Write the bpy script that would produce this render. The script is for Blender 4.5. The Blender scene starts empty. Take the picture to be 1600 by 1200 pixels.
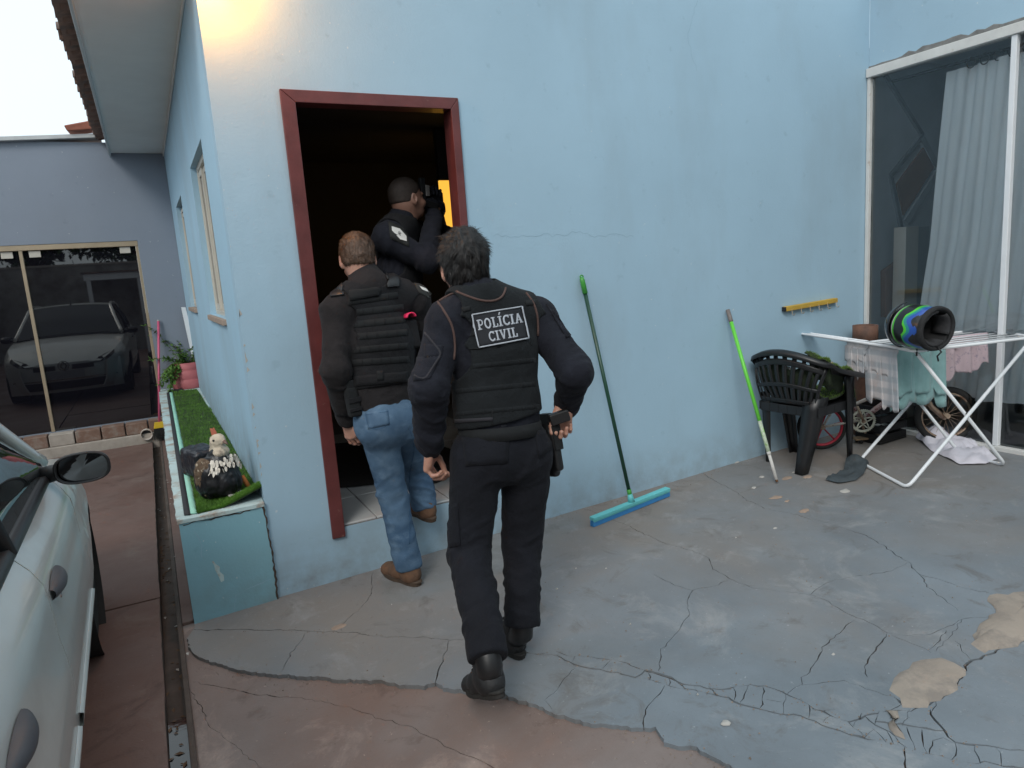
import bpy, bmesh, math, random
import numpy as np
from mathutils import Vector, Matrix
from mathutils.bvhtree import BVHTree
from mathutils.geometry import delaunay_2d_cdt
random.seed(7); RNG = np.random.default_rng(7)
scene = bpy.context.scene
COL = scene.collection
rad = math.radians

# ---------------------------------------------------------------- camera
CAM = np.array([-0.37625, -3.5, 1.54])
def cam_axes(yaw, pit, rol):
    cy, sy, cp, sp = math.cos(yaw), math.sin(yaw), math.cos(pit), math.sin(pit)
    F = np.array([sy*cp, cy*cp, -sp]); Rt = np.array([cy, -sy, 0.0]); U = np.cross(Rt, F)
    c, s = math.cos(rol), math.sin(rol)
    return np.array([c*Rt + s*U, -s*Rt + c*U, F])
AX = cam_axes(0.47373217, 0.16709701, -0.07054919)
FPX = 1079.73                       # focal length in pixels of the 1600 px wide photograph
cam_data = bpy.data.cameras.new('camera'); cam = bpy.data.objects.new('camera', cam_data); COL.objects.link(cam)
cam_data.sensor_width = 36.0; cam_data.lens = 36.0*FPX/1600.0; cam_data.clip_start = 0.05; cam_data.clip_end = 500
m = Matrix.Identity(4)
for i in range(3):
    m[i][0], m[i][1], m[i][2], m[i][3] = AX[0][i], AX[1][i], -AX[2][i], CAM[i]
cam.matrix_world = m
scene.camera = cam

# ---------------------------------------------------------------- sky, sun, exposure
world = bpy.data.worlds.new('World'); scene.world = world; world.use_nodes = True
wn = world.node_tree.nodes; wl = world.node_tree.links
sky = wn.new('ShaderNodeTexSky'); sky.sky_type = 'NISHITA'; sky.sun_disc = False
SUN_EL, SUN_ROT = rad(40), rad(222)
sky.sun_elevation = SUN_EL; sky.sun_rotation = SUN_ROT
sky.air_density = 1.0; sky.dust_density = 4.0; sky.ozone_density = 2.0
bg = wn['Background']; bg.inputs['Strength'].default_value = 0.098
# overcast: an even cloud layer veils most of the blue
cl = wn.new('ShaderNodeTexNoise'); cl.inputs['Scale'].default_value = 2.2; cl.inputs['Detail'].default_value = 5
cr_ = wn.new('ShaderNodeValToRGB'); cr_.color_ramp.elements[0].color = (7.6, 9.0, 9.9, 1); cr_.color_ramp.elements[1].color = (9.0, 10.2, 10.7, 1)
wl.new(cl.outputs['Fac'], cr_.inputs['Fac'])
cm = wn.new('ShaderNodeMix'); cm.data_type = 'RGBA'; cm.inputs[0].default_value = 0.86
wl.new(sky.outputs['Color'], cm.inputs[6]); wl.new(cr_.outputs['Color'], cm.inputs[7]); wl.new(cm.outputs[2], bg.inputs['Color'])
sun_d = bpy.data.lights.new('sun', 'SUN'); sun = bpy.data.objects.new('sun', sun_d); COL.objects.link(sun)
sun_d.energy = 0.95; sun_d.angle = rad(22); sun_d.color = (1.0, 0.96, 0.9)
# sun_rotation turns clockwise from +Y
sdir = Vector((math.sin(SUN_ROT)*math.cos(SUN_EL), math.cos(SUN_ROT)*math.cos(SUN_EL), math.sin(SUN_EL)))
sun.rotation_euler = (-sdir).to_track_quat('-Z', 'Y').to_euler()
vs = scene.view_settings
vs.view_transform = 'Standard'; vs.look = 'None'; vs.gamma = 1.0; vs.use_curve_mapping = False
vs.exposure = 0.42
scene.cycles.max_bounces = 8; scene.cycles.transparent_max_bounces = 12

# ---------------------------------------------------------------- photo rays onto real planes
def ray(x, y):
    return AX.T @ np.array([(x-800)/FPX, -(y-600)/FPX, 1.0])
def onY(x, y, Y):
    d = ray(x, y); return CAM + d*(Y-CAM[1])/d[1]
def onX(x, y, X):
    d = ray(x, y); return CAM + d*(X-CAM[0])/d[0]
def onZ(x, y, Z):
    d = ray(x, y); return CAM + d*(Z-CAM[2])/d[2]
GA, GB = -0.03, 0.03
def gz(x): return GA + GB*min(max(x, -0.4), 6.0)
def onG(x, y):                       # the yard tilts gently up to the right
    d = ray(x, y); t = (GA + GB*CAM[0] - CAM[2])/(d[2] - GB*d[0]); return CAM + t*d

# ---------------------------------------------------------------- objects
def tag(o, label=None, cat=None, group=None, kind=None):
    if label: o['label'] = label
    if cat: o['category'] = cat
    if group: o['group'] = group
    if kind: o['kind'] = kind
    return o
def thing(name, label, cat, loc=(0, 0, 0), group=None):
    o = bpy.data.objects.new(name, None); COL.objects.link(o); o.location = loc
    o.empty_display_size = 0.1
    return tag(o, label, cat, group)
def base_of(o):
    v = Vector((0, 0, 0))
    while o is not None:
        v += Vector(o.location); o = o.parent
    return v
def link_mesh(name, me, parent=None, loc=None):
    o = bpy.data.objects.new(name, me); COL.objects.link(o)
    if parent is not None: o.parent = parent
    if loc is not None: o.location = loc
    return o
def copy_tree(o, parent=None):
    c = o.copy(); COL.objects.link(c); c.parent = parent
    for ch in list(o.children): copy_tree(ch, c)
    return c

def V(*a): return np.array(a, float)
def unit(v): v = np.asarray(v, float); return v/max(np.linalg.norm(v), 1e-9)
def frame(d, up=(0, 0, 1)):
    d = unit(d); up = np.asarray(up, float)
    if abs(d @ up) > 0.98: up = V(1, 0, 0) if abs(d[0]) < .9 else V(0, 1, 0)
    s = unit(np.cross(d, up)); return s, np.cross(s, d), d   # side, up, along

class MB:
    """collects shapes in world coordinates, links them as ONE mesh object"""
    def __init__(s): s.v = []; s.f = []; s.mi = []; s.sm = []; s.cur = 0; s.smooth = False
    def add(s, vs_, fs_):
        n = len(s.v); s.v.extend([tuple(map(float, p)) for p in vs_])
        for f in fs_: s.f.append(tuple(n+i for i in f)); s.mi.append(s.cur); s.sm.append(s.smooth)
        return s
    def box(s, lo, hi):
        x0, y0, z0 = lo; x1, y1, z1 = hi
        return s.add([(x0,y0,z0),(x1,y0,z0),(x1,y1,z0),(x0,y1,z0),(x0,y0,z1),(x1,y0,z1),(x1,y1,z1),(x0,y1,z1)],
                     [(0,3,2,1),(4,5,6,7),(0,1,5,4),(1,2,6,5),(2,3,7,6),(3,0,4,7)])
    def obox(s, c, ax, h):           # centre, three unit axes, half sizes
        c = np.asarray(c, float); a = [np.asarray(q, float) for q in ax]
        P = [c + sx*h[0]*a[0] + sy*h[1]*a[1] + sz*h[2]*a[2] for sz in (-1, 1) for sx, sy in ((-1,-1),(1,-1),(1,1),(-1,1))]
        return s.add(P, [(0,3,2,1),(4,5,6,7),(0,1,5,4),(1,2,6,5),(2,3,7,6),(3,0,4,7)])
    def bar(s, a, b, w, t, up=(0, 0, 1)):
        a, b = np.asarray(a, float), np.asarray(b, float); sd, u, d = frame(b-a, up)
        return s.obox((a+b)/2, (sd, u, d), (w/2, t/2, np.linalg.norm(b-a)/2))
    def tube(s, pts, r, n=10, closed=False, caps=True):
        P = [np.asarray(p, float) for p in pts]; m_ = len(P)
        R = r if hasattr(r, '__len__') else [r]*m_
        sm0 = s.smooth; s.smooth = True
        vs_ = []; up = None
        for i in range(m_):
            if closed: d = P[(i+1) % m_] - P[i-1]
            else: d = P[min(i+1, m_-1)] - P[max(i-1, 0)]
            d = unit(d)
            if up is None:
                sd, up, _ = frame(d)
            up = unit(up - d*(up @ d)); sd = np.cross(d, up)
            for k in range(n):
                a = 2*math.pi*k/n; vs_.append(P[i] + R[i]*(math.cos(a)*sd + math.sin(a)*up))
        fs_ = []
        for i in range(m_ if closed else m_-1):
            j = (i+1) % m_
            for k in range(n): l = (k+1) % n; fs_.append((i*n+k, i*n+l, j*n+l, j*n+k))
        s.add(vs_, fs_); s.smooth = False
        if caps and not closed:
            b = len(s.v) - m_*n
            s.f.append(tuple(b+k for k in range(n-1, -1, -1))); s.mi.append(s.cur); s.sm.append(False)
            s.f.append(tuple(b+(m_-1)*n+k for k in range(n))); s.mi.append(s.cur); s.sm.append(False)
        s.smooth = sm0
        return s
    def lathe(s, c, axis, prof, n=24, up=(0, 0, 1), sq=1.0, arc=2*math.pi):   # prof: (radius, height along axis)
        c = np.asarray(c, float); sd, u, d = frame(axis, up); sm0 = s.smooth; s.smooth = True
        full = abs(arc-2*math.pi) < 1e-6; nn = n if full else n+1
        vs_ = []
        for r, h in prof:
            for k in range(nn):
                a = arc*k/n; vs_.append(c + d*h + r*(math.cos(a)*sd + sq*math.sin(a)*u))
        fs_ = []
        for i in range(len(prof)-1):
            for k in range(n): l = (k+1) % nn; fs_.append((i*nn+k, i*nn+l, (i+1)*nn+l, (i+1)*nn+k))
        s.add(vs_, fs_); s.smooth = sm0
        return s
    def prism(s, poly, z0, z1):
        n = len(poly); s.add([(p[0], p[1], z0) for p in poly] + [(p[0], p[1], z1) for p in poly],
            [tuple(range(n-1, -1, -1)), tuple(range(n, 2*n))] + [(i, (i+1) % n, n+(i+1) % n, n+i) for i in range(n)])
        return s
    def slabpoly(s, P, nrm, t):      # planar polygon with thickness t along nrm
        P = [np.asarray(p, float) for p in P]; nrm = unit(nrm); n = len(P)
        s.add(P + [p + nrm*t for p in P], [tuple(range(n-1, -1, -1)), tuple(range(n, 2*n))] + [(i, (i+1) % n, n+(i+1) % n, n+i) for i in range(n)])
        return s
    def grid(s, G, flip=False, thick=0.0):  # G[i][j] -> points
        G = np.asarray(G, float); a, b = G.shape[:2]
        sm0 = s.smooth; s.smooth = True
        def F(o, fl):
            fs_ = []
            for i in range(a-1):
                for j in range(b-1):
                    q = (o+i*b+j, o+(i+1)*b+j, o+(i+1)*b+j+1, o+i*b+j+1); fs_.append(q[::-1] if fl else q)
            return fs_
        if thick == 0: s.add(G.reshape(-1, 3), F(0, flip))
        else:
            du = np.gradient(G, axis=0); dv = np.gradient(G, axis=1); N = np.cross(du, dv)
            N /= np.maximum(np.linalg.norm(N, axis=2, keepdims=True), 1e-9)
            G2 = G - N*thick; o = a*b
            fs_ = F(0, flip) + F(o, not flip)
            rim = [i*b for i in range(a)] + [(a-1)*b+j for j in range(1, b)] + [i*b+b-1 for i in range(a-2, -1, -1)] + [j for j in range(b-2, 0, -1)]
            for i in range(len(rim)):
                p, q = rim[i], rim[(i+1) % len(rim)]; fs_.append((p, q, o+q, o+p) if flip else (q, p, o+p, o+q))
            s.add(np.concatenate([G.reshape(-1, 3), G2.reshape(-1, 3)]), fs_)
        s.smooth = sm0
        return s
    def build(s, name, mats, parent=None, bevel=0.0, origin=None, seg=2):
        o_ = base_of(parent) if parent is not None else Vector(origin if origin is not None else (0, 0, 0))
        me = bpy.data.meshes.new(name)
        me.from_pydata([(p[0]-o_[0], p[1]-o_[1], p[2]-o_[2]) for p in s.v], [], s.f)
        mats = mats if isinstance(mats, (list, tuple)) else [mats]
        for q in mats: me.materials.append(q)
        me.polygons.foreach_set('material_index', s.mi); me.polygons.foreach_set('use_smooth', s.sm)
        me.update()
        o = link_mesh(name, me, parent)
        if parent is None and origin is not None: o.location = origin
        if bevel > 0:
            b = o.modifiers.new('bevel', 'BEVEL'); b.width = bevel; b.segments = seg; b.limit_method = 'ANGLE'; b.angle_limit = rad(40)
            b.harden_normals = False
        return o

def np_mesh(name, Vv, F, mats, parent=None, smooth=True, mi=None, origin=None):
    o_ = np.array(base_of(parent)) if parent is not None else (np.zeros(3) if origin is None else np.asarray(origin, float))
    me = bpy.data.meshes.new(name); Vv = np.asarray(Vv, float) - o_
    F = np.asarray(F)
    me.vertices.add(len(Vv)); me.vertices.foreach_set('co', Vv.ravel().astype(np.float32))
    k = F.shape[1]; me.loops.add(F.size); me.loops.foreach_set('vertex_index', F.ravel().astype(np.int32))
    me.polygons.add(len(F)); me.polygons.foreach_set('loop_start', np.arange(0, F.size, k, dtype=np.int32))
    try: me.polygons.foreach_set('loop_total', np.full(len(F), k, dtype=np.int32))
    except Exception: pass
    mats = mats if isinstance(mats, (list, tuple)) else [mats]
    for q in mats: me.materials.append(q)
    me.polygons.foreach_set('use_smooth', np.full(len(F), smooth))
    if mi is not None: me.polygons.foreach_set('material_index', np.asarray(mi, np.int32))
    me.update(calc_edges=True); me.validate()
    o = link_mesh(name, me, parent)
    if parent is None and origin is not None: o.location = origin
    return o

# ---------------------------------------------------------------- noise
def _hash(ix, iy, iz, seed):
    h = (ix.astype(np.int64)*374761393 + iy.astype(np.int64)*668265263 + iz.astype(np.int64)*2147483647 + seed*974634777) & 0xffffffff
    h = ((h ^ (h >> 13))*1274126177) & 0xffffffff; h = h ^ (h >> 16)
    return (h & 0xffff)/65535.0
def vnoise(P, seed=0):
    P = np.asarray(P, float); i = np.floor(P); f = P-i; f = f*f*(3-2*f); i = i.astype(np.int64); r = 0
    for dx in (0, 1):
        for dy in (0, 1):
            for dz in (0, 1):
                w = (f[:, 0] if dx else 1-f[:, 0])*(f[:, 1] if dy else 1-f[:, 1])*(f[:, 2] if dz else 1-f[:, 2])
                r = r + w*_hash(i[:, 0]+dx, i[:, 1]+dy, i[:, 2]+dz, seed)
    return r
def fbm(P, seed=0, o=3):
    P = np.asarray(P, float); r = 0; a = .5; t = 0
    for k in range(o): r = r + a*vnoise(P*(2**k), seed+k); t += a; a *= .5
    return r/t

# ---------------------------------------------------------------- materials
def nd(nt, t, **kw):
    n = nt.nodes.new(t)
    for k, v in kw.items():
        if hasattr(n, k): setattr(n, k, v)
    return n
def mk(name):
    mt = bpy.data.materials.new(name); mt.use_nodes = True
    nt = mt.node_tree; b = nt.nodes['Principled BSDF']
    tc = nd(nt, 'ShaderNodeTexCoord')
    return mt, nt, b, tc
def noise_fac(nt, tc, scale, lo=.35, hi=.65, detail=5, stretch=None, rough=.6, dist=0.0):
    n = nd(nt, 'ShaderNodeTexNoise'); n.inputs['Scale'].default_value = scale; n.inputs['Detail'].default_value = detail
    n.inputs['Roughness'].default_value = rough; n.inputs['Distortion'].default_value = dist
    if stretch is not None:
        mp = nd(nt, 'ShaderNodeMapping'); mp.inputs['Scale'].default_value = stretch
        nt.links.new(tc.outputs['Object'], mp.inputs['Vector']); nt.links.new(mp.outputs['Vector'], n.inputs['Vector'])
    else: nt.links.new(tc.outputs['Object'], n.inputs['Vector'])
    r = nd(nt, 'ShaderNodeMapRange'); r.inputs['From Min'].default_value = lo; r.inputs['From Max'].default_value = hi
    nt.links.new(n.outputs['Fac'], r.inputs['Value'])
    return r.outputs['Result']
def mix(nt, fac, a, b, mode='MIX'):
    n = nd(nt, 'ShaderNodeMix', data_type='RGBA', blend_type=mode)
    if hasattr(fac, 'is_linked') or hasattr(fac, 'node'): nt.links.new(fac, n.inputs[0])
    else: n.inputs[0].default_value = fac
    for q, i in ((a, 6), (b, 7)):
        if hasattr(q, 'node'): nt.links.new(q, n.inputs[i])
        else: n.inputs[i].default_value = (*q, 1)
    return n.outputs[2]
def math_(nt, op, a, b=None, clamp=False):
    n = nd(nt, 'ShaderNodeMath', operation=op); n.use_clamp = clamp
    for q, i in ((a, 0), (b, 1)):
        if q is None: continue
        if hasattr(q, 'node'): nt.links.new(q, n.inputs[i])
        else: n.inputs[i].default_value = q
    return n.outputs[0]
def bump_(nt, b, h, strength=.2, dist=.01):
    n = nd(nt, 'ShaderNodeBump'); n.inputs['Strength'].default_value = strength; n.inputs['Distance'].default_value = dist
    nt.links.new(h, n.inputs['Height']); nt.links.new(n.outputs['Normal'], b.inputs['Normal']); return n
def mat(name, col, rough=.6, var=.12, scale=6, bump=.15, bscale=80, metal=0, col2=None, c2=(.45, .62), c2scale=5, coat=0, spec=.5, sheen=0, stretch=None, bdist=.004):
    mt, nt, b, tc = mk(name)
    lo = tuple(c*(1-var) for c in col); hi = tuple(min(c*(1+var), 1) for c in col)
    c = mix(nt, noise_fac(nt, tc, scale, .3, .7, stretch=stretch), lo, hi)
    if col2 is not None: c = mix(nt, noise_fac(nt, tc, c2scale, *c2, detail=8, rough=.7), c, col2)
    nt.links.new(c, b.inputs['Base Color'])
    b.inputs['Roughness'].default_value = rough; b.inputs['Metallic'].default_value = metal
    b.inputs['Coat Weight'].default_value = coat; b.inputs['Specular IOR Level'].default_value = spec
    if sheen: b.inputs['Sheen Weight'].default_value = sheen; b.inputs['Sheen Roughness'].default_value = .6
    if bump: bump_(nt, b, noise_fac(nt, tc, bscale, 0, 1, detail=4), bump, bdist)
    return mt
def cloth(name, col, weave=900, fold=.25, rough=.9, sheen=.02, var=.18, col2=None):
    mt, nt, b, tc = mk(name)
    c = mix(nt, noise_fac(nt, tc, 7, .3, .7), tuple(q*(1-var) for q in col), tuple(q*(1+var) for q in col))
    if col2 is not None: c = mix(nt, noise_fac(nt, tc, 9, .5, .75), c, col2)
    c = mix(nt, math_(nt, 'MULTIPLY', noise_fac(nt, tc, 300, .45, .75), .35), c, tuple(min(q*1.8+.002, 1) for q in col))
    nt.links.new(c, b.inputs['Base Color']); b.inputs['Roughness'].default_value = rough
    b.inputs['Sheen Weight'].default_value = sheen; b.inputs['Sheen Roughness'].default_value = .5; b.inputs['Specular IOR Level'].default_value = .25
    h = math_(nt, 'ADD', math_(nt, 'MULTIPLY', noise_fac(nt, tc, weave*.4, 0, 1, detail=2), .25), math_(nt, 'ADD', noise_fac(nt, tc, 22, 0, 1, detail=4, dist=1.2), math_(nt, 'MULTIPLY', noise_fac(nt, tc, 60, 0, 1, detail=3, dist=.8), .4)))
    bump_(nt, b, h, fold*2.2, .009)
    return mt
def emit(name, col, s):
    mt, nt, b, tc = mk(name); b.inputs['Base Color'].default_value = (*col, 1); b.inputs['Emission Color'].default_value = (*col, 1); b.inputs['Emission Strength'].default_value = s
    return mt
# ---------------------------------------------------------------- materials of the place
def wall_paint(name, col, grime=(.23, .26, .27), low=.35, base=0.0):
    mt, nt, b, tc = mk(name)
    c = mix(nt, noise_fac(nt, tc, 1.1, .25, .75, detail=6), tuple(q*.93 for q in col), tuple(q*1.05 for q in col))
    c = mix(nt, math_(nt, 'MULTIPLY', noise_fac(nt, tc, 1.6, .50, .8, detail=8, stretch=(1, 1, .35)), .30), c, grime)          # runs
    c = mix(nt, math_(nt, 'MULTIPLY', noise_fac(nt, tc, 11, .62, .72, detail=7), .4), c, tuple(q*.72 for q in col))      # scuffs
    c = mix(nt, math_(nt, 'MULTIPLY', noise_fac(nt, tc, 30, .70, .74, detail=3), .7), c, (.62, .66, .66))                 # chips
    sp = nd(nt, 'ShaderNodeSeparateXYZ'); nt.links.new(tc.outputs['Object'], sp.inputs[0])
    r = nd(nt, 'ShaderNodeMapRange'); r.inputs['From Min'].default_value = base+low; r.inputs['From Max'].default_value = base
    nt.links.new(sp.outputs['Z'], r.inputs['Value'])
    splash = math_(nt, 'MULTIPLY', math_(nt, 'MULTIPLY', r.outputs['Result'], noise_fac(nt, tc, 9, .3, .75, detail=8)), .6, clamp=True)
    c = mix(nt, splash, c, (.17, .135, .105))                                                                           # soil splashed up
    nt.links.new(c, b.inputs['Base Color']); b.inputs['Roughness'].default_value = .62; b.inputs['Specular IOR Level'].default_value = .3
    h = math_(nt, 'ADD', math_(nt, 'MULTIPLY', noise_fac(nt, tc, 4, 0, 1, detail=3), 1.2), math_(nt, 'MULTIPLY', noise_fac(nt, tc, 70, 0, 1, detail=5), .5))
    bump_(nt, b, h, .28, .008)
    return mt
def concrete(name, paint, dirt, worn, dlo=.42, dhi=.6, wall_dirt=True):
    mt, nt, b, tc = mk(name)
    c = mix(nt, noise_fac(nt, tc, 2.2, .3, .7, detail=8), tuple(q*.82 for q in paint), tuple(q*1.14 for q in paint))
    d = noise_fac(nt, tc, .75, dlo, dhi, detail=9, rough=.62, dist=.4)
    if wall_dirt:                                        # soil gathers along the house wall (y = 0)
        sp = nd(nt, 'ShaderNodeSeparateXYZ'); nt.links.new(tc.outputs['Object'], sp.inputs[0])
        r = nd(nt, 'ShaderNodeMapRange'); r.inputs['From Min'].default_value = -1.5; r.inputs['From Max'].default_value = -.15
        nt.links.new(sp.outputs['Y'], r.inputs['Value'])
        d = math_(nt, 'ADD', math_(nt, 'MULTIPLY', d, .62), math_(nt, 'MULTIPLY', r.outputs['Result'], .62), clamp=True)
    c = mix(nt, math_(nt, 'MULTIPLY', d, .85), c, dirt)
    c = mix(nt, math_(nt, 'MULTIPLY', noise_fac(nt, tc, 2.6, .54, .70, detail=10, rough=.74, dist=.5), .6), c, worn)
    c = mix(nt, math_(nt, 'MULTIPLY', noise_fac(nt, tc, 4.2, .56, .68, detail=9, rough=.7, dist=.9), .55), c, tuple(q*.5 for q in dirt))
    c = mix(nt, math_(nt, 'MULTIPLY', noise_fac(nt, tc, 55, .67, .76, detail=4), .28), c, tuple(min(q*2, 1) for q in worn))
    c = mix(nt, math_(nt, 'MULTIPLY', noise_fac(nt, tc, 90, .62, .8, detail=5), .5), c, tuple(q*.4 for q in dirt))
    nt.links.new(c, b.inputs['Base Color'])
    rr = nd(nt, 'ShaderNodeMapRange'); rr.inputs['To Min'].default_value = .42; rr.inputs['To Max'].default_value = .85
    nt.links.new(noise_fac(nt, tc, 1.7, .3, .7, detail=7), rr.inputs['Value']); nt.links.new(rr.outputs['Result'], b.inputs['Roughness'])
    h = math_(nt, 'ADD', math_(nt, 'MULTIPLY', noise_fac(nt, tc, 6, 0, 1, detail=6), 1.0), math_(nt, 'MULTIPLY', noise_fac(nt, tc, 120, 0, 1, detail=5), .35))
    bump_(nt, b, h, .35, .008)
    return mt
def pane_glass(name, tint=(.86, .9, .92), refl=1.0):
    mt, nt, b, tc = mk(name)
    nt.nodes.remove(b); out = nt.nodes['Material Output']
    t = nd(nt, 'ShaderNodeBsdfTransparent'); t.inputs['Color'].default_value = (*tint, 1)
    g = nd(nt, 'ShaderNodeBsdfGlossy'); g.inputs['Roughness'].default_value = .015
    fr = nd(nt, 'ShaderNodeFresnel'); fr.inputs['IOR'].default_value = 1.5
    mx = nd(nt, 'ShaderNodeMixShader')
    nt.links.new(math_(nt, 'MULTIPLY', fr.outputs[0], refl), mx.inputs[0]); nt.links.new(t.outputs[0], mx.inputs[1]); nt.links.new(g.outputs[0], mx.inputs[2])
    nt.links.new(mx.outputs[0], out.inputs['Surface'])
    return mt
BLUE = (.35, .505, .615)
m_wall = wall_paint('blue_wall_paint', BLUE)
m_side = wall_paint('blue_side_paint', (.36, .54, .67), base=.5)
m_planter = wall_paint('planter_paint', (.23, .43, .50), grime=(.2, .22, .22), low=.5, base=-.1)
m_annex = wall_paint('grey_blue_paint', (.22, .255, .31), grime=(.2, .21, .22), base=0)
m_soffit = mat('soffit_paint', (.74, .75, .72), .6, .05, 2, .06, 60)
m_rim = mat('worn_rim', (.44, .56, .56), .8, .12, 5, .5, 60, col2=(.33, .27, .22), c2=(.5, .62), c2scale=7)
m_yard = concrete('yard_concrete', (.175, .20, .222), (.215, .185, .16), (.335, .335, .33), .46, .66)
m_low = concrete('lower_concrete', (.215, .175, .16), (.185, .115, .09), (.42, .32, .27), .42, .62, False)
m_drive = concrete('driveway_concrete', (.155, .10, .085), (.125, .066, .05), (.21, .165, .14), .38, .6, False)
m_dirt = mat('crack_dirt', (.060, .043, .033), .95, .3, 20, .6, 90)
m_patch = mat('cement_patch_fill', (.31, .26, .215), .9, .12, 6, .5, 70, col2=(.22, .19, .165), c2scale=7)
m_chip = mat('plaster_chip', (.42, .40, .37), .9, .1, 30, .3, 90)
m_peach = mat('peach_patch', (.32, .235, .18), .9, .15, 20, .4, 90)
m_maroon = mat('maroon_paint', (.12, .03, .029), .42, .22, 7, .25, 40, coat=.1, col2=(.20, .10, .085), c2=(.66, .72), c2scale=16)
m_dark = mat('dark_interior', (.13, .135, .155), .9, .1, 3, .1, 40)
m_tile = mat('white_tile', (.55, .56, .56), .18, .05, 5, .02, 20)
m_grout = mat('grout', (.18, .18, .18), .9)
m_rail = mat('painted_rail', (.62, .62, .60), .5, .08, 8, .1, 60, col2=(.42, .33, .27), c2=(.6, .72), c2scale=9)
m_white = mat('white_enamel', (.74, .76, .78), .35, .04, 10, .05, 50)
m_alu = mat('bronze_aluminium', (.42, .34, .24), .42, .08, 6, .05, 60, metal=.5)
m_winframe = mat('beige_frame', (.52, .49, .43), .45, .06, 6, .04, 60)
m_sill = mat('stone_sill', (.33, .25, .2), .7, .12, 20, .2, 90)
m_tileclay = mat('clay_tile', (.22, .135, .105), .9, .25, 9, .5, 60, col2=(.10, .085, .08), c2=(.45, .65), c2scale=6)
m_brick = mat('brick_clay', (.19, .115, .085), .9, .2, 9, .5, 70, col2=(.24, .20, .17), c2=(.5, .66), c2scale=9)
m_mortar = mat('mortar', (.36, .32, .28), .95, .15, 12, .6, 80)
m_mortardk = mat('grey_mortar', (.17, .17, .165), .95, .25, 20, .6, 80)
m_pvc = mat('dirty_pvc', (.50, .46, .42), .6, .15, 12, .1, 60, col2=(.3, .22, .17), c2scale=8)
m_black = mat('black_plastic', (.012, .012, .013), .42, .1, 8, .08, 200)
m_blackrub = mat('black_rubber', (.014, .014, .014), .8, .15, 20, .2, 120)
m_glass = pane_glass('clear_glass', (.93, .96, .97))
m_dglass, nt_, b_, tc_ = mk('dark_tinted_glass')
b_.inputs['Base Color'].default_value = (.006, .006, .009, 1); b_.inputs['Roughness'].default_value = .015; b_.inputs['Specular IOR Level'].default_value = 1.0
m_roomwall = mat('room_wall', (.50, .53, .57), .8, .1, 3, .05, 40)
m_brownpanel = mat('brown_panel', (.26, .13, .08), .6, .12, 5, .05, 40)
m_water, nt_, b_, tc_ = mk('gutter_water')
b_.inputs['Base Color'].default_value = (.02, .016, .014, 1); b_.inputs['Roughness'].default_value = .04; b_.inputs['Specular IOR Level'].default_value = .6
bump_(nt_, b_, noise_fac(nt_, tc_, 18, 0, 1, detail=2), .05, .004)
m_gut = mat('gutter_wall', (.075, .055, .045), .85, .3, 8, .5, 60)
# ================================================================ GROUND
def Z1(u, v): return (700+u/1.7778, 720+v/1.7778)
def resample(P, step):
    P = [np.asarray(p, float) for p in P]; out = [P[0]]
    for a, b in zip(P[:-1], P[1:]):
        n = max(1, int(np.linalg.norm(b-a)/step))
        for i in range(1, n+1): out.append(a+(b-a)*i/n)
    return np.array(out)
def jitter_line(P, step, amp, ends=True):
    Q = resample(P, step); n = len(Q)
    T = np.gradient(Q, axis=0); T /= np.maximum(np.linalg.norm(T, axis=1, keepdims=True), 1e-9)
    N = np.stack([-T[:, 1], T[:, 0]], 1)
    d = (RNG.random(n)-.5)*2*amp + np.interp(np.arange(n), np.arange(0, n+8, 4), (RNG.random(len(np.arange(0, n+8, 4)))-.5)*2.4*amp)
    if not ends: d[0] = d[-1] = 0
    return Q + N*d[:, None], N
def px2g(L, dz=0): return [onG(*p)[:2] for p in L]
def in_poly(pts, poly):
    x, y = pts[:, 0], pts[:, 1]; c = np.zeros(len(pts), bool); j = len(poly)-1
    for i in range(len(poly)):
        xi, yi = poly[i]; xj, yj = poly[j]
        c ^= ((yi > y) != (yj > y)) & (x < (xj-xi)*(y-yi)/((yj-yi) or 1e-12)+xi); j = i
    return c
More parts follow.
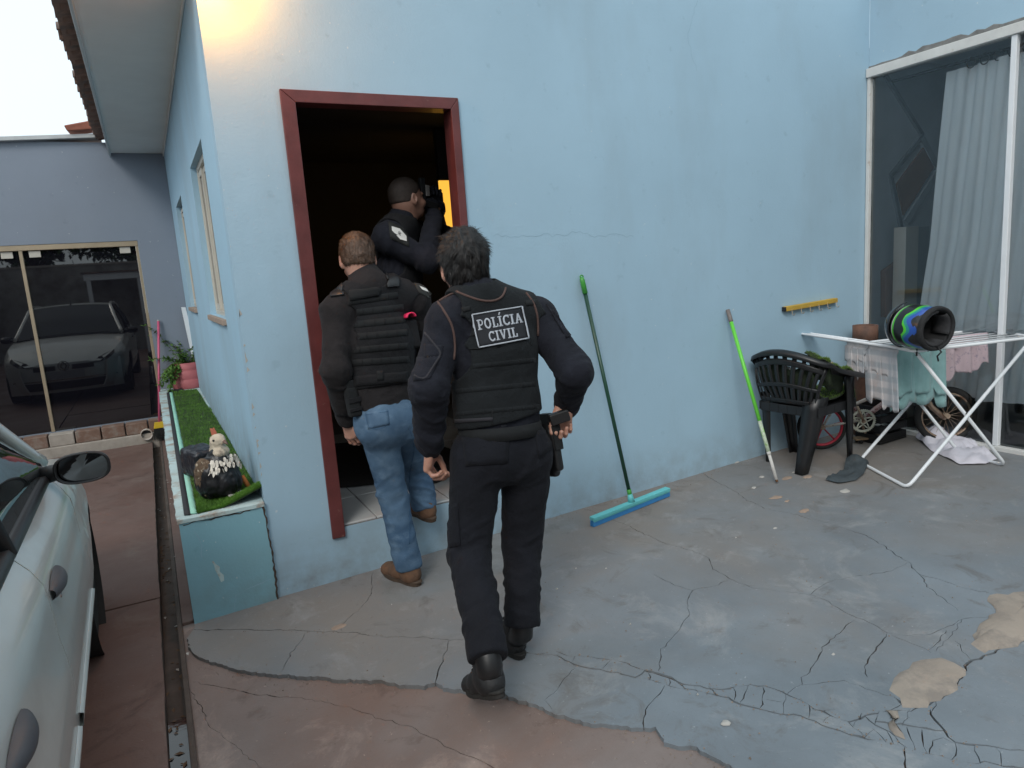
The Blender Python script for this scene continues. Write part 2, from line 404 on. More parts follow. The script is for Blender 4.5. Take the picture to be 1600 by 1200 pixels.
def make_slab(name, piece, outline, cracks, zf, mt, depth=.02, gridstep=.16, seed=0, dens_to=None):
    """one sheet cut by real open cracks; each piece that the cracks free is a part"""
    verts, edges = [], []
    def loop(L, closed):
        s = len(verts); verts.extend([Vector((float(p[0]), float(p[1]))) for p in L]); n = len(L)
        for i in range(n if closed else n-1): edges.append((s+i, s+(i+1) % n))
    loop(outline, True)
    segs = []
    for P, w in cracks:
        Q, N = jitter_line(P, .022, .0055); n = len(Q)
        hw = w*.29*(.3+1.1*RNG.random(n)); hw *= .6+.8*np.interp(np.arange(n), np.arange(0, n+12, 6), RNG.random(len(np.arange(0, n+12, 6))))
        hw[0] = hw[-1] = w*.12
        loop(list(Q+N*hw[:, None])+list((Q-N*hw[:, None])[::-1]), True)
        segs.append((Q, hw))
    po = np.array(outline); lo, hi = po.min(0), po.max(0)
    gx, gy = np.meshgrid(np.arange(lo[0], hi[0], gridstep), np.arange(max(lo[1], -4.5), hi[1], gridstep))
    G = np.stack([gx.ravel(), gy.ravel()], 1)+(RNG.random((gx.size, 2))-.5)*gridstep*.5
    G = G[in_poly(G, po)]
    verts.extend([Vector((float(p[0]), float(p[1]))) for p in G])
    vo, eo, fo, *_ = delaunay_2d_cdt(verts, edges, [], 0, 1e-5)
    VO = np.array([(v[0], v[1]) for v in vo]); FO = np.array([f for f in fo if len(f) == 3])
    C = VO[FO].mean(1); keep = in_poly(C, po)
    for Q, hw in segs:
        A, B = Q[:-1], Q[1:]; bb0, bb1 = Q.min(0)-.02, Q.max(0)+.02
        idx = np.where(keep & (C >= bb0).all(1) & (C <= bb1).all(1))[0]
        if not len(idx): continue
        p = C[idx][:, None]; d = (B-A)[None]; t = np.clip(((p-A)*d).sum(2)/np.maximum((d*d).sum(2), 1e-12), 0, 1)
        dist = np.linalg.norm(p-(A+t[..., None]*d), axis=2); wloc = hw[:-1]*(1-t)+hw[1:]*t
        keep[idx[(dist < wloc*.995).any(1)]] = False
    F = FO[keep]
    ZZ = np.array([zf(x) for x in VO[:, 0]]) + (vnoise(np.c_[VO*1.7, np.zeros(len(VO))], 5)-.5)*.008 + (vnoise(np.c_[VO*9, np.zeros(len(VO))], 6)-.5)*.003
    # pieces
    par = list(range(len(VO)))
    def find(a):
        while par[a] != a: par[a] = par[par[a]]; a = par[a]
        return a
    em = {}
    for fi, f in enumerate(F):
        for a, b in ((0, 1), (1, 2), (2, 0)):
            k = (min(f[a], f[b]), max(f[a], f[b])); em.setdefault(k, []).append(fi)
    fp = list(range(len(F)))
    def ff(a):
        while fp[a] != a: fp[a] = fp[fp[a]]; a = fp[a]
        return a
    for k, l in em.items():
        if len(l) == 2: fp[ff(l[0])] = ff(l[1])
    groups = {}
    for i in range(len(F)): groups.setdefault(ff(i), []).append(i)
    root = tag(bpy.data.objects.new(name, None), kind='structure'); COL.objects.link(root)
    for g, ids in sorted(groups.items(), key=lambda q: -len(q[1])):
        tris = F[ids]; A = VO[tris]; ar = .5*np.abs((A[:, 1, 0]-A[:, 0, 0])*(A[:, 2, 1]-A[:, 0, 1])-(A[:, 2, 0]-A[:, 0, 0])*(A[:, 1, 1]-A[:, 0, 1])).sum()
        if ar < .00025: continue
        small = ar < .3
        dz = (RNG.random()-.6)*.006 if small else 0.0
        used = np.unique(tris); mp = {int(u): i for i, u in enumerate(used)}; n = len(used)
        vs_ = [(VO[u, 0], VO[u, 1], ZZ[u]+dz) for u in used]
        fs_ = []
        for t in tris:
            a, b, c = VO[t[0]], VO[t[1]], VO[t[2]]
            t2 = t if (b[0]-a[0])*(c[1]-a[1])-(b[1]-a[1])*(c[0]-a[0]) > 0 else t[::-1]
            fs_.append(tuple(mp[int(q)] for q in t2))
        cnt = {}
        for t in fs_:
            for a, b in ((0, 1), (1, 2), (2, 0)): cnt[(t[a], t[b])] = 1
        lowi = {}
        for (a, b) in list(cnt):
            if (b, a) not in cnt:
                for q in (a, b):
                    if q not in lowi: lowi[q] = len(vs_); vs_.append((vs_[q][0], vs_[q][1], vs_[q][2]-depth))
                fs_.append((b, a, lowi[a], lowi[b]))
        mb = MB(); mb.add(vs_, fs_); mb.build(piece, mt, root)
    return root
A_px = [(292, 999), (297, 1013), (315, 1028), (350, 1039), (408, 1051), (480, 1056), (535, 1061), (595, 1063), (620, 1069), (663, 1073), (680, 1068), (693, 1075), (718, 1077), (745, 1084), (796, 1088), (841, 1105), (869, 1114), (925, 1130), (964, 1135), (1008, 1139), (1023, 1136), (1037, 1159), (1060, 1164), (1088, 1167), (1116, 1184), (1144, 1200)]
A_w = px2g(A_px) + [V(1.25, -2.5), V(1.7, -3.3), V(2.4, -4.6), V(3.0, -7.0)]
A_j, _ = jitter_line(A_w, .014, .0055, False)
cr = []
def Ck(w, *uv, z1=True): cr.append((px2g([Z1(*p) for p in uv] if z1 else uv), w))
Ck(.010, (300, 984), (380, 985), (480, 986), (565, 989), (586, 993), (629, 996), (667, 998), (705, 1000), (731, 1001), (795, 1015), (836, 1023), z1=False)
Ck(.010, (240, 538), (300, 545), (370, 568), (440, 580), (500, 595), (560, 608), (640, 628), (700, 640), (760, 652), (830, 680), (900, 695), (1000, 715), (1060, 738), (1140, 765), (1220, 780), (1270, 795), (1330, 810), (1400, 830), (1470, 840), (1620, 858))
Ck(.013, (243, 537), (300, 528), (330, 540), (420, 548), (480, 558), (520, 575), (600, 592), (650, 618), (700, 622), (760, 632), (840, 620), (900, 632), (950, 652), (1000, 675), (1060, 708), (1110, 725), (1160, 765))
for a, b in (((556, 585), (558, 608)), ((620, 600), (615, 622)), ((655, 620), (660, 634)), ((690, 621), (700, 640)), ((790, 628), (795, 664)), ((870, 626), (865, 686)), ((940, 648), (928, 700)), ((1005, 677), (1003, 715)), ((1060, 708), (1040, 727)), ((720, 624), (745, 650)), ((830, 622), (815, 672)), ((450, 553), (430, 577)), ((540, 580), (525, 600)), ((350, 543), (345, 560)), ((1010, 690), (1075, 690)), ((885, 660), (925, 672))): Ck(.006, a, b)
Ck(.008, (547, 741), (550, 690), (585, 645), (600, 622))
Ck(.006, (360, 125), (420, 150), (500, 180), (545, 205), (600, 228), (680, 248), (725, 268), (735, 300), (780, 325), (850, 350), (920, 360), (1010, 372), (1060, 390), (1110, 420), (1180, 455), (1220, 478), (1270, 485), (1340, 478), (1400, 455), (1430, 440), (1500, 432))
Ck(.006, (780, 330), (740, 345), (680, 355), (630, 345), (570, 312))
Ck(.006, (680, 355), (665, 400), (670, 430), (630, 480), (590, 520), (580, 582))
Ck(.007, (690, 22), (740, 55), (800, 85), (830, 110), (880, 132), (950, 145), (1030, 165), (1110, 190), (1160, 205), (1220, 245), (1280, 285), (1310, 315), (1380, 335), (1440, 355), (1510, 370))
Ck(.005, (1280, 285), (1230, 305), (1120, 325), (1050, 335), (1005, 370))
Ck(.005, (1310, 315), (1330, 350), (1380, 385), (1420, 415))
Ck(.007, (1220, 480), (1200, 510), (1170, 540), (1155, 570), (1160, 600))
Ck(.006, (1130, 440), (1050, 510), (1020, 560), (985, 600), (985, 620), (945, 650))
Ck(.006, (985, 620), (1100, 610), (1160, 635), (1240, 655), (1280, 685))
Ck(.011, (1640, 488), (1600, 500), (1540, 520), (1480, 550), (1440, 560), (1425, 600), (1400, 650), (1350, 670), (1280, 690), (1220, 690), (1160, 705), (1110, 725))
Ck(.010, (1330, 690), (1350, 720), (1380, 750), (1410, 780), (1500, 790), (1620, 812))
Ck(.008, (1160, 705), (1190, 730), (1230, 750), (1270, 795)); Ck(.008, (1190, 728), (1260, 735), (1330, 745), (1380, 750))
Ck(.006, (1330, 810), (1345, 775), (1375, 765), (1405, 782)); Ck(.005, (1400, 830), (1415, 800), (1410, 780)); Ck(.005, (1240, 655), (1260, 670), (1225, 690), (1215, 690))
for a, b in (((1130, 735), (1150, 700)), ((1150, 767), (1180, 740)), ((1180, 740), (1215, 780)), ((1220, 745), (1240, 785)), ((1275, 737), (1290, 800)), ((1320, 745), (1330, 810)), ((1280, 690), (1265, 737)), ((1250, 690), (1230, 720)), ((1200, 695), (1190, 730)), ((1360, 668), (1345, 700)), ((1415, 500), (1455, 560)), ((1385, 470), (1340, 525)), ((1230, 485), (1345, 530)), ((1470, 790), (1480, 842)), ((1530, 795), (1540, 850))): Ck(.005, a, b)
Ck(.008, (1270, 795), (1262, 870))
Ck(.007, (705, 1002), (693, 1034), (682, 1051), (676, 1068), z1=False)
Ck(.004, (355, 575), (325, 605), (270, 665), (290, 693))
Ck(.004, (582, 893), (580, 930), (560, 955), (535, 975), (533, 986), z1=False)
Ck(.004, (480, 990), (455, 1020), (440, 1050), z1=False)
Ck(.004, (1425, 440), (1400, 490), (1350, 525))
right_edge = 4.62
out = [tuple(p) for p in A_j] + [(3.0, -8.0), (right_edge, -8.0), (right_edge, .04), (-.388, .04), (-.388, -.05)]
yard = make_slab('yard_pavement', 'concrete_slab', out, cr, gz, m_yard, seed=1)
lowcr = [(px2g([(300, 1060), (400, 1078), (470, 1085), (560, 1103), (640, 1132), (720, 1170), (800, 1205)]), .005), (px2g([(287, 1060), (330, 1130), (420, 1205)]), .004)]
lout = [(-.441, -9), (3.6, -9), (3.6, -6.5), (1.9, -3.2), (1.3, -1.8), (.4, -1.0), (-.2, .03), (-.441, .03)]
make_slab('lower_pavement', 'concrete_slab', lout, lowcr, lambda x: gz(x)-.016, m_low, gridstep=.2)
mb = MB(); mb.box((-.441, -9, -.5), (right_edge, .05, -.085)); tag(mb.build('ground', m_dirt), kind='structure')
mb = MB(); mb.add([(q[0], q[1], gz(q[0])-.0105) for q in out], [tuple(range(len(out)))]); tag(mb.build('soil', m_dirt), kind='structure')
# repaired patches and fallen plaster on the slab
def blob(cx, cy, r, n=9, sq=.6, ang=0):
    return [(cx+r*(.7+.6*random.random())*math.cos(2*math.pi*i/n+ang), cy+sq*r*(.7+.6*random.random())*math.sin(2*math.pi*i/n+ang)) for i in range(n)]
def patch(name, poly, mt, h=.005, label=None, cat=None, group=None, kind=None, parent=None, jit=.01, taper=.7):
    P = np.array(poly+[poly[0]]); Q, _ = jitter_line(P, .03 if jit > .004 else .012, jit, False); Q = Q[:-1]; c = Q.mean(0)
    mb = MB(); n = len(Q); I = c+(Q-c)*taper
    vs_ = [(p[0], p[1], gz(p[0])-.0005) for p in Q]+[(p[0], p[1], gz(p[0])+h+.002*random.random()) for p in I]+[(c[0], c[1], gz(c[0])+h)]
    fs_ = [(i, (i+1) % n, n+(i+1) % n, n+i) for i in range(n)]+[(n+i, n+(i+1) % n, 2*n) for i in range(n)]
    mb.smooth = True; mb.add(vs_, fs_)
    return tag(mb.build(name, mt, parent), label, cat, group, kind)
p1 = px2g([Z1(*q) for q in ((1505, 372), (1550, 368), (1650, 352), (1660, 480), (1560, 520), (1490, 540), (1450, 508), (1470, 450), (1510, 420))])
p2 = px2g([Z1(*q) for q in ((1290, 560), (1370, 545), (1430, 580), (1420, 620), (1390, 660), (1330, 685), (1270, 680), (1240, 640), (1260, 590))])
p3 = px2g([Z1(*q) for q in ((1215, 692), (1245, 695), (1232, 725), (1265, 772), (1235, 768), (1210, 745), (1222, 715))])
for p in (p1, p2, p3): patch('cement_patch', [tuple(q) for q in p], m_patch, .007, parent=yard, jit=.012, taper=.8)
chips = [(1190, 745, .035, 0), (1178, 762, .03, 0), (1213, 777, .055, 1), (1230, 783, .02, 1), (1230, 747, .05, 1), (1150, 722, .04, 0), (1257, 798, .045, 1), (1211, 825, .02, 0), (1262, 745, .05, 1), (900, 888, .008, 0), (947, 888, .007, 0), (870, 920, .01, 0), (1320, 767, .06, 0), (1133, 1130, .03, 0), (612, 945, .006, 0), (1240, 738, .02, 0), (830, 905, .012, 0), (985, 975, .006, 0), (1302, 1022, .012, 0), (528, 980, .045, 1), (1150, 840, .008, 0), (1090, 1085, .006, 0)]
CH = {(1190, 745): 'pale flake of fallen plaster just right of the lime pole foot', (1178, 762): 'pale plaster flake lying in front of the lime pole foot', (1150, 722): 'pale plaster flake at the wall foot left of the black chair', (1320, 767): 'largest pale plaster flake, before the grey rag at the rack foot', (1133, 1130): 'lone pale plaster flake on the cracked slab nearest the camera'}
fleck = MB()
for (x, y, r, k) in chips:
    c = onG(x, y)
    if k == 1: patch('cement_patch', blob(c[0], c[1], r*.8, 12), m_peach, .003, parent=yard, jit=.003)
    elif (x, y) in CH: patch('plaster_chip', blob(c[0], c[1], r*.7, 9), m_chip, .004, CH[(x, y)], 'plaster chip', 'plaster flakes scattered on the yard', jit=.002)
    else:
        q = blob(c[0], c[1], r*.8, 7); n = len(q); fleck.add([(a_, b_, gz(a_)-.001) for a_, b_ in q]+[(c[0], c[1], gz(c[0])+.006)], [(i, (i+1) % n, n) for i in range(n)])
tag(fleck.build('paint_flecks', m_chip, yard), kind='stuff')
def grit(name, pts, mt, s0, s1, parent):
    mb = MB()
    for (x, y, z) in pts:
        r = random.uniform(s0, s1)*(.5+random.random()); a = random.random()*6; P = [(x+r*math.cos(a+i*2.1)*random.uniform(.7, 1.2), y+r*math.sin(a+i*2.1)*random.uniform(.7, 1.2), z) for i in range(3)]; mb.add(P+[(x, y, z+r*random.uniform(.7, 1.3))], [(0, 1, 3), (1, 2, 3), (2, 0, 3)])
    return tag(mb.build(name, mt, parent), kind='stuff')
G_ = []
for p_ in A_j[:int(len(A_j)*.75)]:
    for _ in range(2): dx, dy = random.gauss(0, .025), random.gauss(-.03, .03); G_.append((p_[0]+dx, p_[1]+dy, gz(p_[0])-.0165 if dy < -.005 else gz(p_[0])-.001))
for cr_pts, w_ in cr[:3]+[c_ for c_ in cr if c_[1] >= .010]:
    for q in resample(cr_pts, .012):
        if random.random() < .6: G_.append((q[0]+random.gauss(0, .012), q[1]+random.gauss(0, .012), gz(q[0])-.0005))
for i in range(420): x = random.uniform(.02, 4.4); G_.append((x, -abs(random.gauss(0, .05))-.004, gz(x)-.001))
for i in range(650): x, y = random.uniform(-.2, 4.4), random.uniform(-2.8, -.05); G_.append((x, y, gz(x)-.001))
grit('grit', G_, mat('sandy_grit', (.24, .19, .155), .95, .4, 90), .0012, .0042, yard)
# driveway panels with open joints
drive = tag(bpy.data.objects.new('driveway', None), kind='structure'); COL.objects.link(drive)
ys = [-9, -5.2, -3.3, -1.45, .42, 2.38, 4.74]
for a, b in zip(ys[:-1], ys[1:]):
    for x0, x1 in ((-1.55, -.532), (-3.9, -1.56)):
        Q, _ = jitter_line([V(x0, a+.007), V(x1, a+.007), V(x1, b-.007), V(x0, b-.007), V(x0, a+.007)], .06, .0025, False)
        mb = MB(); mb.prism([tuple(q) for q in Q[:-1]], -.09, -.04+random.uniform(-.004, .004)); mb.build('concrete_slab', m_drive, drive)
mb = MB(); mb.box((-8, -9, -.4), (-.552, 5.2, -.06)); mb.box((-8, -9, -.0602), (-3.91, 5.2, -.045)); mb.build('joint_bed', m_dirt, drive)
# gutter channel
gut = tag(bpy.data.objects.new('drain_channel', None), kind='structure'); COL.objects.link(gut)
mb = MB(); mb.box((-.552, -9, -.2), (-.531, 4.9, -.043)); mb.box((-.462, -9, -.2), (-.441, 4.9, -.034)); mb.build('channel_wall', m_gut, gut, .004)
mb = MB(); mb.box((-.4405, .032, -.2), (-.3885, 4.74, -.037)); mb.build('kerb_strip', m_drive, gut, .004)
mb = MB(); mb.box((-.531, -9, -.2), (-.462, 4.9, -.115)); mb.build('channel_bed', m_gut, gut)
mb = MB(); mb.box((-.5305, -4, -.114), (-.4625, -.72, -.083)); tag(mb.build('water', m_water, gut))
m_leaf_dead = mat('dead_leaf', (.12, .07, .04), .9, .3, 20)
mb = MB()
for i in range(140):
    y = random.uniform(-2.2, 4.6); x = random.uniform(-.53, -.464); a = random.random()*3; L = random.uniform(.006, .022); z = (-.082 if y < -.72 else -.114)
    c, s = math.cos(a)*L, math.sin(a)*L; mb.add([(x-c, y-s, z), (x+s*.4, y-c*.4, z+.004), (x+c, y+s, z+.001), (x-s*.4, y+c*.4, z+.003)], [(0, 1, 2, 3)])
tag(mb.build('leaf_litter', m_leaf_dead, gut), kind='stuff')
mb = MB()
for i in range(22):
    y = random.uniform(-1.2, 4.6); x = random.uniform(-.50, -.42) if i % 3 else random.uniform(-.52, -.47); a = random.random()*3; L = random.uniform(.006, .016); z = -.113 if x < -.463 else -.033
    if -.463 <= x < -.441: x = -.43
    c, s = math.cos(a)*L, math.sin(a)*L; mb.add([(x-c, y-s, z+.002), (x+s*.5, y-c*.5, z+.006), (x+c, y+s, z+.003), (x-s*.5, y+c*.5, z+.005)], [(0, 1, 2, 3)])
tag(mb.build('paper_scraps', m_chip, gut), kind='stuff')
# far ground so the place goes on behind the camera
mb = MB(); mb.grid([[V(x, y, -.52) for y in (-80, 80)] for x in (-80, 80)], flip=True); tag(mb.build('terrain', mat('red_soil', (.16, .09, .06), .95, .2, .5, .2, 5)), kind='structure')

# ================================================================ WALLS
def wallgrid(mb, us, vs_, holes, fn, t):
    """thick wall over a grid of u, v lines; fn(u, v, d) -> point, d = depth from the face; holes = set of cells"""
    nu, nv = len(us)-1, len(vs_)-1
    sol = lambda i, j: 0 <= i < nu and 0 <= j < nv and (i, j) not in holes
    idx = {}
    P = []
    def vid(i, j, d):
        k = (i, j, d)
        if k not in idx: idx[k] = len(P); P.append(fn(us[i], vs_[j], d*t))
        return idx[k]
    F = []
    for i in range(nu):
        for j in range(nv):
            if not sol(i, j): continue
            F.append((vid(i, j, 0), vid(i+1, j, 0), vid(i+1, j+1, 0), vid(i, j+1, 0)))
            F.append((vid(i, j, 1), vid(i, j+1, 1), vid(i+1, j+1, 1), vid(i+1, j, 1)))
            for (a, b), (di, dj) in ((((i, j), (i+1, j)), (0, -1)), (((i+1, j), (i+1, j+1)), (1, 0)), (((i+1, j+1), (i, j+1)), (0, 1)), (((i, j+1), (i, j)), (-1, 0))):
                if not sol(i+di, j+dj): F.append((vid(*a, 0), vid(*a, 1), vid(*b, 1), vid(*b, 0)))
    mb.add(P, F)
house = thing('house', 'light blue rendered house with a maroon framed doorway and cracked paint', 'house')
FLOOR = .275
mb = MB(); wallgrid(mb, [0, .335, 1.19, 4.54], [-.3, FLOOR-.012, 2.405, 3.35], {(1, 1)}, lambda u, v, d: (u, d, v), .10)
wall_front = mb.build('front_wall', m_wall, house)
W1 = (.68, 1.68, 1.365, 2.335); W2 = (3.1, 4.05, 1.375, 2.30)
mb = MB(); wallgrid(mb, [.101, W1[0], W1[1], W2[0], W2[1], 4.955], [-.3, W1[2], W1[3], 3.35], {(1, 1), (3, 1)}, lambda u, v, d: (d, u, v), .16)
mb.build('side_wall', m_side, house)
mb = MB(); mb.box((4.54, -6, 2.795), (4.72, -.001, 3.35)); mb.build('wing_wall', m_wall, house)
mb = MB(); P = []                                     # broken render above the sliding door rail
for i in range(60):
    y = -.0-i*.05; P.append((y, 2.797+.006+.03*random.random()*(1 if i > 4 else .3)))
for (y0, z0), (y1, z1) in zip(P[:-1], P[1:]): mb.add([(4.5385, y0, 2.786), (4.5385, y1, 2.786), (4.5385, y1, z1), (4.5385, y0, z0), (4.533, y0, 2.786), (4.533, y1, 2.786), (4.536, y1, z1-.006), (4.536, y0, z0-.006)], [(4, 5, 6, 7), (7, 6, 2, 3), (0, 4, 7, 3)])
mb.build('broken_render', m_mortardk, house)
# hairline cracks in the render: narrow raised lips
def wall_crack(px, w=.003, seedamp=.01):
    P = [onY(x, y, 0) for x, y in px]; Q, N = jitter_line([V(p[0], p[2]) for p in P], .025, seedamp); mb = MB()
    for (a, n0), (b, n1) in zip(zip(Q[:-1], N[:-1]), zip(Q[1:], N[1:])):
        mb.add([(a[0]-n0[0]*w/2, -.0006, a[1]-n0[1]*w/2), (b[0]-n1[0]*w/2, -.0006, b[1]-n1[1]*w/2), (b[0]+n1[0]*w/2, -.0006, b[1]+n1[1]*w/2), (a[0]+n0[0]*w/2, -.0006, a[1]+n0[1]*w/2)], [(0, 1, 2, 3)])
    return mb
m_hair = mat('hairline_crack', (.285, .42, .51), .9)
for px in ([(770, 368), (810, 372), (850, 366), (900, 365), (990, 368)], [(1088, 0), (1075, 60), (1090, 110)]): wall_crack(px, .0028).build('wall_crack', m_hair, house)
# roof slab, soffit, fascia, clay tiles
mb = MB(); mb.box((-.492, .0, 2.985), (-.001, 4.953, 3.01)); mb.build('soffit', m_soffit, house)
mb = MB(); mb.box((-.512, -.02, 2.95), (-.4925, 4.953, 3.10)); mb.build('fascia', mat('fascia_paint', (.50, .54, .55), .6, .06, 4, .08, 60), house, .004)
mb = MB(); mb.box((-.011, .0, 2.955), (-.0008, 4.953, 2.9845)); mb.build('cornice_strip', m_soffit, house, .003)
mb = MB(); mb.add([(-.512, -.05, 3.101), (4.6, -.05, 4.1), (4.6, 4.95, 4.1), (-.512, 4.95, 3.101), (-.512, -.05, 3.13), (4.6, -.05, 4.13), (4.6, 4.95, 4.13), (-.512, 4.95, 3.13)],
    [(0, 3, 2, 1), (4, 5, 6, 7), (0, 1, 5, 4), (1, 2, 6, 5), (2, 3, 7, 6), (3, 0, 4, 7)]); mb.build('roof_deck', m_tileclay, house)
def tile_mesh():
    mb = MB(); n = 7; G = []
    for i in range(3):
        s = i/2; r = .105-.012*s; row = []
        for k in range(n):
            a = math.pi*k/(n-1); row.append((s*.46, -math.cos(a)*r, math.sin(a)*r*.62+s*.46*.19))
        G.append(row)
    mb.grid(G, thick=.014); return mb
mb = MB(); mb.add([(-.605, .0, 3.118), (-.513, .0, 3.136), (-.513, 4.95, 3.136), (-.605, 4.95, 3.118), (-.605, .0, 3.15), (-.513, .0, 3.165), (-.513, 4.95, 3.165), (-.605, 4.95, 3.15)], [(0, 3, 2, 1), (4, 5, 6, 7), (0, 1, 5, 4), (1, 2, 6, 5), (2, 3, 7, 6), (3, 0, 4, 7)]); mb.build('eave_board', m_tileclay, house)
t0 = tile_mesh().build('roof_tile', m_tileclay, house); tmesh = t0.data
k = 0
for row in range(3):
    for i in range(24):
        o = t0 if k == 0 else link_mesh('roof_tile', tmesh, house)
        o.location = (-.62+row*.42+random.uniform(-.012, .012), .0+i*.208+.1, 3.135+row*.42*.195+random.uniform(-.004, .004)); o.rotation_euler = (0, 0, random.uniform(-.03, .03)); k += 1
for i in range(24):                                     # channel tiles between, hollow side up
    o = link_mesh('roof_tile', tmesh, house); o.location = (-.60+random.uniform(-.012, .012), i*.208+.204, 3.175); o.rotation_euler = (math.pi, -.37, 0)
# door frame and inside
mb = MB(); F0, F1 = .31, 1.21
fr = MB()
fr.slabpoly([(.305, -.018, .215), (.372, -.018, .215), (.372, -.018, 2.375), (.305, -.018, 2.432)], (0, 1, 0), .0175)
fr.slabpoly([(1.166, -.018, .285), (1.212, -.018, .285), (1.212, -.018, 2.432), (1.166, -.018, 2.375)], (0, 1, 0), .0175)
fr.slabpoly([(.306, -.0179, 2.4325), (1.211, -.0179, 2.4325), (1.1655, -.0179, 2.375), (.3725, -.0179, 2.375)][::-1], (0, 1, 0), .0175)
fr.box((.3352, .0, FLOOR), (.37, .099, 2.378)); fr.box((1.169, .0, FLOOR), (1.1898, .099, 2.378)); fr.box((.3352, .0, 2.3785), (1.1898, .099, 2.4045))
df = fr.build('door_frame', m_maroon, house, .003)
mb = MB(); mb.box((.335, .162, FLOOR+.01), (.368, .95, 2.36)); dl = mb.build('door_leaf', m_maroon, house, .004)
mb = MB(); mb.tube([(.3685, .9, 1.3), (.41, .9, 1.3), (.41, .8, 1.3)], .009); mb.build('handle', m_alu, dl)
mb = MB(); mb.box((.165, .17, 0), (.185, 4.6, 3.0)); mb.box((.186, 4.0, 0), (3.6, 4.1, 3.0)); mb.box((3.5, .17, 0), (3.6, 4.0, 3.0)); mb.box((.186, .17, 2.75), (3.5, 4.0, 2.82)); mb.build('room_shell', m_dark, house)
tf = tag(bpy.data.objects.new('room_floor', None), kind='structure'); COL.objects.link(tf)
mb = MB(); mb.box((.02, .0005, .1), (3.49, 3.99, FLOOR-.011)); mb.build('grout_bed', m_grout, tf)
tile0 = None
c0 = onZ(600, 812, FLOOR); ca, sa = math.cos(rad(0)), math.sin(rad(0))
for i in range(4):
    for j in range(5):
        x = .34+i*.43-.215; y = .012+j*.43
        x0, x1 = max(x, .338), min(x+.424, 1.9)
        if x1-x0 < .05: continue
        mb = MB(); mb.box((x0, y, FLOOR-.011), (x1, y+.424, FLOOR+random.uniform(-.0005, .0005))); mb.build('floor_tile', m_tile, tf, .002, seg=1)
mb = MB(); mb.grid([[V(.50+u*.9+.05*math.sin(v*5), .47+v*1.3+(u-.5)*-.35, FLOOR+.006+.002*math.sin(u*20+v*7)) for v in np.linspace(0, 1, 12)] for u in np.linspace(0, 1, 12)], flip=True, thick=.0)
tag(mb.build('floor_rug', mat('dark_rug', (.02, .018, .017), .98, .3, 30, .5, 200)), 'dark flat rug on the white tiles just inside the doorway', 'rug')
# glowing panel in place of the lit yellow room far inside
a, b = onY(686, 282, 2.2), onY(722, 420, 2.2)
mb = MB(); mb.box((a[0], 2.2, b[2]), (b[0], 2.22, a[2])); mb.build('glow_panel', emit('amber_glow', (1.0, .50, .06), .85), house)
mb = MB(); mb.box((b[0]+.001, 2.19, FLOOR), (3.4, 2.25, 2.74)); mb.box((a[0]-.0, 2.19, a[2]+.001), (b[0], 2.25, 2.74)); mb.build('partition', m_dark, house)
# windows of the side wall
def side_window(W):
    y0, y1, z0, z1 = W
    f = MB()
    for a, b in (((.036, y0, z0), (.09, y0+.035, z1)), ((.036, y1-.035, z0), (.09, y1, z1)), ((.036, y0+.0352, z1-.035), (.09, y1-.0352, z1)), ((.036, y0+.0352, z0), (.09, y1-.0352, z0+.03))): f.box(a, b)
    w = f.build('window', m_winframe, house, .003)
    n = 4; L = (y1-y0-.07)/n
    for i in range(n):
        ya = y0+.035+i*L; dx = .012 if i in (1, 2) else 0
        s = MB(); xa, xb = .042+dx, .062+dx
        s.box((xa, ya, z0+.031), (xb, ya+.028, z1-.036)); s.box((xa, ya+L-.028, z0+.031), (xb, ya+L-.0004, z1-.036)); s.box((xa, ya+.0282, z1-.075), (xb, ya+L-.0282, z1-.036)); s.box((xa, ya+.0282, z0+.031), (xb, ya+L-.0282, z0+.07))
        s.build('sash', m_winframe, w, .002)
        g = MB(); g.box((xa+.006, ya+.027, z0+.07), (xa+.012, ya+L-.027, z1-.075)); g.build('pane', m_dglass, w)
    s = MB(); s.box((-.022, y0-.02, z0-.035), (.0355, y1+.02, z0-.001)); s.build('sill', m_sill, w, .004)
side_window(W1); side_window(W2)
# ---------------------------------------------------------------- sliding glass front of the right wing
sg = thing('sliding_door', 'tall glass sliding front with white posts and a sheer curtain behind', 'glass door', (4.54, -.02, .1))
mb = MB(); mb.box((4.50, -6, 2.722), (4.585, -.004, 2.785)); mb.build('top_rail', m_rail, sg, .004)
mb = MB(); mb.box((4.50, -6, .10), (4.60, -.004, .135)); mb.build('bottom_rail', m_rail, sg, .003)
mb = MB(); mb.box((4.515, -.03, .136), (4.575, -.004, 2.721)); mb.build('jamb', m_rail, sg, .003)
for y in (-.985, -2.3, -3.6):
    mb = MB(); mb.box((4.512, y-.017, .136), (4.556, y+.017, 2.721)); mb.build('post', m_white, sg, .004)
for y0, y1 in ((-.9675, -.0305), (-2.2825, -1.0025), (-3.5825, -2.3175), (-6, -3.6175)):
    mb = MB(); mb.box((4.545, y0, .136), (4.551, y1, 2.721)); mb.build('pane', m_glass, sg)
room = thing('side_room', 'dim grey room seen through the glass front with a diamond pattern on its wall', 'room', (4.7, .05, .1))
mb = MB(); mb.box((4.60, .05, .0), (8.0, .12, 2.95)); mb.build('pattern_wall', m_roomwall, room)
mb = MB(); mb.box((7.9, -6, 0), (8.0, .05, 2.95)); mb.box((4.60, -6.1, 0), (8, -6, 2.95)); mb.build('back_wall', m_roomwall, room)
mb = MB(); mb.box((4.60, -6, 2.90), (7.9, .05, 2.95)); mb.build('ceiling', m_roomwall, room)
mb = MB(); mb.box((4.60, -6, .0), (7.9, .05, .12)); mb.build('room_base', mat('room_tile', (.2, .2, .2), .3), room)
def Z8(u, v): return (1300+u/2.4, v/2.4)
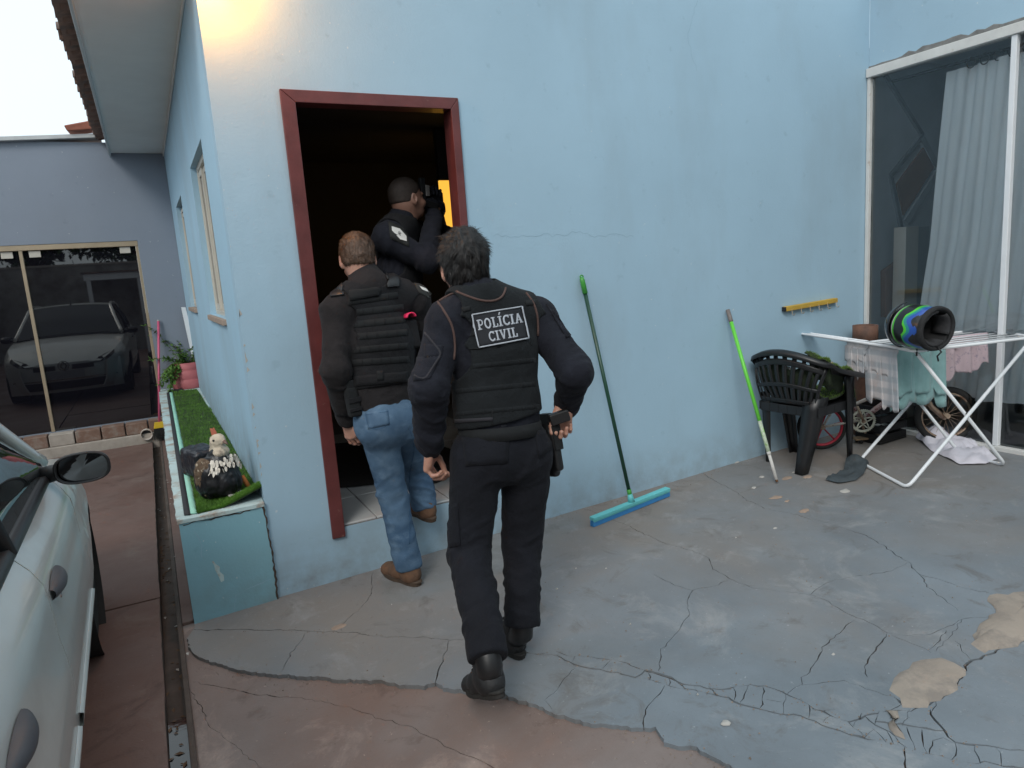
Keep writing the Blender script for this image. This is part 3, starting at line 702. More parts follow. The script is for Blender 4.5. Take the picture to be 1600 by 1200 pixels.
def bars_on_wall(px, w, t, name, mt):
    P = [onY(*Z8(*p), .049) for p in px]; mb = MB()
    for a, b in zip(P[:-1], P[1:]): mb.bar(a-V(0, t/2, 0), b-V(0, t/2, 0), w, t, (0, 1, 0))
    return mb.build(name, mt, room)
m_mold = mat('grey_moulding', (.20, .22, .245), .7)
bars_on_wall([(195, 285), (335, 510), (215, 660), (262, 890)], .035, .02, 'moulding', m_mold)
bars_on_wall([(270, 835), (395, 640), (330, 520)], .06, .022, 'moulding', mat('pale_moulding', (.36, .38, .41), .7))
mb = MB(); mb.slabpoly([onY(*Z8(*p), .035) for p in ((350, 545), (243, 690), (270, 808), (385, 625))], (0, 1, 0), .013); mb.build('brown_panel', m_brownpanel, room)
p0, p1_ = onY(*Z8(200, 1010), .0), onY(*Z8(275, 960), .0)
mb = MB(); mb.slabpoly([onY(*Z8(*p), .0) for p in ((200, 1015), (275, 962), (275, 1190), (200, 1190))], (0, 1, 0), .04); cb = mb.build('cabinet', m_brownpanel, room)
a, b = onY(*Z8(278, 850), -.12), onY(*Z8(308, 1500), -.12)
mb = MB(); mb.box((a[0], -.12, .121), (b[0], -.02, a[2])); mb.build('pilaster', mat('cream_board', (.58, .55, .50), .6, .05), room, .004)
a, b = onY(*Z8(310, 850), -.1), onY(*Z8(366, 850), -.1)
mb = MB(); mb.box((a[0], -.1, .121), (b[0], -.06, a[2])); mb.build('frosted_panel', mat('frosted_panel', (.33, .36, .38), .3, .05), room, .004)
# curtain
cu = MB(); XC = 4.74
def edge_y(z): return float(np.interp(z, [.3, .8, 1.1, 1.5, 2.72], [onX(1425, 500, XC)[1]+.02, onX(1432, 480, XC)[1], onX(1440, 440, XC)[1], onX(1456, 330, XC)[1], onX(1484, 95, XC)[1]]))
zs = np.concatenate([[.385, .40, .55, .66, .67], np.linspace(.75, 2.66, 14)]); G = []
us = np.linspace(0, 1, 260)
ph = np.cumsum(.28+.55*vnoise(np.c_[us*38, us*0, us*0], 3)); am = .014+.026*vnoise(np.c_[us*30, us*0+4, us*0], 9)
for z in zs:
    y0 = edge_y(z); row = []
    g = 1-.45*(z-.4)/2.3
    for i, u in enumerate(us):
        y = y0+u*(-4.2-y0); row.append((XC+g*am[i]*math.sin(ph[i]*1.1+.25*math.sin(z*1.3))+.012*math.sin(ph[i]*.37+z*2), y+.012*math.sin(ph[i]*2.2), z+.008*math.sin(ph[i]*.5)*(z < .5)))
    G.append(row)
cu.grid(G)
m_curt, nt, b, tc = mk('sheer_curtain')
c = mix(nt, noise_fac(nt, tc, 3, .3, .7, stretch=(1, 4, .4)), (.80, .83, .85), (.90, .91, .92)); nt.links.new(c, b.inputs['Base Color']); b.inputs['Roughness'].default_value = .9; b.inputs['Subsurface Weight'].default_value = 0
bump_(nt, b, noise_fac(nt, tc, 60, 0, 1, stretch=(1, 3, .3)), .2, .004)
ct = cu.build('curtain', m_curt, None, origin=(XC, -2, .385)); tag(ct, 'pale grey sheer curtain hanging in folds behind the sliding glass', 'curtain')
mb = MB(); mb.tube([(XC, -.05, 2.70), (XC, -5.9, 2.70)], .011); mb.build('curtain_rod', m_black, room)
mb = MB()
for i in range(12):
    c = V(XC-.02, -.62-.085*i, 2.675); n = 12
    mb.tube([c+V(0, .028*math.cos(2*math.pi*k/n), .034*math.sin(2*math.pi*k/n)) for k in range(n)], .004, 5, closed=True)
mb.build('curtain_ring', m_black, ct)

# ================================================================ ANNEX at the end of the driveway
ax = thing('annex', 'grey blue outbuilding with dark glass doors closing the driveway end', 'building', (-1.4, 4.96, 0))
OX = -.375
mb = MB(); wallgrid(mb, [-7, -3.5, OX, .6], [-.3, .185, 2.095, 3.09], {(1, 1)}, lambda u, v, d: (u, 4.96+d, v), .16); mb.build('wall', m_annex, ax)
mb = MB(); mb.add([(-7, 4.90, 2.75), (-.56, 4.90, 3.13), (-.56, 5.2, 3.13), (-7, 5.2, 2.75), (-7, 4.90, 2.79), (-.56, 4.90, 3.17), (-.56, 5.2, 3.17), (-7, 5.2, 2.79)], [(0, 3, 2, 1), (4, 5, 6, 7), (0, 1, 5, 4), (1, 2, 6, 5), (2, 3, 7, 6), (3, 0, 4, 7)])
mb.build('flashing', mat('zinc_flashing', (.45, .46, .46), .6, .15, 6, .2, 40), ax, .004)
mb = MB(); mb.add([(-.84, 4.86, 3.175), (-.60, 4.86, 3.20), (-.60, 5.3, 3.25), (-.84, 5.3, 3.22), (-.86, 4.84, 3.225), (-.62, 4.84, 3.28), (-.60, 5.3, 3.33), (-.84, 5.3, 3.28)], [(0, 3, 2, 1), (4, 5, 6, 7), (0, 1, 5, 4), (1, 2, 6, 5), (2, 3, 7, 6), (3, 0, 4, 7)]); mb.build('ridge_tile', mat('red_tile', (.33, .12, .08), .85, .2, 9, .3, 60), ax, .01)
mb = MB(); mb.box((-3.5, 4.965, 2.04), (OX, 5.05, 2.094)); mb.build('top_rail', m_alu, ax, .003)
mb = MB(); mb.box((OX-.028, 4.97, .186), (OX-.0006, 5.04, 2.039)); mb.build('jamb', m_alu, ax, .003)
for x in (-1.42, -2.46):
    mb = MB(); mb.box((x-.016, 4.972, .186), (x+.016, 5.02, 2.039)); mb.build('post', m_alu, ax, .003)
for x0, x1 in ((-1.4035, OX-.0285), (-2.4435, -1.4365), (-3.5, -2.4765)):
    mb = MB(); mb.box((x0, 5.0, .186), (x1, 5.01, 2.039)); g = mb.build('glass_door', m_dglass, ax)
    for xx in ((x0+.05, x0+.15), (x1-.15, x1-.05)):
        mb = MB(); mb.box((xx[0], 4.985, 1.97), (xx[1], 4.999, 2.035)); mb.build('clip', m_winframe, g, .003)
mb = MB(); mb.box((-3.9, 4.79, -.2), (-.46, 4.958, .055)); mb.build('step', m_mortar, ax, .012)
br = None; x = -3.85
while x < -.52:
    w = random.uniform(.19, .25); mb = MB(); mb.box((x, 4.80, .057), (x+w-.012, 4.955, .183+random.uniform(-.006, .003))); mb.build('brick', m_brick if random.random() < .85 else m_mortar, ax, .008); x += w
mb = MB(); mb.lathe((-.575, 4.76, .045), (0, 1, 0), [(.050, .06), (.050, 0), (.060, -.004), (.060, .06)], 20); tag(mb.build('drain_pipe', m_pvc), 'short dirty drain pipe stub poking from the step by the broom', 'pipe')
mb = MB(); mb.lathe((-.575, 4.765, .045), (0, 1, 0), [(.0, .03), (.051, .03)], 20); o = mb.build('pipe_mouth', m_black); o.parent = bpy.data.objects['drain_pipe']

# ================================================================ PLANTER LEDGE beside the house
pl = thing('planter_ledge', 'long blue rendered ledge with a worn pale rim beside the side wall', 'planter', (-.2, 0, -.05))
PT = .485
mb = MB(); mb.box((-.388, -.016, -.3), (-.0015, 4.95, PT-.018)); mb.build('ledge_body', m_planter, pl)
mb = MB()
Q, _ = jitter_line([V(-.394, -.022), V(-.0015, -.022), V(-.0015, 4.95), V(-.394, 4.95), V(-.394, -.022)], .05, .003, False)
mb.prism([(min(q[0], -.0015), min(q[1], 4.95)) for q in Q[:-1]], PT-.0178, PT); mb.build('rim', m_rim, pl)
def face_crack(pts, w, y):
    Q, N = jitter_line([V(*p) for p in pts], .02, .004); mb = MB()
    hw = w*(.3+.9*RNG.random(len(Q)))
    for i in range(len(Q)-1):
        a, b, n0, n1 = Q[i], Q[i+1], N[i], N[i+1]
        mb.add([(a[0]-n0[0]*hw[i], y, a[1]-n0[1]*hw[i]), (b[0]-n1[0]*hw[i+1], y, b[1]-n1[1]*hw[i+1]), (b[0]+n1[0]*hw[i+1], y, b[1]+n1[1]*hw[i+1]), (a[0]+n0[0]*hw[i], y, a[1]+n0[1]*hw[i])], [(0, 1, 2, 3)])
    return mb
face_crack([(-.006, .47), (-.005, .36), (.003, .22), (.002, .1), (.004, -.03)], .005, -.0172).build('joint_crack', m_dirt, pl)
face_crack([(-.37, .452), (-.31, .466), (-.25, .45), (-.19, .464), (-.12, .459), (-.03, .468)], .003, -.0172).build('rim_crack', m_dirt, pl)
face_crack([(-.21, -.03), (-.19, .05), (-.1, .08), (-.02, .09)], .0015, -.0172).build('face_crack', m_hair, pl)
face_crack([(-.33, .42), (-.31, .36), (-.315, .28)], .0015, -.0172).build('face_crack', m_hair, pl)
mb = face_crack([(-.27, .25), (-.25, .19), (-.235, .14)], .010, -.0172); mb.build('bare_patch', m_rim, pl)
# joint between the two wall faces
mb = MB()
for i in range(14):
    z = random.uniform(.55, 1.4); mb.add([(.0, -.0012, z), (.012*random.random()+.004, -.0012, z+.01), (.003, -.0012, z+.03*random.random()+.012)], [(0, 1, 2)])
tag(mb.build('paint_chip_scars', m_chip, house), kind='stuff')
# wall lamp at the corner, just above the picture
LC = V(.03, -.16, 3.0)
lamp = thing('wall_lamp', 'warm glowing bulb on a short bracket high at the house corner', 'lamp', tuple(LC))
mb = MB(); mb.tube([LC+V(0, .155, .07), LC+V(0, .03, .09), LC+V(0, 0, .055)], .012); mb.lathe(LC+V(0, 0, .03), (0, 0, 1), [(.03, 0), (.03, .05), (.0, .052)], 16); mb.build('bracket', m_black, lamp)
mb = MB(); mb.lathe(LC+V(0, 0, -.05), (0, 0, 1), [(.0, -.012), (.02, -.008), (.033, .012), (.035, .035), (.028, .06), (.02, .079)], 18); mb.build('bulb', emit('bulb_glow', (1, .62, .2), 30), lamp)
ld = bpy.data.lights.new('lamp_light', 'POINT'); ld.energy = 15; ld.color = (1.0, .33, .025); ld.shadow_soft_size = .03
lo_ = bpy.data.objects.new('lamp_light', ld); COL.objects.link(lo_); lo_.location = (LC[0], LC[1]-.0, LC[2]-.11)
# ================================================================ smooth bodies
class SDF:
    def __init__(s, lo, hi, h):
        s.lo = np.asarray(lo, float); s.h = h; s.n = np.ceil((np.asarray(hi)-s.lo)/h).astype(int)+1
        s.g = np.full(s.n, .2, np.float32)
    def win(s, lo, hi):
        a = np.clip(np.floor((np.asarray(lo)-s.lo)/s.h).astype(int), 0, s.n); b = np.clip(np.ceil((np.asarray(hi)-s.lo)/s.h).astype(int)+1, 0, s.n)
        sl = tuple(slice(i, j) for i, j in zip(a, b))
        if any(i >= j for i, j in zip(a, b)): return None, None
        X = [((s.lo[d]+s.h*np.arange(a[d], b[d])).astype(np.float32)) for d in range(3)]
        return sl, (X[0][:, None, None], X[1][None, :, None], X[2][None, None, :])
    def put(s, fn, lo, hi, k, op):
        pad = k+.035; sl, P = s.win(np.asarray(lo)-pad, np.asarray(hi)+pad)
        if sl is None: return s
        b = fn(*P).astype(np.float32); a = s.g[sl]
        if op == 'u':
            hh = np.clip(.5+.5*(b-a)/k, 0, 1); s.g[sl] = a*hh+b*(1-hh)-k*hh*(1-hh)
        elif op == 's':
            b = -b; hh = np.clip(.5-.5*(b-a)/k, 0, 1); s.g[sl] = a*hh+b*(1-hh)+k*hh*(1-hh)
        return s
    def cap(s, a, b, ra, rb=None, k=.02, op='u', flat=None):
        a = np.asarray(a, float); b = np.asarray(b, float); rb = ra if rb is None else rb
        R = max(ra, rb)*(1.0 if flat is None else max(1, flat[1]))
        ax, rt = (None, 1) if flat is None else (unit(flat[0]), flat[1])
        def fn(X, Y, Z):
            px, py, pz = X-a[0], Y-a[1], Z-a[2]; d = b-a
            if ax is not None:
                m_ = 1/rt-1; c = px*ax[0]+py*ax[1]+pz*ax[2]; px = px+ax[0]*c*m_; py = py+ax[1]*c*m_; pz = pz+ax[2]*c*m_; d = d+ax*(d@ax)*m_
            t = np.clip((px*d[0]+py*d[1]+pz*d[2])/max(d@d, 1e-9), 0, 1)
            return np.sqrt((px-t*d[0])**2+(py-t*d[1])**2+(pz-t*d[2])**2)-(ra+(rb-ra)*t)
        return s.put(fn, np.minimum(a, b)-R, np.maximum(a, b)+R, k, op)
    def ell(s, c, axes, r, k=.02, op='u'):
        c = np.asarray(c, float); A = [unit(q) for q in axes]; R = max(r)
        def fn(X, Y, Z):
            px, py, pz = X-c[0], Y-c[1], Z-c[2]; k0 = 0; k1 = 0
            for q, rr in zip(A, r):
                w = px*q[0]+py*q[1]+pz*q[2]; k0 = k0+(w/rr)**2; k1 = k1+(w/(rr*rr))**2
            k0 = np.sqrt(k0); k1 = np.sqrt(k1); return k0*(k0-1)/np.maximum(k1, 1e-6)
        return s.put(fn, c-R, c+R, k, op)
    def rbox(s, c, axes, hs, r=.004, k=.004, op='u'):
        c = np.asarray(c, float); A = [unit(q) for q in axes]; R = float(np.linalg.norm(hs))
        def fn(X, Y, Z):
            px, py, pz = X-c[0], Y-c[1], Z-c[2]; q = [np.abs(px*a_[0]+py*a_[1]+pz*a_[2])-(h_-r) for a_, h_ in zip(A, hs)]
            o = np.sqrt(sum(np.maximum(w, 0)**2 for w in q)); return o+np.minimum(np.maximum(np.maximum(q[0], q[1]), q[2]), 0)-r
        return s.put(fn, c-R, c+R, k, op)
    def cut(s, p, n, k=.006):         # keep the side where (x-p).n < 0
        p = np.asarray(p, float); n = unit(n); _, P = s.win(s.lo, s.lo+s.h*(s.n-1))
        b = ((P[0]-p[0])*n[0]+(P[1]-p[1])*n[1]+(P[2]-p[2])*n[2]).astype(np.float32); a = s.g
        b = b[:s.n[0], :s.n[1], :s.n[2]]
        hh = np.clip(.5-.5*(b-a)/k, 0, 1); s.g = a*hh+b*(1-hh)+k*hh*(1-hh); return s
    def val(s, P):
        q = (np.asarray(P, float)-s.lo)/s.h; q = np.clip(q, 0, s.n-1.001); i = q.astype(int); f = q-i; r = 0
        for dx in (0, 1):
            for dy in (0, 1):
                for dz in (0, 1):
                    w = (f[:, 0] if dx else 1-f[:, 0])*(f[:, 1] if dy else 1-f[:, 1])*(f[:, 2] if dz else 1-f[:, 2]); r = r+w*s.g[i[:, 0]+dx, i[:, 1]+dy, i[:, 2]+dz]
        return r
    def mesh(s, smooth=1):
        g = s.g; n = s.n; sg = g < 0
        c = [sg[dx:n[0]-1+dx, dy:n[1]-1+dy, dz:n[2]-1+dz] for dx in (0, 1) for dy in (0, 1) for dz in (0, 1)]
        anyc = c[0].copy(); allc = c[0].copy()
        for q in c[1:]: anyc |= q; allc &= q
        I = np.argwhere(anyc & ~allc)
        idm = np.full(anyc.shape, -1, np.int32); idm[I[:, 0], I[:, 1], I[:, 2]] = np.arange(len(I))
        acc = np.zeros((len(I), 3)); cnt = np.zeros(len(I))
        cs = [(dx, dy, dz) for dx in (0, 1) for dy in (0, 1) for dz in (0, 1)]
        vals = {q: g[I[:, 0]+q[0], I[:, 1]+q[1], I[:, 2]+q[2]] for q in cs}
        for a in cs:
            for ax_ in range(3):
                if a[ax_] == 0:
                    b = list(a); b[ax_] = 1; b = tuple(b); va, vb = vals[a], vals[b]; m_ = (va < 0) != (vb < 0)
                    t = np.where(m_, va/np.where(m_, va-vb, 1), 0); p = np.tile(np.array(a, float), (len(I), 1)); p[:, ax_] += t
                    acc += p*m_[:, None]; cnt += m_
        Vv = s.lo+s.h*(I+acc/np.maximum(cnt, 1)[:, None])
        F = []
        for ax_ in range(3):
            u, w = (ax_+1) % 3, (ax_+2) % 3
            A = [slice(None)]*3; B = [slice(None)]*3; A[ax_] = slice(0, n[ax_]-1); B[ax_] = slice(1, n[ax_])
            d = sg[tuple(A)] != sg[tuple(B)]; E = np.argwhere(d)
            E = E[(E[:, u] > 0) & (E[:, w] > 0) & (E[:, u] < n[u]-1) & (E[:, w] < n[w]-1)]
            if not len(E): continue
            flip = ~sg[E[:, 0], E[:, 1], E[:, 2]]
            def cell(du, dw):
                q = E.copy(); q[:, u] -= du; q[:, w] -= dw; return idm[q[:, 0], q[:, 1], q[:, 2]]
            Q = np.stack([cell(1, 1), cell(0, 1), cell(0, 0), cell(1, 0)], 1); Q[flip] = Q[flip][:, ::-1]; F.append(Q)
        F = np.concatenate(F); F = F[(F >= 0).all(1)]
        for _ in range(smooth): Vv = lap(Vv, F, .5)
        return Vv, F
def lap(Vv, F, a=.5):
    acc = np.zeros_like(Vv); cnt = np.zeros(len(Vv)); k = F.shape[1]
    for i in range(k):
        p, q = F[:, i], F[:, (i+1) % k]
        for d in range(3): acc[:, d] += np.bincount(p, Vv[q, d], len(Vv))+np.bincount(q, Vv[p, d], len(Vv))
        cnt += np.bincount(p, minlength=len(Vv))+np.bincount(q, minlength=len(Vv))
    return Vv*(1-a)+a*acc/np.maximum(cnt, 1)[:, None]
def vnormals(Vv, F):
    n = np.cross(Vv[F[:, 2]]-Vv[F[:, 0]], Vv[F[:, -1]]-Vv[F[:, 1]]); N = np.zeros_like(Vv)
    for i in range(F.shape[1]):
        for d in range(3): N[:, d] += np.bincount(F[:, i], n[:, d], len(Vv))
    return N/np.maximum(np.linalg.norm(N, axis=1, keepdims=True), 1e-12)
def folds(Vv, F, segs, base=.0015, seed=0):
    """cloth folds: rings and drags across each limb, stronger at the ends given; segs (a, b, ampA, ampMid, ampB, spacing)"""
    N = vnormals(Vv, F); best = np.full(len(Vv), 9.); D = np.zeros(len(Vv))
    for i, (a, b, aA, aM, aB, sp) in enumerate(segs):
        a = np.asarray(a, float); b = np.asarray(b, float); d = b-a; L = np.linalg.norm(d); sd, up, dd = frame(d)
        t = np.clip(((Vv-a)@d)/(L*L), -.15, 1.15); r = np.linalg.norm(Vv-(a+np.clip(t, 0, 1)[:, None]*d), axis=1)
        x, y, z = (Vv-a)@sd, (Vv-a)@up, t*L
        warp = fbm(np.c_[x*6, y*6, z*5], seed+i*7, 2)
        q = np.c_[x*9, y*9, (z+.11*(warp-.5)+.55*x*math.sin(i*2.1+1)+.4*y)/sp]
        rid = 1-np.abs(2*vnoise(q, seed+31+i)-1); rid2 = 1-np.abs(2*vnoise(q*1.9+7, seed+57+i)-1)
        amp = np.interp(t, [0, .25, .5, .75, 1], [aA, (aA+aM)/2, aM, (aB+aM)/2, aB])
        patch_ = np.clip(1.7*fbm(np.c_[x*7+3, y*7, z*6], seed+91+i, 2)-.25, .15, 1.25); v = amp*patch_*(1.0*(rid**2-.4)+.55*(rid2**2-.4)); m_ = r < best; best = np.where(m_, r, best); D = np.where(m_, v, D)
    D = D+base*2*(fbm(Vv*14, seed+3, 3)-.5)
    # ease the joins between limbs
    for _ in range(2): D = lap(D[:, None].repeat(3, 1), F, .5)[:, 0]
    return Vv+N*D[:, None]
def merge(*parts):
    vs_, fs_, o = [], [], 0
    for v, f in parts: vs_.append(v); fs_.append(f+o); o += len(v)
    return np.concatenate(vs_), np.concatenate(fs_)
def bbox_of(*pts, pad=.2):
    A = np.array(pts); return A.min(0)-pad, A.max(0)+pad

def head_sdf(C, fw, up, h=.0045, kids=False):
    """C: centre of the skull between the ears"""
    fw = unit(fw); up = unit(up-fw*(fw@up)); rt = np.cross(fw, up); L = lambda x, y, z: C+rt*x+fw*y+up*z; ax = (rt, fw, up)
    g = SDF(C-.19, C+.17, h)
    g.ell(L(0, -.012, .035), ax, (.076, .098, .088), .02).ell(L(0, .03, -.02), ax, (.064, .068, .08), .025).ell(L(0, .048, -.075), ax, (.047, .046, .036), .03)
    g.ell(L(0, -.03, -.03), ax, (.066, .066, .06), .03)
    g.cap(L(0, -.022, -.05), L(0, -.020, -.115), .054, .053, .03)
    g.cap(L(0, .092, .005), L(0, .112, -.028), .008, .013, .012).ell(L(0, .098, -.062), ax, (.024, .012, .008), .008).ell(L(0, .096, -.073), ax, (.02, .012, .008), .006)
    for sx in (-1, 1):
        g.cap(L(.012*sx, .09, .024), L(.048*sx, .078, .022), .009, .008, .012).ell(L(.032*sx, .092, .008), ax, (.017, .012, .010), .01, 's').ell(L(.032*sx, .079, .008), ax, (.012, .012, .011), .004)
        g.ell(L(.04*sx, .07, -.03), ax, (.026, .026, .022), .02)
        ea = (unit(rt*sx*.9-fw*.45), unit(fw+rt*sx*.4), up)
        g.ell(L(.081*sx, -.012, -.004), ea, (.009, .020, .033), .006).ell(L(.088*sx, -.008, -.002), ea, (.006, .010, .019), .004, 's').ell(L(.076*sx, -.004, -.034), ax, (.008, .010, .010), .006)
    return g, L, ax
def hair_mesh(C, fw, up, thick, slope=.78, icpt=-.016, clump=.006, h=.0045, seed=0, back=-.075, top=0.0):
    fw = unit(fw); up = unit(up-fw*(fw@up)); rt = np.cross(fw, up); L = lambda x, y, z: C+rt*x+fw*y+up*z; ax = (rt, fw, up)
    g = SDF(C-.16, C+.16, h); t = thick
    g.ell(L(0, -.012, .035+top/2), ax, (.077+t, .099+t, .089+t+top), .02).ell(L(0, -.032, -.025), ax, (.066+t, .068+t*.8, .062), .03)
    g.cut(L(0, 0, icpt), fw*slope-up, .012); g.cut(L(0, 0, back), -up, .015)
    for sx in (-1, 1): g.ell(L(.090*sx, .004, -.022), ax, (.036, .034, .046), .012, 's')
    Vv, F = g.mesh(1); N = vnormals(Vv, F)
    d = (Vv-C); q = np.c_[d@rt*1.0, d@fw*.35, d@up*.35]
    Vv = Vv+N*((fbm(q*90, seed, 3)-.5)*2*clump)[:, None]
    return Vv, F, rt, fw, up
def strands(Vv, F, n, length, flow, width=.0011, seed=1, lift=.35, curl=.5, short=None):
    r = np.random.default_rng(seed); A, B, Cc = Vv[F[:, 0]], Vv[F[:, 1]], Vv[F[:, 2]]
    ar = np.linalg.norm(np.cross(B-A, Cc-A), axis=1); p = r.choice(len(F), n, p=ar/ar.sum()); u = r.random((n, 2)); u[:, 0] = np.sqrt(u[:, 0])
    P = A[p]*(1-u[:, :1])+B[p]*(u[:, :1]*(1-u[:, 1:]))+Cc[p]*(u[:, :1]*u[:, 1:])
    N = np.cross(B-A, Cc-A)[p]; N /= np.maximum(np.linalg.norm(N, axis=1, keepdims=True), 1e-12)
    fl = flow(P, N)+(np.stack([vnoise(P*45+9*i, i+seed) for i in range(3)], 1)-.5)*curl*2+(r.random((n, 3))-.5)*.35
    T = fl-N*(fl*N).sum(1, keepdims=True); T /= np.maximum(np.linalg.norm(T, axis=1, keepdims=True), 1e-9)
    Ln = length*(.5+.8*r.random((n, 1)))*(1 if short is None else short(P)[:, None]); S = np.cross(T, N)*width*.5*(.6+.8*r.random((n, 1)))
    p0 = P-N*.001; p1 = P+(T*.55+N*lift*.6)*Ln; p2 = P+(T*1.0+N*lift*.55)*Ln
    Vs = np.stack([p0-S, p0+S, p1+S*.8, p1-S*.8, p2], 1).reshape(-1, 3); k = np.arange(n)[:, None]*5
    Fq = np.concatenate([k+np.array([[0, 1, 2]]), k+np.array([[0, 2, 3]]), k+np.array([[3, 2, 4]])])
    return Vs, Fq
def hand_mesh(W, d, n, t, curls, thumb=(.5, .6, .6), scale=1.0, h=.0028, spread=.12, fore=None):
    """W wrist, d along the hand, n the way the palm faces, t the thumb side; curls: per finger (knuckle, middle, tip) in degrees"""
    d = unit(d); n = unit(n-d*(n@d)); t_ = np.cross(n, d); t = t_ if t_@np.asarray(t) > 0 else -t_; S = scale
    g = SDF(np.asarray(W)-.22, np.asarray(W)+.22, h); kn = []
    offs = [(.030, .092), (.010, .098), (-.011, .093), (-.030, .083)]; lens = [(.042, .026, .022), (.046, .029, .023), (.042, .027, .023), (.033, .021, .020)]; rr = [.0098, .0100, .0094, .0082]
    for (o, l) in offs:
        k_ = W+(t*o+d*l)*S; kn.append(k_); g.cap(W+(t*o*.55+d*.012)*S, k_, .0155*S, .0125*S, .016, flat=(n, .95))
    g.ell(W+(d*.04+t*.02+n*.010)*S, (d, t, n), (.034*S, .018*S, .015*S), .014); g.ell(W+(d*.045-t*.024+n*.008)*S, (d, t, n), (.036*S, .014*S, .013*S), .014)
    g.cap(W-d*.05, W+d*.012, .029*S, .026*S, .015, flat=(n, .78))
    for i in range(4):
        p = kn[i]; a = 0; sp = (1.5-i)*spread; d0 = unit(d+t*sp)
        for j in range(3):
            a += rad(curls[i][j]); dr = d0*math.cos(a)+n*math.sin(a); q = p+dr*lens[i][j]*S; r0 = rr[i]*S*(1-.07*j); g.cap(p, q, r0, r0*.92, .0035); g.ell(p-n*.001, (d, t, n), (r0*1.08,)*3, .003); p = q
        g.ell(p+(d0*math.cos(a)+n*math.sin(a))*.001, (d, t, n), (rr[i]*S*.8,)*3, .003)
    p = W+(d*.028+t*.026+n*.006)*S; dr = unit(d*thumb[0]+t*thumb[1]+n*thumb[2])
    for j, (l, r0) in enumerate(((.042, .0135), (.032, .0118), (.026, .0108))):
        q = p+dr*l*S; g.cap(p, q, r0*S, r0*S*.92, .008 if j == 0 else .004); p = q; dr = unit(dr+(d*.35-t*.28+n*.1))
    return g.mesh(1)

m_skin, nt, b, tc = mk('skin')
c = mix(nt, noise_fac(nt, tc, 18, .3, .7), (.40, .205, .145), (.50, .28, .21)); c = mix(nt, math_(nt, 'MULTIPLY', noise_fac(nt, tc, 55, .5, .75), .35), c, (.42, .15, .11))
nt.links.new(c, b.inputs['Base Color']); b.inputs['Roughness'].default_value = .52; b.inputs['Subsurface Weight'].default_value = .12; b.inputs['Subsurface Radius'].default_value = (.012, .004, .002); b.inputs['Subsurface Scale'].default_value = .5
bump_(nt, b, noise_fac(nt, tc, 220, 0, 1, detail=3), .12, .001)
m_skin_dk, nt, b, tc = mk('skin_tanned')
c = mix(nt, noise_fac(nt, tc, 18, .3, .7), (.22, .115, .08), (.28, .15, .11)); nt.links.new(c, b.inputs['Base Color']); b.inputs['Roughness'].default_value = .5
m_navy = cloth('navy_ripstop', (.0105, .0115, .0175), var=.3); m_vest = cloth('black_vest_fabric', (.0095, .0112, .0128), var=.3); m_trouser = cloth('black_trouser', (.0072, .0080, .0118), var=.3)
m_jacket2 = cloth('charcoal_jacket', (.0165, .0145, .0155), var=.3); m_vest2 = cloth('black_webbed_vest', (.010, .010, .0115), var=.3)
m_web = cloth('webbing', (.0125, .0135, .0145), fold=.1); m_pipe = cloth('brown_piping', (.085, .052, .045), fold=.1); m_flap = cloth('pocket_flap', (.030, .029, .034), fold=.1)
m_letter = mat('grey_lettering', (.40, .42, .46), .8, .08, 40, .3, 500); m_badge = mat('badge_white', (.72, .70, .66), .7, .04, 30, .2, 300); m_badgedk = mat('badge_dark', (.02, .021, .02), .85, .1, 30)
m_bootblk = mat('black_boot_leather', (.013, .013, .014), .6, .2, 15, .3, 120); m_bootbr = mat('tan_boot_suede', (.145, .075, .042), .85, .25, 14, .35, 140, col2=(.09, .05, .03), c2scale=9); m_sole = mat('boot_sole', (.02, .018, .016), .85, .2, 20, .2, 80); m_solebr = mat('brown_sole', (.07, .045, .03), .85, .2, 20)
def jeans_mat():
    mt, nt, b, tc = mk('blue_denim')
    c = mix(nt, noise_fac(nt, tc, 5, .35, .7, detail=5), (.052, .098, .165), (.118, .19, .275)); c = mix(nt, math_(nt, 'MULTIPLY', noise_fac(nt, tc, 16, .5, .8, stretch=(1, 1, 1.6)), .45), c, (.21, .30, .39))
    c = mix(nt, math_(nt, 'MULTIPLY', noise_fac(nt, tc, 420, .4, .7), .3), c, (.02, .06, .13)); nt.links.new(c, b.inputs['Base Color']); b.inputs['Roughness'].default_value = .9; b.inputs['Specular IOR Level'].default_value = .2
    bump_(nt, b, math_(nt, 'ADD', noise_fac(nt, tc, 30, 0, 1, dist=.5), math_(nt, 'MULTIPLY', noise_fac(nt, tc, 500, 0, 1), .2)), .25, .005); return mt
m_denim = jeans_mat(); m_denim_seam = cloth('denim_seam', (.035, .08, .15))
m_hair_bk = mat('black_hair', (.0075, .006, .0055), .5, .3, 40, .3, 200, spec=.35); m_hair_br = mat('brown_hair', (.075, .040, .022), .5, .35, 40, .3, 200); m_hair_buzz = mat('buzzed_hair', (.028, .019, .015), .7, .3, 60, .5, 300)
m_gun = mat('gun_metal', (.02, .021, .023), .38, .1, 20, .05, 200, metal=.3)

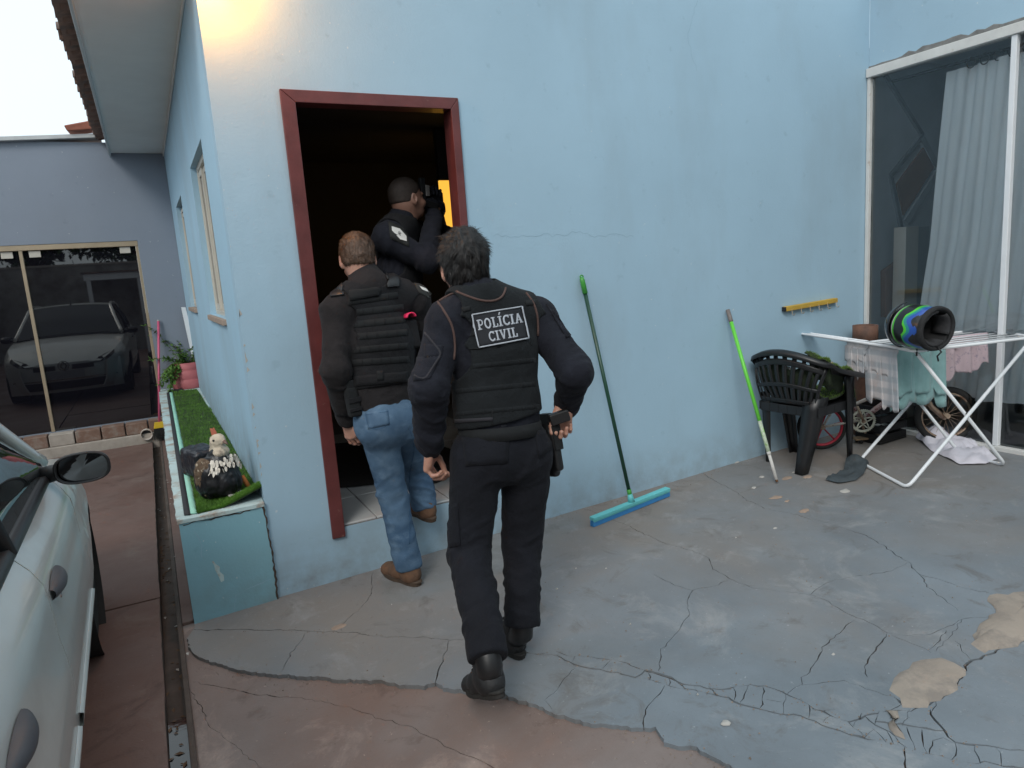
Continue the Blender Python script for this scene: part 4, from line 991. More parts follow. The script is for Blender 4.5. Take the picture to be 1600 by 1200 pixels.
def bvh_of(Vv, F): return BVHTree.FromPolygons([Vector(p) for p in Vv], [tuple(map(int, f)) for f in F])
def cast(bvhs, x, y, off=.002):
    d = ray(x, y); best = None
    for bv in (bvhs if isinstance(bvhs, (list, tuple)) else [bvhs]):
        h = bv.ray_cast(Vector(CAM), Vector(unit(d)), 30)
        if h[0] is not None and (best is None or h[3] < best[3]): best = h
    if best is None: return None
    nrm = Vector(best[1]); 
    if nrm.dot(Vector(d)) > 0: nrm = -nrm
    return np.array(best[0])+np.array(nrm)*off
def drape(mb, bv, quad, nu=8, nv=3, off=.003, thick=.003):
    """a piece of webbing or cloth lying on a garment; quad: four photo points (top left, top right, bottom right, bottom left)"""
    q = [np.array(p, float) for p in quad]; G = []
    for j in range(nv):
        row = []
        for i in range(nu):
            u, w = i/(nu-1), j/(nv-1); p = (q[0]*(1-u)+q[1]*u)*(1-w)+(q[3]*(1-u)+q[2]*u)*w; row.append(cast(bv, p[0], p[1], off))
        ok = [i for i, r in enumerate(row) if r is not None]
        if not ok: return False
        # points that miss the garment, or land far behind it, stay at its edge
        med = np.median([np.linalg.norm(row[i]-CAM) for i in ok]); ok = [i for i in ok if abs(np.linalg.norm(row[i]-CAM)-med) < .16]
        if not ok: return False
        row = [row[i] if i in ok else row[min(ok, key=lambda k: abs(k-i))] for i in range(nu)]
        G.append(row)
    mb.grid(G, thick=thick); return True
def drape_line(mb, bv, px, r, off=.001, n=8, step=6):
    L = resample([V(*p) for p in px], step); P = [cast(bv, *p, off) for p in L]; P = [p for p in P if p is not None]
    if len(P) > 2:
        P = [P[0]]+[(a+2*b+c)/4 for a, b, c in zip(P[:-2], P[1:-1], P[2:])]+[P[-1]]; mb.tube(P, r, n)
# ================================================================ PEOPLE
def tri(F): return np.concatenate([F[:, [0, 1, 2]], F[:, [0, 2, 3]]]) if F.shape[1] == 4 else F
Zu = V(0, 0, 1)
def torso_frame(J):
    s_ = unit(J['sr']-J['sl']); up = unit(J['neck']-J['pel']); fw = unit(np.cross(up, s_)); return s_, fw, up
def torso(g, J, add=0, k=.04, w=(.150, .138, .150), flat=.70, sh=True, fb=0.0):
    s_, fw, up = torso_frame(J)
    g.cap(J['pel'], J['waist'], w[2]+add, w[1]+add, k, flat=(fw, flat)); g.cap(J['waist'], J['chest'], w[1]+add, w[0]+add, k, flat=(fw, flat)); g.cap(J['chest'], (J['chest']+J['neck'])/2*1.0+fw*fb, w[0]+add, .11+add, k, flat=(fw, flat))
    if sh:
        g.cap(J['sl'], J['sr'], .058+add, None, k, flat=(fw, .95))
        for q in ('sl', 'sr'): g.cap(J['neck']+up*.0, J[q]-s_*(.0), .056+add, .055+add, k)
def arm(g, J, s, add=0, k=.03, r=(.058, .049, .038)):
    g.cap(J['s'+s], J['e'+s], r[0]+add, r[1]+add, k); g.cap(J['e'+s], J['w'+s], r[1]+add, r[2]+add*.9, k)
def leg(g, J, s, add=0, k=.035, r=(.090, .064, .050)):
    g.cap(J['h'+s], J['k'+s], r[0]+add, r[1]+add, k); g.cap(J['k'+s], J['a'+s], r[1]+add, r[2]+add, k)
def boot(J, s, parent, mtop, msole, shaft=.10):
    heel, toe, ank = J['heel'+s], J['toe'+s], J['a'+s]; d = unit(toe-heel); L = np.linalg.norm(toe-heel)
    up = unit((ank-heel)-d*((ank-heel)@d)); sd = np.cross(d, up)
    P = lambda x, y, z: heel+d*x*L+sd*y+up*z
    lo, hi = bbox_of(heel, toe, ank, pad=.14); g = SDF(lo, hi, .0055)
    g.cap(P(.14, 0, .05), P(.5, 0, .052), .041, .044, .03); g.cap(P(.5, 0, .045), P(.80, .0, .034), .046, .044, .03, flat=(up, .8)); g.ell(P(.86, 0, .034), (d, sd, up), (.045, .043, .032), .025)
    g.cap(P(.16, 0, .04), P(.19, 0, .085), .044, .042, .02); g.cap(P(.22, 0, .07), ank+unit(J['k'+s]-ank)*shaft*.95, .046, .045, .03); g.cut(P(0, 0, .016), -up, .004)
    g2 = g.mesh(2); N = vnormals(*g2); v = g2[0]+N*((fbm(g2[0]*60, 5)-.5)*.004)[:, None]
    b = np_mesh('boot', v, g2[1], mtop, parent)
    mb = MB(); kd = unit(J['k'+s]-ank); mb.tube([P(.20, 0, .055), ank-kd*.01, ank+kd*.06, ank+kd*.15], [.043, .047, .048, .046], 14); mb.build('sock', m_black, b)
    mb = MB(); n = 26; ring = []
    for i in range(n):
        a = 2*math.pi*i/n; x = .47+.53*math.cos(a); wdt = .047*(1 if x > .5 else .86)*(1-.12*math.exp(-((x-.38)/.13)**2)); ring.append((x, wdt*math.copysign(abs(math.sin(a))**.7, math.sin(a))))
    for lo_z, hi_z, sc in ((0, .017, 1.0), (.017, .027, 1.05)):
        vs_ = [P(.47+(x-.47)*sc, y*sc, lo_z) for x, y in ring]+[P(.47+(x-.47)*sc, y*sc, hi_z) for x, y in ring]
        mb.add(vs_, [tuple(range(n))[::-1], tuple(range(n, 2*n))]+[(i, (i+1) % n, n+(i+1) % n, n+i) for i in range(n)])
    mb.build('sole', msole, b, .003)
    mb = MB()                                                # laces over the instep
    for i in range(5):
        x, z = .66-.07*i, .076+.0135*i; mb.tube([P(x, -.026, z-.010), P(x+.01, 0, z+.006), P(x, .026, z-.010)], .0026, 6)
    mb.build('laces', m_black, b)
    return b
def make_person(label, J, fw_head, up_head, skin, hands, group):
    s_, fw, up = torso_frame(J)
    g, L, ax = head_sdf(J['head'], fw_head, up_head); hv = g.mesh(1)
    lo, hi = bbox_of(*[J[q] for q in J], pad=.13); g = SDF(lo, hi, .011)
    torso(g, J, -.012); [arm(g, J, q, -.012) for q in 'lr']; [leg(g, J, q, -.016) for q in 'lr']; g.cap(J['pel']-s_*.06, J['pel']+s_*.06, .11, None, .04, flat=(fw, .85)); g.cap(J['neck'], J['head']-up_head*.07, .052, .055, .03)
    for q in 'lr': g.cap(J['a'+q]*.6+J['heel'+q]*.2+J['toe'+q]*.2, J['heel'+q]*.4+J['toe'+q]*.6+(J['a'+q]-J['heel'+q])*.3, .020, .016, .02)
    bv = g.mesh(1)
    hs = [hand_mesh(**h) for h in hands]
    Vv, F = merge(hv, bv, *hs)
    p = np_mesh('person', Vv, F, skin, origin=(J['pel'][0], J['pel'][1], min(J['heell'][2], J['heelr'][2])))
    tag(p, label, 'person', group)
    # eyes
    for sx in (-1, 1):
        mb = MB(); c = L(.032*sx, .080, .008); mb.lathe(c, fw_head, [(.0, -.0125), (.0085, -.009), (.0118, 0), (.0085, .0095), (.005, .0113)], 12); e = mb.build('eye', mat('eye_white', (.6, .57, .54), .2, .02), p)
        mb = MB(); mb.lathe(c, fw_head, [(.0052, .0112), (.0, .0126)], 12); mb.build('iris', m_black, e)
    return p
def jacket(J, p, mt, seed=0, add=.014, collar=.072, amp=.007, ch=.50, h=.0072):
    s_, fw, up = torso_frame(J); lo, hi = bbox_of(*[J[q] for q in ('pel', 'neck', 'sl', 'sr', 'el', 'er', 'wl', 'wr', 'head')], pad=.16); g = SDF(lo, hi, h)
    torso(g, J, add+.004); [arm(g, J, q, add) for q in 'lr']
    nk = J['head']-J['neck']; g.cap(J['neck']-nk*.1, J['neck']+nk*ch, collar+.010, collar-.002, .03); g.cut(J['neck']+nk*(ch+.12), unit(nk)+up*.3, .005)
    g.cap(J['neck']+nk*.36, J['neck']+nk*1.2, collar-.017, None, .004, 's')
    g.cut(J['pel']+up*.02, -up, .006)
    for q in 'lr': g.cut(J['w'+q]+unit(J['w'+q]-J['e'+q])*.005, unit(J['w'+q]-J['e'+q]), .006) if False else None
    for q in 'lr':                                          # cuffs: end the sleeve with a clean opening
        d = unit(J['w'+q]-J['e'+q]); w_ = J['w'+q]; r = .046
        e1, e2, _ = frame(d); g.rbox(w_+d*.055, (e1, e2, d), (.07, .07, .055), .01, .004, 's')
        g.cap(w_-d*.012, w_+d*.006, r+.002, None, .008)
    Vv, F = g.mesh(1)
    sg_ = [(J['s'+q], J['e'+q], amp*.8, amp*.55, amp*1.25, .052) for q in 'lr']+[(J['e'+q], J['w'+q], amp*1.25, amp*.7, amp*1.0, .042) for q in 'lr']+[(J['neck'], J['chest'], .003, .003, .003, .09), (J['chest'], J['waist'], .003, .004, .006, .08), (J['waist'], J['pel'], .007, .007, .005, .05)]
    Vv = folds(Vv, F, sg_, .0012, seed); Vv = lap(Vv, F, .25)
    return np_mesh('jacket', Vv, F, mt, p), Vv, F
def trousers(J, p, mt, seed=0, add=.012, amp=.008, h=.0072, rl=(.090, .068, .060), name='trousers', top=.05, hem=.02):
    s_, fw, up = torso_frame(J); lo, hi = bbox_of(*[J[q] for q in ('pel', 'hl', 'hr', 'kl', 'kr', 'al', 'ar', 'waist')], pad=.17); g = SDF(lo, hi, h)
    g.cap(J['pel'], J['waist'], .142+add, .135+add, .04, flat=(fw, .76)); g.cap(J['pel']-s_*.055-up*.04, J['pel']+s_*.055-up*.04, .112+add, None, .04, flat=(fw, .9))
    for q in 'lr': g.ell((J['h'+q]*.75+J['pel']*.25)-fw*.052-up*.01, (s_, fw, up), (.082, .075, .095), .04)
    for q in 'lr': leg(g, J, q, add, .03, rl)
    for q in 'lr':
        d = unit(J['a'+q]-J['k'+q]); e1, e2, _ = frame(d); g.rbox(J['a'+q]+d*(.105+hem), (e1, e2, d), (.12, .12, .10), .01, .005, 's')
    g.cut(J['pel']+up*(top+.05), up, .006)
    Vv, F = g.mesh(1)
    sg_ = [(J['h'+q], J['k'+q], amp*.8, amp*.45, amp*1.0, .06) for q in 'lr']+[(J['k'+q], J['a'+q], amp*1.1, amp*.75, amp*1.5, .045) for q in 'lr']+[(J['waist'], J['pel'], .002, .003, .004, .06)]
    Vv = folds(Vv, F, sg_, .0012, seed); Vv = lap(Vv, F, .25)
    return np_mesh(name, Vv, F, mt, p), Vv, F
def vest(J, p, mt, seed=0, add=.034, bottom=.02, neck=.085, arm_r=.088, h=.0068, piping=None, amp=.003, flat=.74, armshift=.012, topclip=None):
    s_, fw, up = torso_frame(J); lo, hi = bbox_of(*[J[q] for q in ('waist', 'neck', 'sl', 'sr', 'chest', 'pel')], pad=.19); g = SDF(lo, hi, h)
    torso(g, J, add, flat=flat)
    g0 = SDF(lo, hi, h); g0.g = g.g.copy()
    C = J['chest']*.5+J['neck']*.5
    edges = []
    for q, sg_ in (('sl', -1), ('sr', 1)):
        c = J[q]-s_*sg_*armshift*0+up*-.03; a = c+s_*sg_*.15-up*.02; b = c-s_*sg_*.006; lowp = -up*.11
        g.cap(b, a, arm_r, None, .008, 's', flat=(fw, 1.3)); g.cap(b+lowp, a+lowp, arm_r*.94, None, .008, 's', flat=(fw, 1.3)); g.cap(b+s_*sg_*.030+up*.075, a+up*.075, arm_r*.9, None, .008, 's', flat=(fw, 1.5)); edges.append((q, sg_, c))
    nb = J['neck']+up*.015; g.cap(nb+up*.02, nb+up*.25, neck, neck*1.15, .008, 's')
    g.cut(J['waist']+up*bottom, -up+fw*0, .008)
    Vv, F = g.mesh(1)
    Vv = folds(Vv, F, [(J['neck'], J['chest'], amp*.5, amp, amp, .10), (J['chest'], J['waist'], amp, amp*1.2, amp*1.6, .075)], .0012, seed)
    o = np_mesh('vest', Vv, F, mt, p); return o, Vv, F
def px(x, y, Y): return onY(x, y, Y)

# ---------------------------------------------------------------- the man nearest the camera: POLÍCIA CIVIL vest
J = dict(head=px(726, 421, -1.07), neck=px(744, 466, -1.13), sl=px(700, 503, -1.13), sr=px(838, 497, -1.10), chest=px(768, 545, -1.14), waist=px(778, 640, -1.17), pel=px(785, 690, -1.18),
    el=px(670, 605, -1.19), wl=px(672, 694, -1.08), er=px(897, 580, -1.30), wr=px(886, 634, -1.12), hl=px(746, 712, -1.17), hr=px(822, 708, -1.17), kl=px(733, 858, -1.16), kr=px(816, 850, -1.12), al=px(756, 1008, -1.40), ar=px(815, 985, -1.22))
J['heelr'] = onG(813, 1029); J['heelr'][2] = gz(J['heelr'][0]); J['toer'] = J['heelr']+V(-.02, .28, .0)
J['toel'] = onG(738, 1086)+V(0, 0, .012); J['heell'] = J['toel']+unit(V(.0, -.26, .12))*.27
J['al'] = J['heell']+V(.0, .065, .095)
s_, fw, up = torso_frame(J)
hR = dict(W=px(880, 633, -1.15), d=unit(V(-.14, .02, -1)), n=unit(V(-.40, -.90, 0)), t=V(-.93, .35, 0), curls=[(38, 62, 40), (46, 66, 42), (52, 68, 42), (56, 70, 42)], thumb=(.62, .42, .55), spread=.05)
hL = dict(W=J['wl']+unit(J['wl']-J['el'])*.012, d=unit(V(-.05, .10, -.5)), n=unit(V(.75, -.55, .0)), t=V(.4, .8, 0), curls=[(38, 52, 32), (44, 56, 34), (48, 58, 36), (50, 58, 36)], thumb=(.7, .25, .55), spread=.04)
p1_ = make_person('man with short black hair in a black vest lettered in grey, hand on his holster', J, unit(V(.24, 1, -.03)), unit(V(.03, .12, 1)), m_skin, [hR, hL], 'men in dark tactical clothing')
jk, jv, jf = jacket(J, p1_, m_navy, 11, amp=.021, collar=.070)
tr, tv, tf_ = trousers(J, p1_, m_trouser, 12, amp=.019, rl=(.091, .066, .057), hem=-.022)
boot(J, 'l', p1_, m_bootblk, m_sole); boot(J, 'r', p1_, m_bootblk, m_sole)
hv = hair_mesh(J['head'], unit(V(.24, 1, -.03)), unit(V(.03, .12, 1)), .016, clump=.011, seed=3, top=.012)
hair = np_mesh('hair', hv[0], hv[1], m_hair_bk, p1_)
Fh = tri(hv[1]); rt_, fwh, uph = hv[2:]; Ch = J['head']
def ear1(P):
    d = P-Ch; q = ((np.abs(d@rt_)-.09)/.05)**2+((d@fwh-.004)/.05)**2+((d@uph+.02)/.075)**2; return np.where(q < 1, .25, 1.0)
def flow1(P, N):
    d = P-Ch; hgt = d@uph; sd = d@rt_
    base = -uph[None]*(.75)+fwh[None]*(.12+.9*np.clip(hgt/.1, 0, 1))[:, None]+rt_[None]*(.35*np.clip(hgt/.1, 0, 1)*np.sign(sd+.02))[:, None]; return base
sv, sf = strands(hv[0], Fh, 15000, .030, flow1, .0011, 4, .07, .32, ear1); tag(np_mesh('hair_strands', sv, sf, m_hair_bk, hair, False), kind='stuff')
ve, vv, vf = vest(J, p1_, m_vest, 13, add=.032, bottom=-.035, arm_r=.082, neck=.078)
bv_vest = bvh_of(vv, vf); bv_jk = bvh_of(jv, jf); bv_tr = bvh_of(tv, tf_)
# lettered panel
quad = [(736.5, 492), (814, 479.5), (824.5, 529), (748.5, 543)]
mb = MB(); drape(mb, bv_vest, quad, 14, 10, .004, .004); panel = mb.build('name_panel', mat('panel_black', (.012, .013, .017), .85, .1, 30, .2, 400), ve)
def uv2px(u, v): q = [np.array(p) for p in quad]; return (q[0]*(1-u)+q[1]*u)*(1-v)+(q[3]*(1-u)+q[2]*u)*v
def arcp(cx, cy, rx, ry, a0, a1, n=14): return [(cx+rx*math.cos(rad(a0+(a1-a0)*i/n)), cy+ry*math.sin(rad(a0+(a1-a0)*i/n))) for i in range(n+1)]
T_, t_ = .20, .115            # stem and slab weight; y runs up from 0 to 1; x in letter widths
def glyph(ch):
    S = lambda x, y, w: ([(x-w/2, y), (x+w/2, y)], t_)
    if ch == 'I': return .44, [([(.22, 0), (.22, 1)], T_), S(.22, .055, .44), S(.22, .945, .44)]
    if ch == 'Í': return .44, [([(.22, 0), (.22, 1)], T_), S(.22, .055, .44), S(.22, .945, .44), ([(.20, 1.12), (.36, 1.38)], .13)]
    if ch == 'L': return .66, [([(.2, 0), (.2, 1)], T_), S(.2, .945, .42), ([(.0, .055), (.66, .055)], t_), ([(.61, 0), (.61, .34)], .11)]
    if ch == 'P': return .72, [([(.2, 0), (.2, 1)], T_), S(.22, .055, .46), ([(.0, .945), (.42, .945)]+arcp(.42, .70, .22, .245, 90, -90)+[(.2, .455)], .125)]
    if ch == 'O': return .80, [(arcp(.4, .5, .30, .44, 0, 360, 26), .17)]
    if ch == 'C': return .76, [(arcp(.42, .5, .32, .44, 40, 320, 22), .17), ([(.68, .70), (.68, 1.0)], .11), ([(.68, .02), (.68, .28)], .10)]
    if ch == 'V': return .84, [([(.16, .96), (.42, .04)], T_*.95), ([(.68, .96), (.42, .04)], .15), S(.16, .945, .34), S(.68, .945, .32)]
    if ch == 'A': return .84, [([(.42, .98), (.14, .04)], .14), ([(.42, .98), (.70, .04)], T_*.95), ([(.24, .32), (.60, .32)], .10), S(.14, .055, .30), S(.70, .055, .32)]
def put_text(word, u0, u1, vtop, vbot, name='letter'):
    gl = [glyph(c) for c in word]; gap = .10; tot = sum(g_[0] for g_ in gl)+gap*(len(word)-1); x = 0
    for c, (w, strokes) in zip(word, gl):
        mb = MB()
        for pts, wt in strokes:
            P = resample([V(*q) for q in pts], .09); n = len(P); T = np.gradient(P, axis=0); T /= np.maximum(np.linalg.norm(T, axis=1, keepdims=True), 1e-9); Nn = np.stack([-T[:, 1], T[:, 0]], 1); G = []
            ok = True
            for sgn in (1, 0, -1):
                row = []
                for a, n_ in zip(P, Nn):
                    qx = a+n_*sgn*wt/2; u = u0+(x+qx[0])/tot*(u1-u0); v = vbot+(vtop-vbot)*qx[1]; r_ = cast(bv_vest, *uv2px(u, v), .0062)
                    if r_ is None: ok = False; break
                    row.append(r_)
                G.append(row)
            if ok: mb.grid(G, thick=.0022)
        if mb.v: mb.build(name, m_letter, panel)
        x += w+gap
put_text('POLÍCIA', .065, .955, .185, .50); put_text('CIVIL', .235, .80, .60, .895)
mb = MB()
for a, b in (((.0, .0), (1, 0)), ((1, 0), (1, 1)), ((1, 1), (0, 1)), ((0, 1), (0, 0))):
    P = [uv2px(a[0]+(b[0]-a[0])*i/14, a[1]+(b[1]-a[1])*i/14) for i in range(15)]; d = unit(np.append(P[-1]-P[0], 0))[:2]; nn = V(-d[1], d[0])
    G = [[cast(bv_vest, *(q+nn*sg_*1.0), .0062) for q in P] for sg_ in (1, -1)]
    if all(r is not None for row in G for r in row): mb.grid(G, thick=.0022)
mb.build('border', m_letter, panel)
# piping along the armholes and neckline, webbing rows, seams
def pipe_on(pxs, r=.0045, mt=m_pipe, par=ve, bv=None, name='piping'):
    mb = MB(); drape_line(mb, bv or [bv_vest, bv_jk], pxs, r, .001)
    if mb.v: mb.build(name, mt, par)
pipe_on([(684, 472), (694, 486), (704, 503), (709, 520), (711, 540), (709, 562)])
pipe_on([(714, 456), (728, 462), (742, 467), (758, 471), (775, 470), (786, 463), (790, 450)])
pipe_on([(715, 455), (700, 462), (686, 471)])
pipe_on([(822, 458), (833, 472), (839, 490), (841, 510), (841, 525)])
for q in ([(706, 484), (735, 478), (735, 485), (709, 491)], [(713, 507), (735, 500), (736, 507), (715, 514)], [(714, 525), (742, 517), (743, 524), (715, 532)], [(716, 545), (748, 546), (830, 533), (831, 540)][:4], [(820, 470), (835, 468), (838, 476), (822, 478)]):
    mb = MB()
    if drape(mb, bv_vest, q, 10, 3, .0035, .0035): mb.build('webbing_strap', m_web, ve)
for q in ([(706, 572), (842, 558), (842, 566), (706, 580)], [(708, 608), (845, 595), (845, 603), (708, 616)], [(709, 644), (848, 631), (848, 638), (709, 651)]):
    mb = MB()
    if drape(mb, bv_vest, q, 30, 3, .0006, .003): mb.build('webbing_strap', m_vest, ve)
    for i in range(1, 9):
        u = i/9; c = V(q[0][0]+(q[1][0]-q[0][0])*u, q[0][1]+(q[1][1]-q[0][1])*u); mb = MB()
        if drape(mb, bv_vest, [(c[0]-.5, c[1]+.2), (c[0]+.5, c[1]+.1), (c[0]+.6, c[1]+7.8), (c[0]-.4, c[1]+8)], 2, 3, .0022, .002): mb.build('stitch_tack', m_web, ve)
for q in ([(710, 655), (770, 652), (770, 657), (710, 661)],):
    mb = MB()
    if drape(mb, bv_vest, q, 12, 3, .004, .004): mb.build('hem_tape', m_flap, ve)
pipe_on([(769, 640), (769, 655), (769, 664)], .0025, m_web, ve, [bv_vest], 'seam')
# sleeve panels
for q in ([(663, 537), (693, 540), (690, 556), (663, 560)], [(652, 558), (690, 556), (672, 592), (646, 596)]):
    mb = MB()
    if drape(mb, bv_jk, q, 8, 6, .003, .003): mb.build('sleeve_panel', m_navy, jk)
mb = MB(); drape_line(mb, bv_jk, [(664, 520), (690, 552), (664, 594), (648, 586)], .004, .002); mb.build('panel_binding', m_flap, jk)
mb = MB(); drape(mb, bv_jk, [(853, 476), (872, 500), (896, 522), (884, 528)], 8, 4, .006, .006); mb.build('shoulder_flap', m_navy, jk)
# trouser pockets and belt loops
mb = MB()
if drape(mb, bv_tr, [(722, 684), (795, 676), (793, 724), (728, 728)], 10, 6, .004, .004): mb.build('back_pocket', m_trouser, tr)
mb = MB()
if drape(mb, bv_tr, [(835, 672), (858, 674), (862, 700), (842, 716)], 8, 6, .004, .004): mb.build('back_pocket', m_trouser, tr)
for q in ([(782, 664), (790, 663), (790, 683), (782, 684)], [(827, 662), (834, 661), (836, 674), (829, 676)]):
    mb = MB()
    if drape(mb, [bv_tr, bv_jk], q, 3, 5, .007, .006): mb.build('belt_loop', m_trouser, tr)
mb = MB()
if drape(mb, bv_tr, [(694, 790), (716, 786), (720, 852), (698, 858)], 6, 8, .005, .005): mb.build('cargo_pocket', m_trouser, tr)
# belt
def ring_belt(J, h, r, flat, parent, mt, ht=.045, add=.0):
    s_, fw, up = torso_frame(J); c = J['pel']*(1-h)+J['waist']*h; mb = MB(); n = 36
    mb.smooth = True; vs_ = []
    for z, rr in ((-ht/2, r), (-ht/2, r+.006), (ht/2, r+.006), (ht/2, r)):
        for k_ in range(n): a = 2*math.pi*k_/n; vs_.append(c+up*z+s_*rr*math.cos(a)+fw*rr*flat*math.sin(a))
    fs_ = [(i*n+k_, i*n+(k_+1) % n, ((i+1) % 4)*n+(k_+1) % n, ((i+1) % 4)*n+k_) for i in range(4) for k_ in range(n)]
    mb.add(vs_, fs_); return mb.build('belt', mt, parent)
ring_belt(J, .35, .163, .78, p1_, m_web, .05)
# holster and pistol at the right hip
hp = px(858, 684, -1.15); ho = thing('holster', 'black hip holster on the right hip of the man in the lettered vest', 'holster', tuple(hp))
s1 = unit(V(.97, .2, 0)); f1 = unit(V(-.2, .97, -.15)); u1 = np.cross(s1, f1)
g = SDF(hp-.22, hp+.2, .005); g.rbox(hp-u1*.05, (s1, f1, u1), (.02, .045, .085), .012); g.rbox(hp-u1*.11+f1*.01, (s1, f1, u1), (.017, .03, .05), .012, .02); g.rbox(hp+u1*.03+f1*.01, (s1, f1, u1), (.026, .04, .018), .008, .01)
hvv = g.mesh(1); np_mesh('holster_body', hvv[0], hvv[1], m_black, ho)
mb = MB(); mb.obox(hp+s1*.004+u1*.0-f1*.046, (s1, f1, u1), (.021, .004, .05)); mb.obox(hp+s1*.022-u1*.03, (s1, f1, u1), (.003, .03, .012)); mb.obox(hp-s1*.022+u1*.02, (s1, f1, u1), (.004, .03, .04)); mb.build('retention_strap', m_web, ho, .002)
pc = px(874, 652, -1.20); pg = thing('pistol', 'black pistol grip held in the hand at the hip holster', 'pistol', tuple(pc))
mb = MB(); gd = unit(V(.80, -.35, .22)); gs = unit(np.cross(gd, Zu)); gw = np.cross(gs, gd); mb.obox(pc+gd*.0, (gs, gd, gw), (.0165, .040, .0235)); mb.build('grip', m_black, pg, .006, seg=3)
mb = MB(); mb.obox(hp+u1*.05+f1*.0, (s1, f1, u1), (.013, .026, .05)); mb.build('slide', m_gun, pg, .003)
# ---------------------------------------------------------------- the man in jeans stepping up into the doorway
K = dict(head=px(559, 406, -.10), neck=px(576, 446, -.17), sl=px(528, 486, -.20), sr=px(646, 468, -.12), chest=px(590, 535, -.20), waist=px(600, 608, -.24), pel=px(606, 645, -.25),
    el=px(524, 578, -.28), wl=px(541, 652, -.16), er=px(674, 560, -.04), wr=px(690, 625, .10), hl=px(590, 662, -.25), hr=px(633, 658, -.22), kl=px(613, 770, -.20), kr=px(650, 728, -.02), al=px(640, 880, -.30), ar=px(664, 782, -.12))
K['heell'] = onG(653, 915); K['heell'][2] = gz(K['heell'][0]); tl = onG(600, 894); K['toel'] = K['heell']+unit(V(tl[0]-K['heell'][0], tl[1]-K['heell'][1], 0))*.27; K['toel'][2] = gz(K['toel'][0])
K['al'] = V(K['heell'][0], K['heell'][1], 0)+unit(V(*(K['toel']-K['heell'])[:2], 0))*.065+V(0, 0, .10+gz(.6))
K['heelr'] = px(676, 815, -.14); K['toer'] = K['heelr']+V(-.05, .265, .015)
K['ar'] = K['heelr']+V(-.015, .06, .085)
hL2 = dict(W=K['wl']+unit(K['wl']-K['el'])*.012, d=unit(V(.10, .02, -.5)), n=unit(V(.75, .62, .1)), t=V(-.5, .85, 0), curls=[(22, 30, 18), (26, 34, 20), (30, 36, 22), (32, 38, 22)], thumb=(.75, .3, .45), spread=.06)
hR2 = dict(W=K['wr']+unit(K['wr']-K['er'])*.012, d=unit(V(.15, .4, -.4)), n=unit(V(-.8, .3, 0)), t=V(0, .8, .3), curls=[(20, 30, 18)]*4, thumb=(.75, .3, .45), spread=.06)
fh2, uh2 = unit(V(.20, 1, -.40)), unit(V(.06, .40, 1))
p2_ = make_person('man in blue jeans and a strapped vest stepping up through the doorway', K, fh2, uh2, m_skin, [hL2, hR2], 'men in dark tactical clothing')
jk2, jv2, jf2 = jacket(K, p2_, m_jacket2, 21, amp=.020, collar=.072, ch=.82)
tr2, tv2, tf2 = trousers(K, p2_, m_denim, 22, amp=.017, rl=(.082, .060, .056), name='jeans', top=.02)
boot(K, 'l', p2_, m_bootbr, m_solebr, .06); boot(K, 'r', p2_, m_bootbr, m_solebr, .06)
hv2 = hair_mesh(K['head'], fh2, uh2, .009, clump=.006, seed=8, icpt=-.012, back=-.062)
hair2 = np_mesh('hair', hv2[0], hv2[1], m_hair_br, p2_); C2, R2, F2, U2 = K['head'], *hv2[2:]
def flow2(P, N):
    d = P-C2; hgt = d@U2; return -U2[None]*.6+F2[None]*(.9*np.clip(hgt/.1, 0, 1))[:, None]
sv, sf = strands(hv2[0], tri(hv2[1]), 9000, .015, flow2, .0011, 6, .28, .7); tag(np_mesh('hair_strands', sv, sf, m_hair_br, hair2, False), kind='stuff')
ve2, vv2, vf2 = vest(K, p2_, m_vest2, 23, add=.030, bottom=.02, neck=.105, arm_r=.080)
bv2 = bvh_of(vv2, vf2); bj2 = bvh_of(jv2, jf2); bt2 = bvh_of(tv2, tf2)
rows = [((521, 470), (621, 456)), ((520, 487), (630, 475)), ((522, 505), (633, 494)), ((526, 524), (636, 514)), ((532, 544), (638, 535)), ((537, 563), (639, 556))]
for (a, b) in rows:
    mb = MB()
    if drape(mb, bv2, [a, b, (b[0]+1, b[1]+10.5), (a[0]+1.5, a[1]+10.5)], 22, 3, .0020, .004): mb.build('webbing_strap', m_web, ve2)
    for i in range(1, 7):                                  # bar tacks
        u = i/7; c = V(a[0]+(b[0]-a[0])*u, a[1]+(b[1]-a[1])*u); mb = MB()
        if drape(mb, bv2, [(c[0]-.6, c[1]+.5), (c[0]+.6, c[1]+.4), (c[0]+.9, c[1]+10), (c[0]-.3, c[1]+10.2)], 2, 3, .0032, .002): mb.build('stitch_tack', m_vest2, ve2)
mb = MB()
if drape(mb, bv2, [(545, 455), (594, 448), (592, 462), (547, 470)], 12, 4, .010, .010): mb.build('drag_handle', m_web, ve2)
for q in ([(514, 447), (536, 444), (537, 462), (517, 465)], [(604, 430), (622, 429), (622, 448), (604, 449)]):
    mb = MB()
    if drape(mb, [bv2, bj2], q, 5, 5, .012, .012): bk = mb.build('shoulder_buckle', m_black, ve2, .002)
    mb = MB(); q2 = [(q[0][0]+2, q[0][1]-12), (q[1][0]-1, q[1][1]-12), (q[1][0], q[1][1]), (q[0][0]+2, q[0][1])]
    if drape(mb, [bv2, bj2], q2, 5, 5, .007, .007): mb.build('shoulder_strap', m_web, ve2)
mb = MB()
if drape(mb, [bj2, bv2], [(553, 588), (636, 580), (636, 596), (555, 604)], 16, 4, .006, .006): mb.build('cummerbund', m_vest2, jk2)
mb = MB()
if drape(mb, [bj2, bv2], [(588, 580), (598, 579), (599, 594), (589, 595)], 4, 4, .010, .004): mb.build('belt_keeper', m_web, jk2)
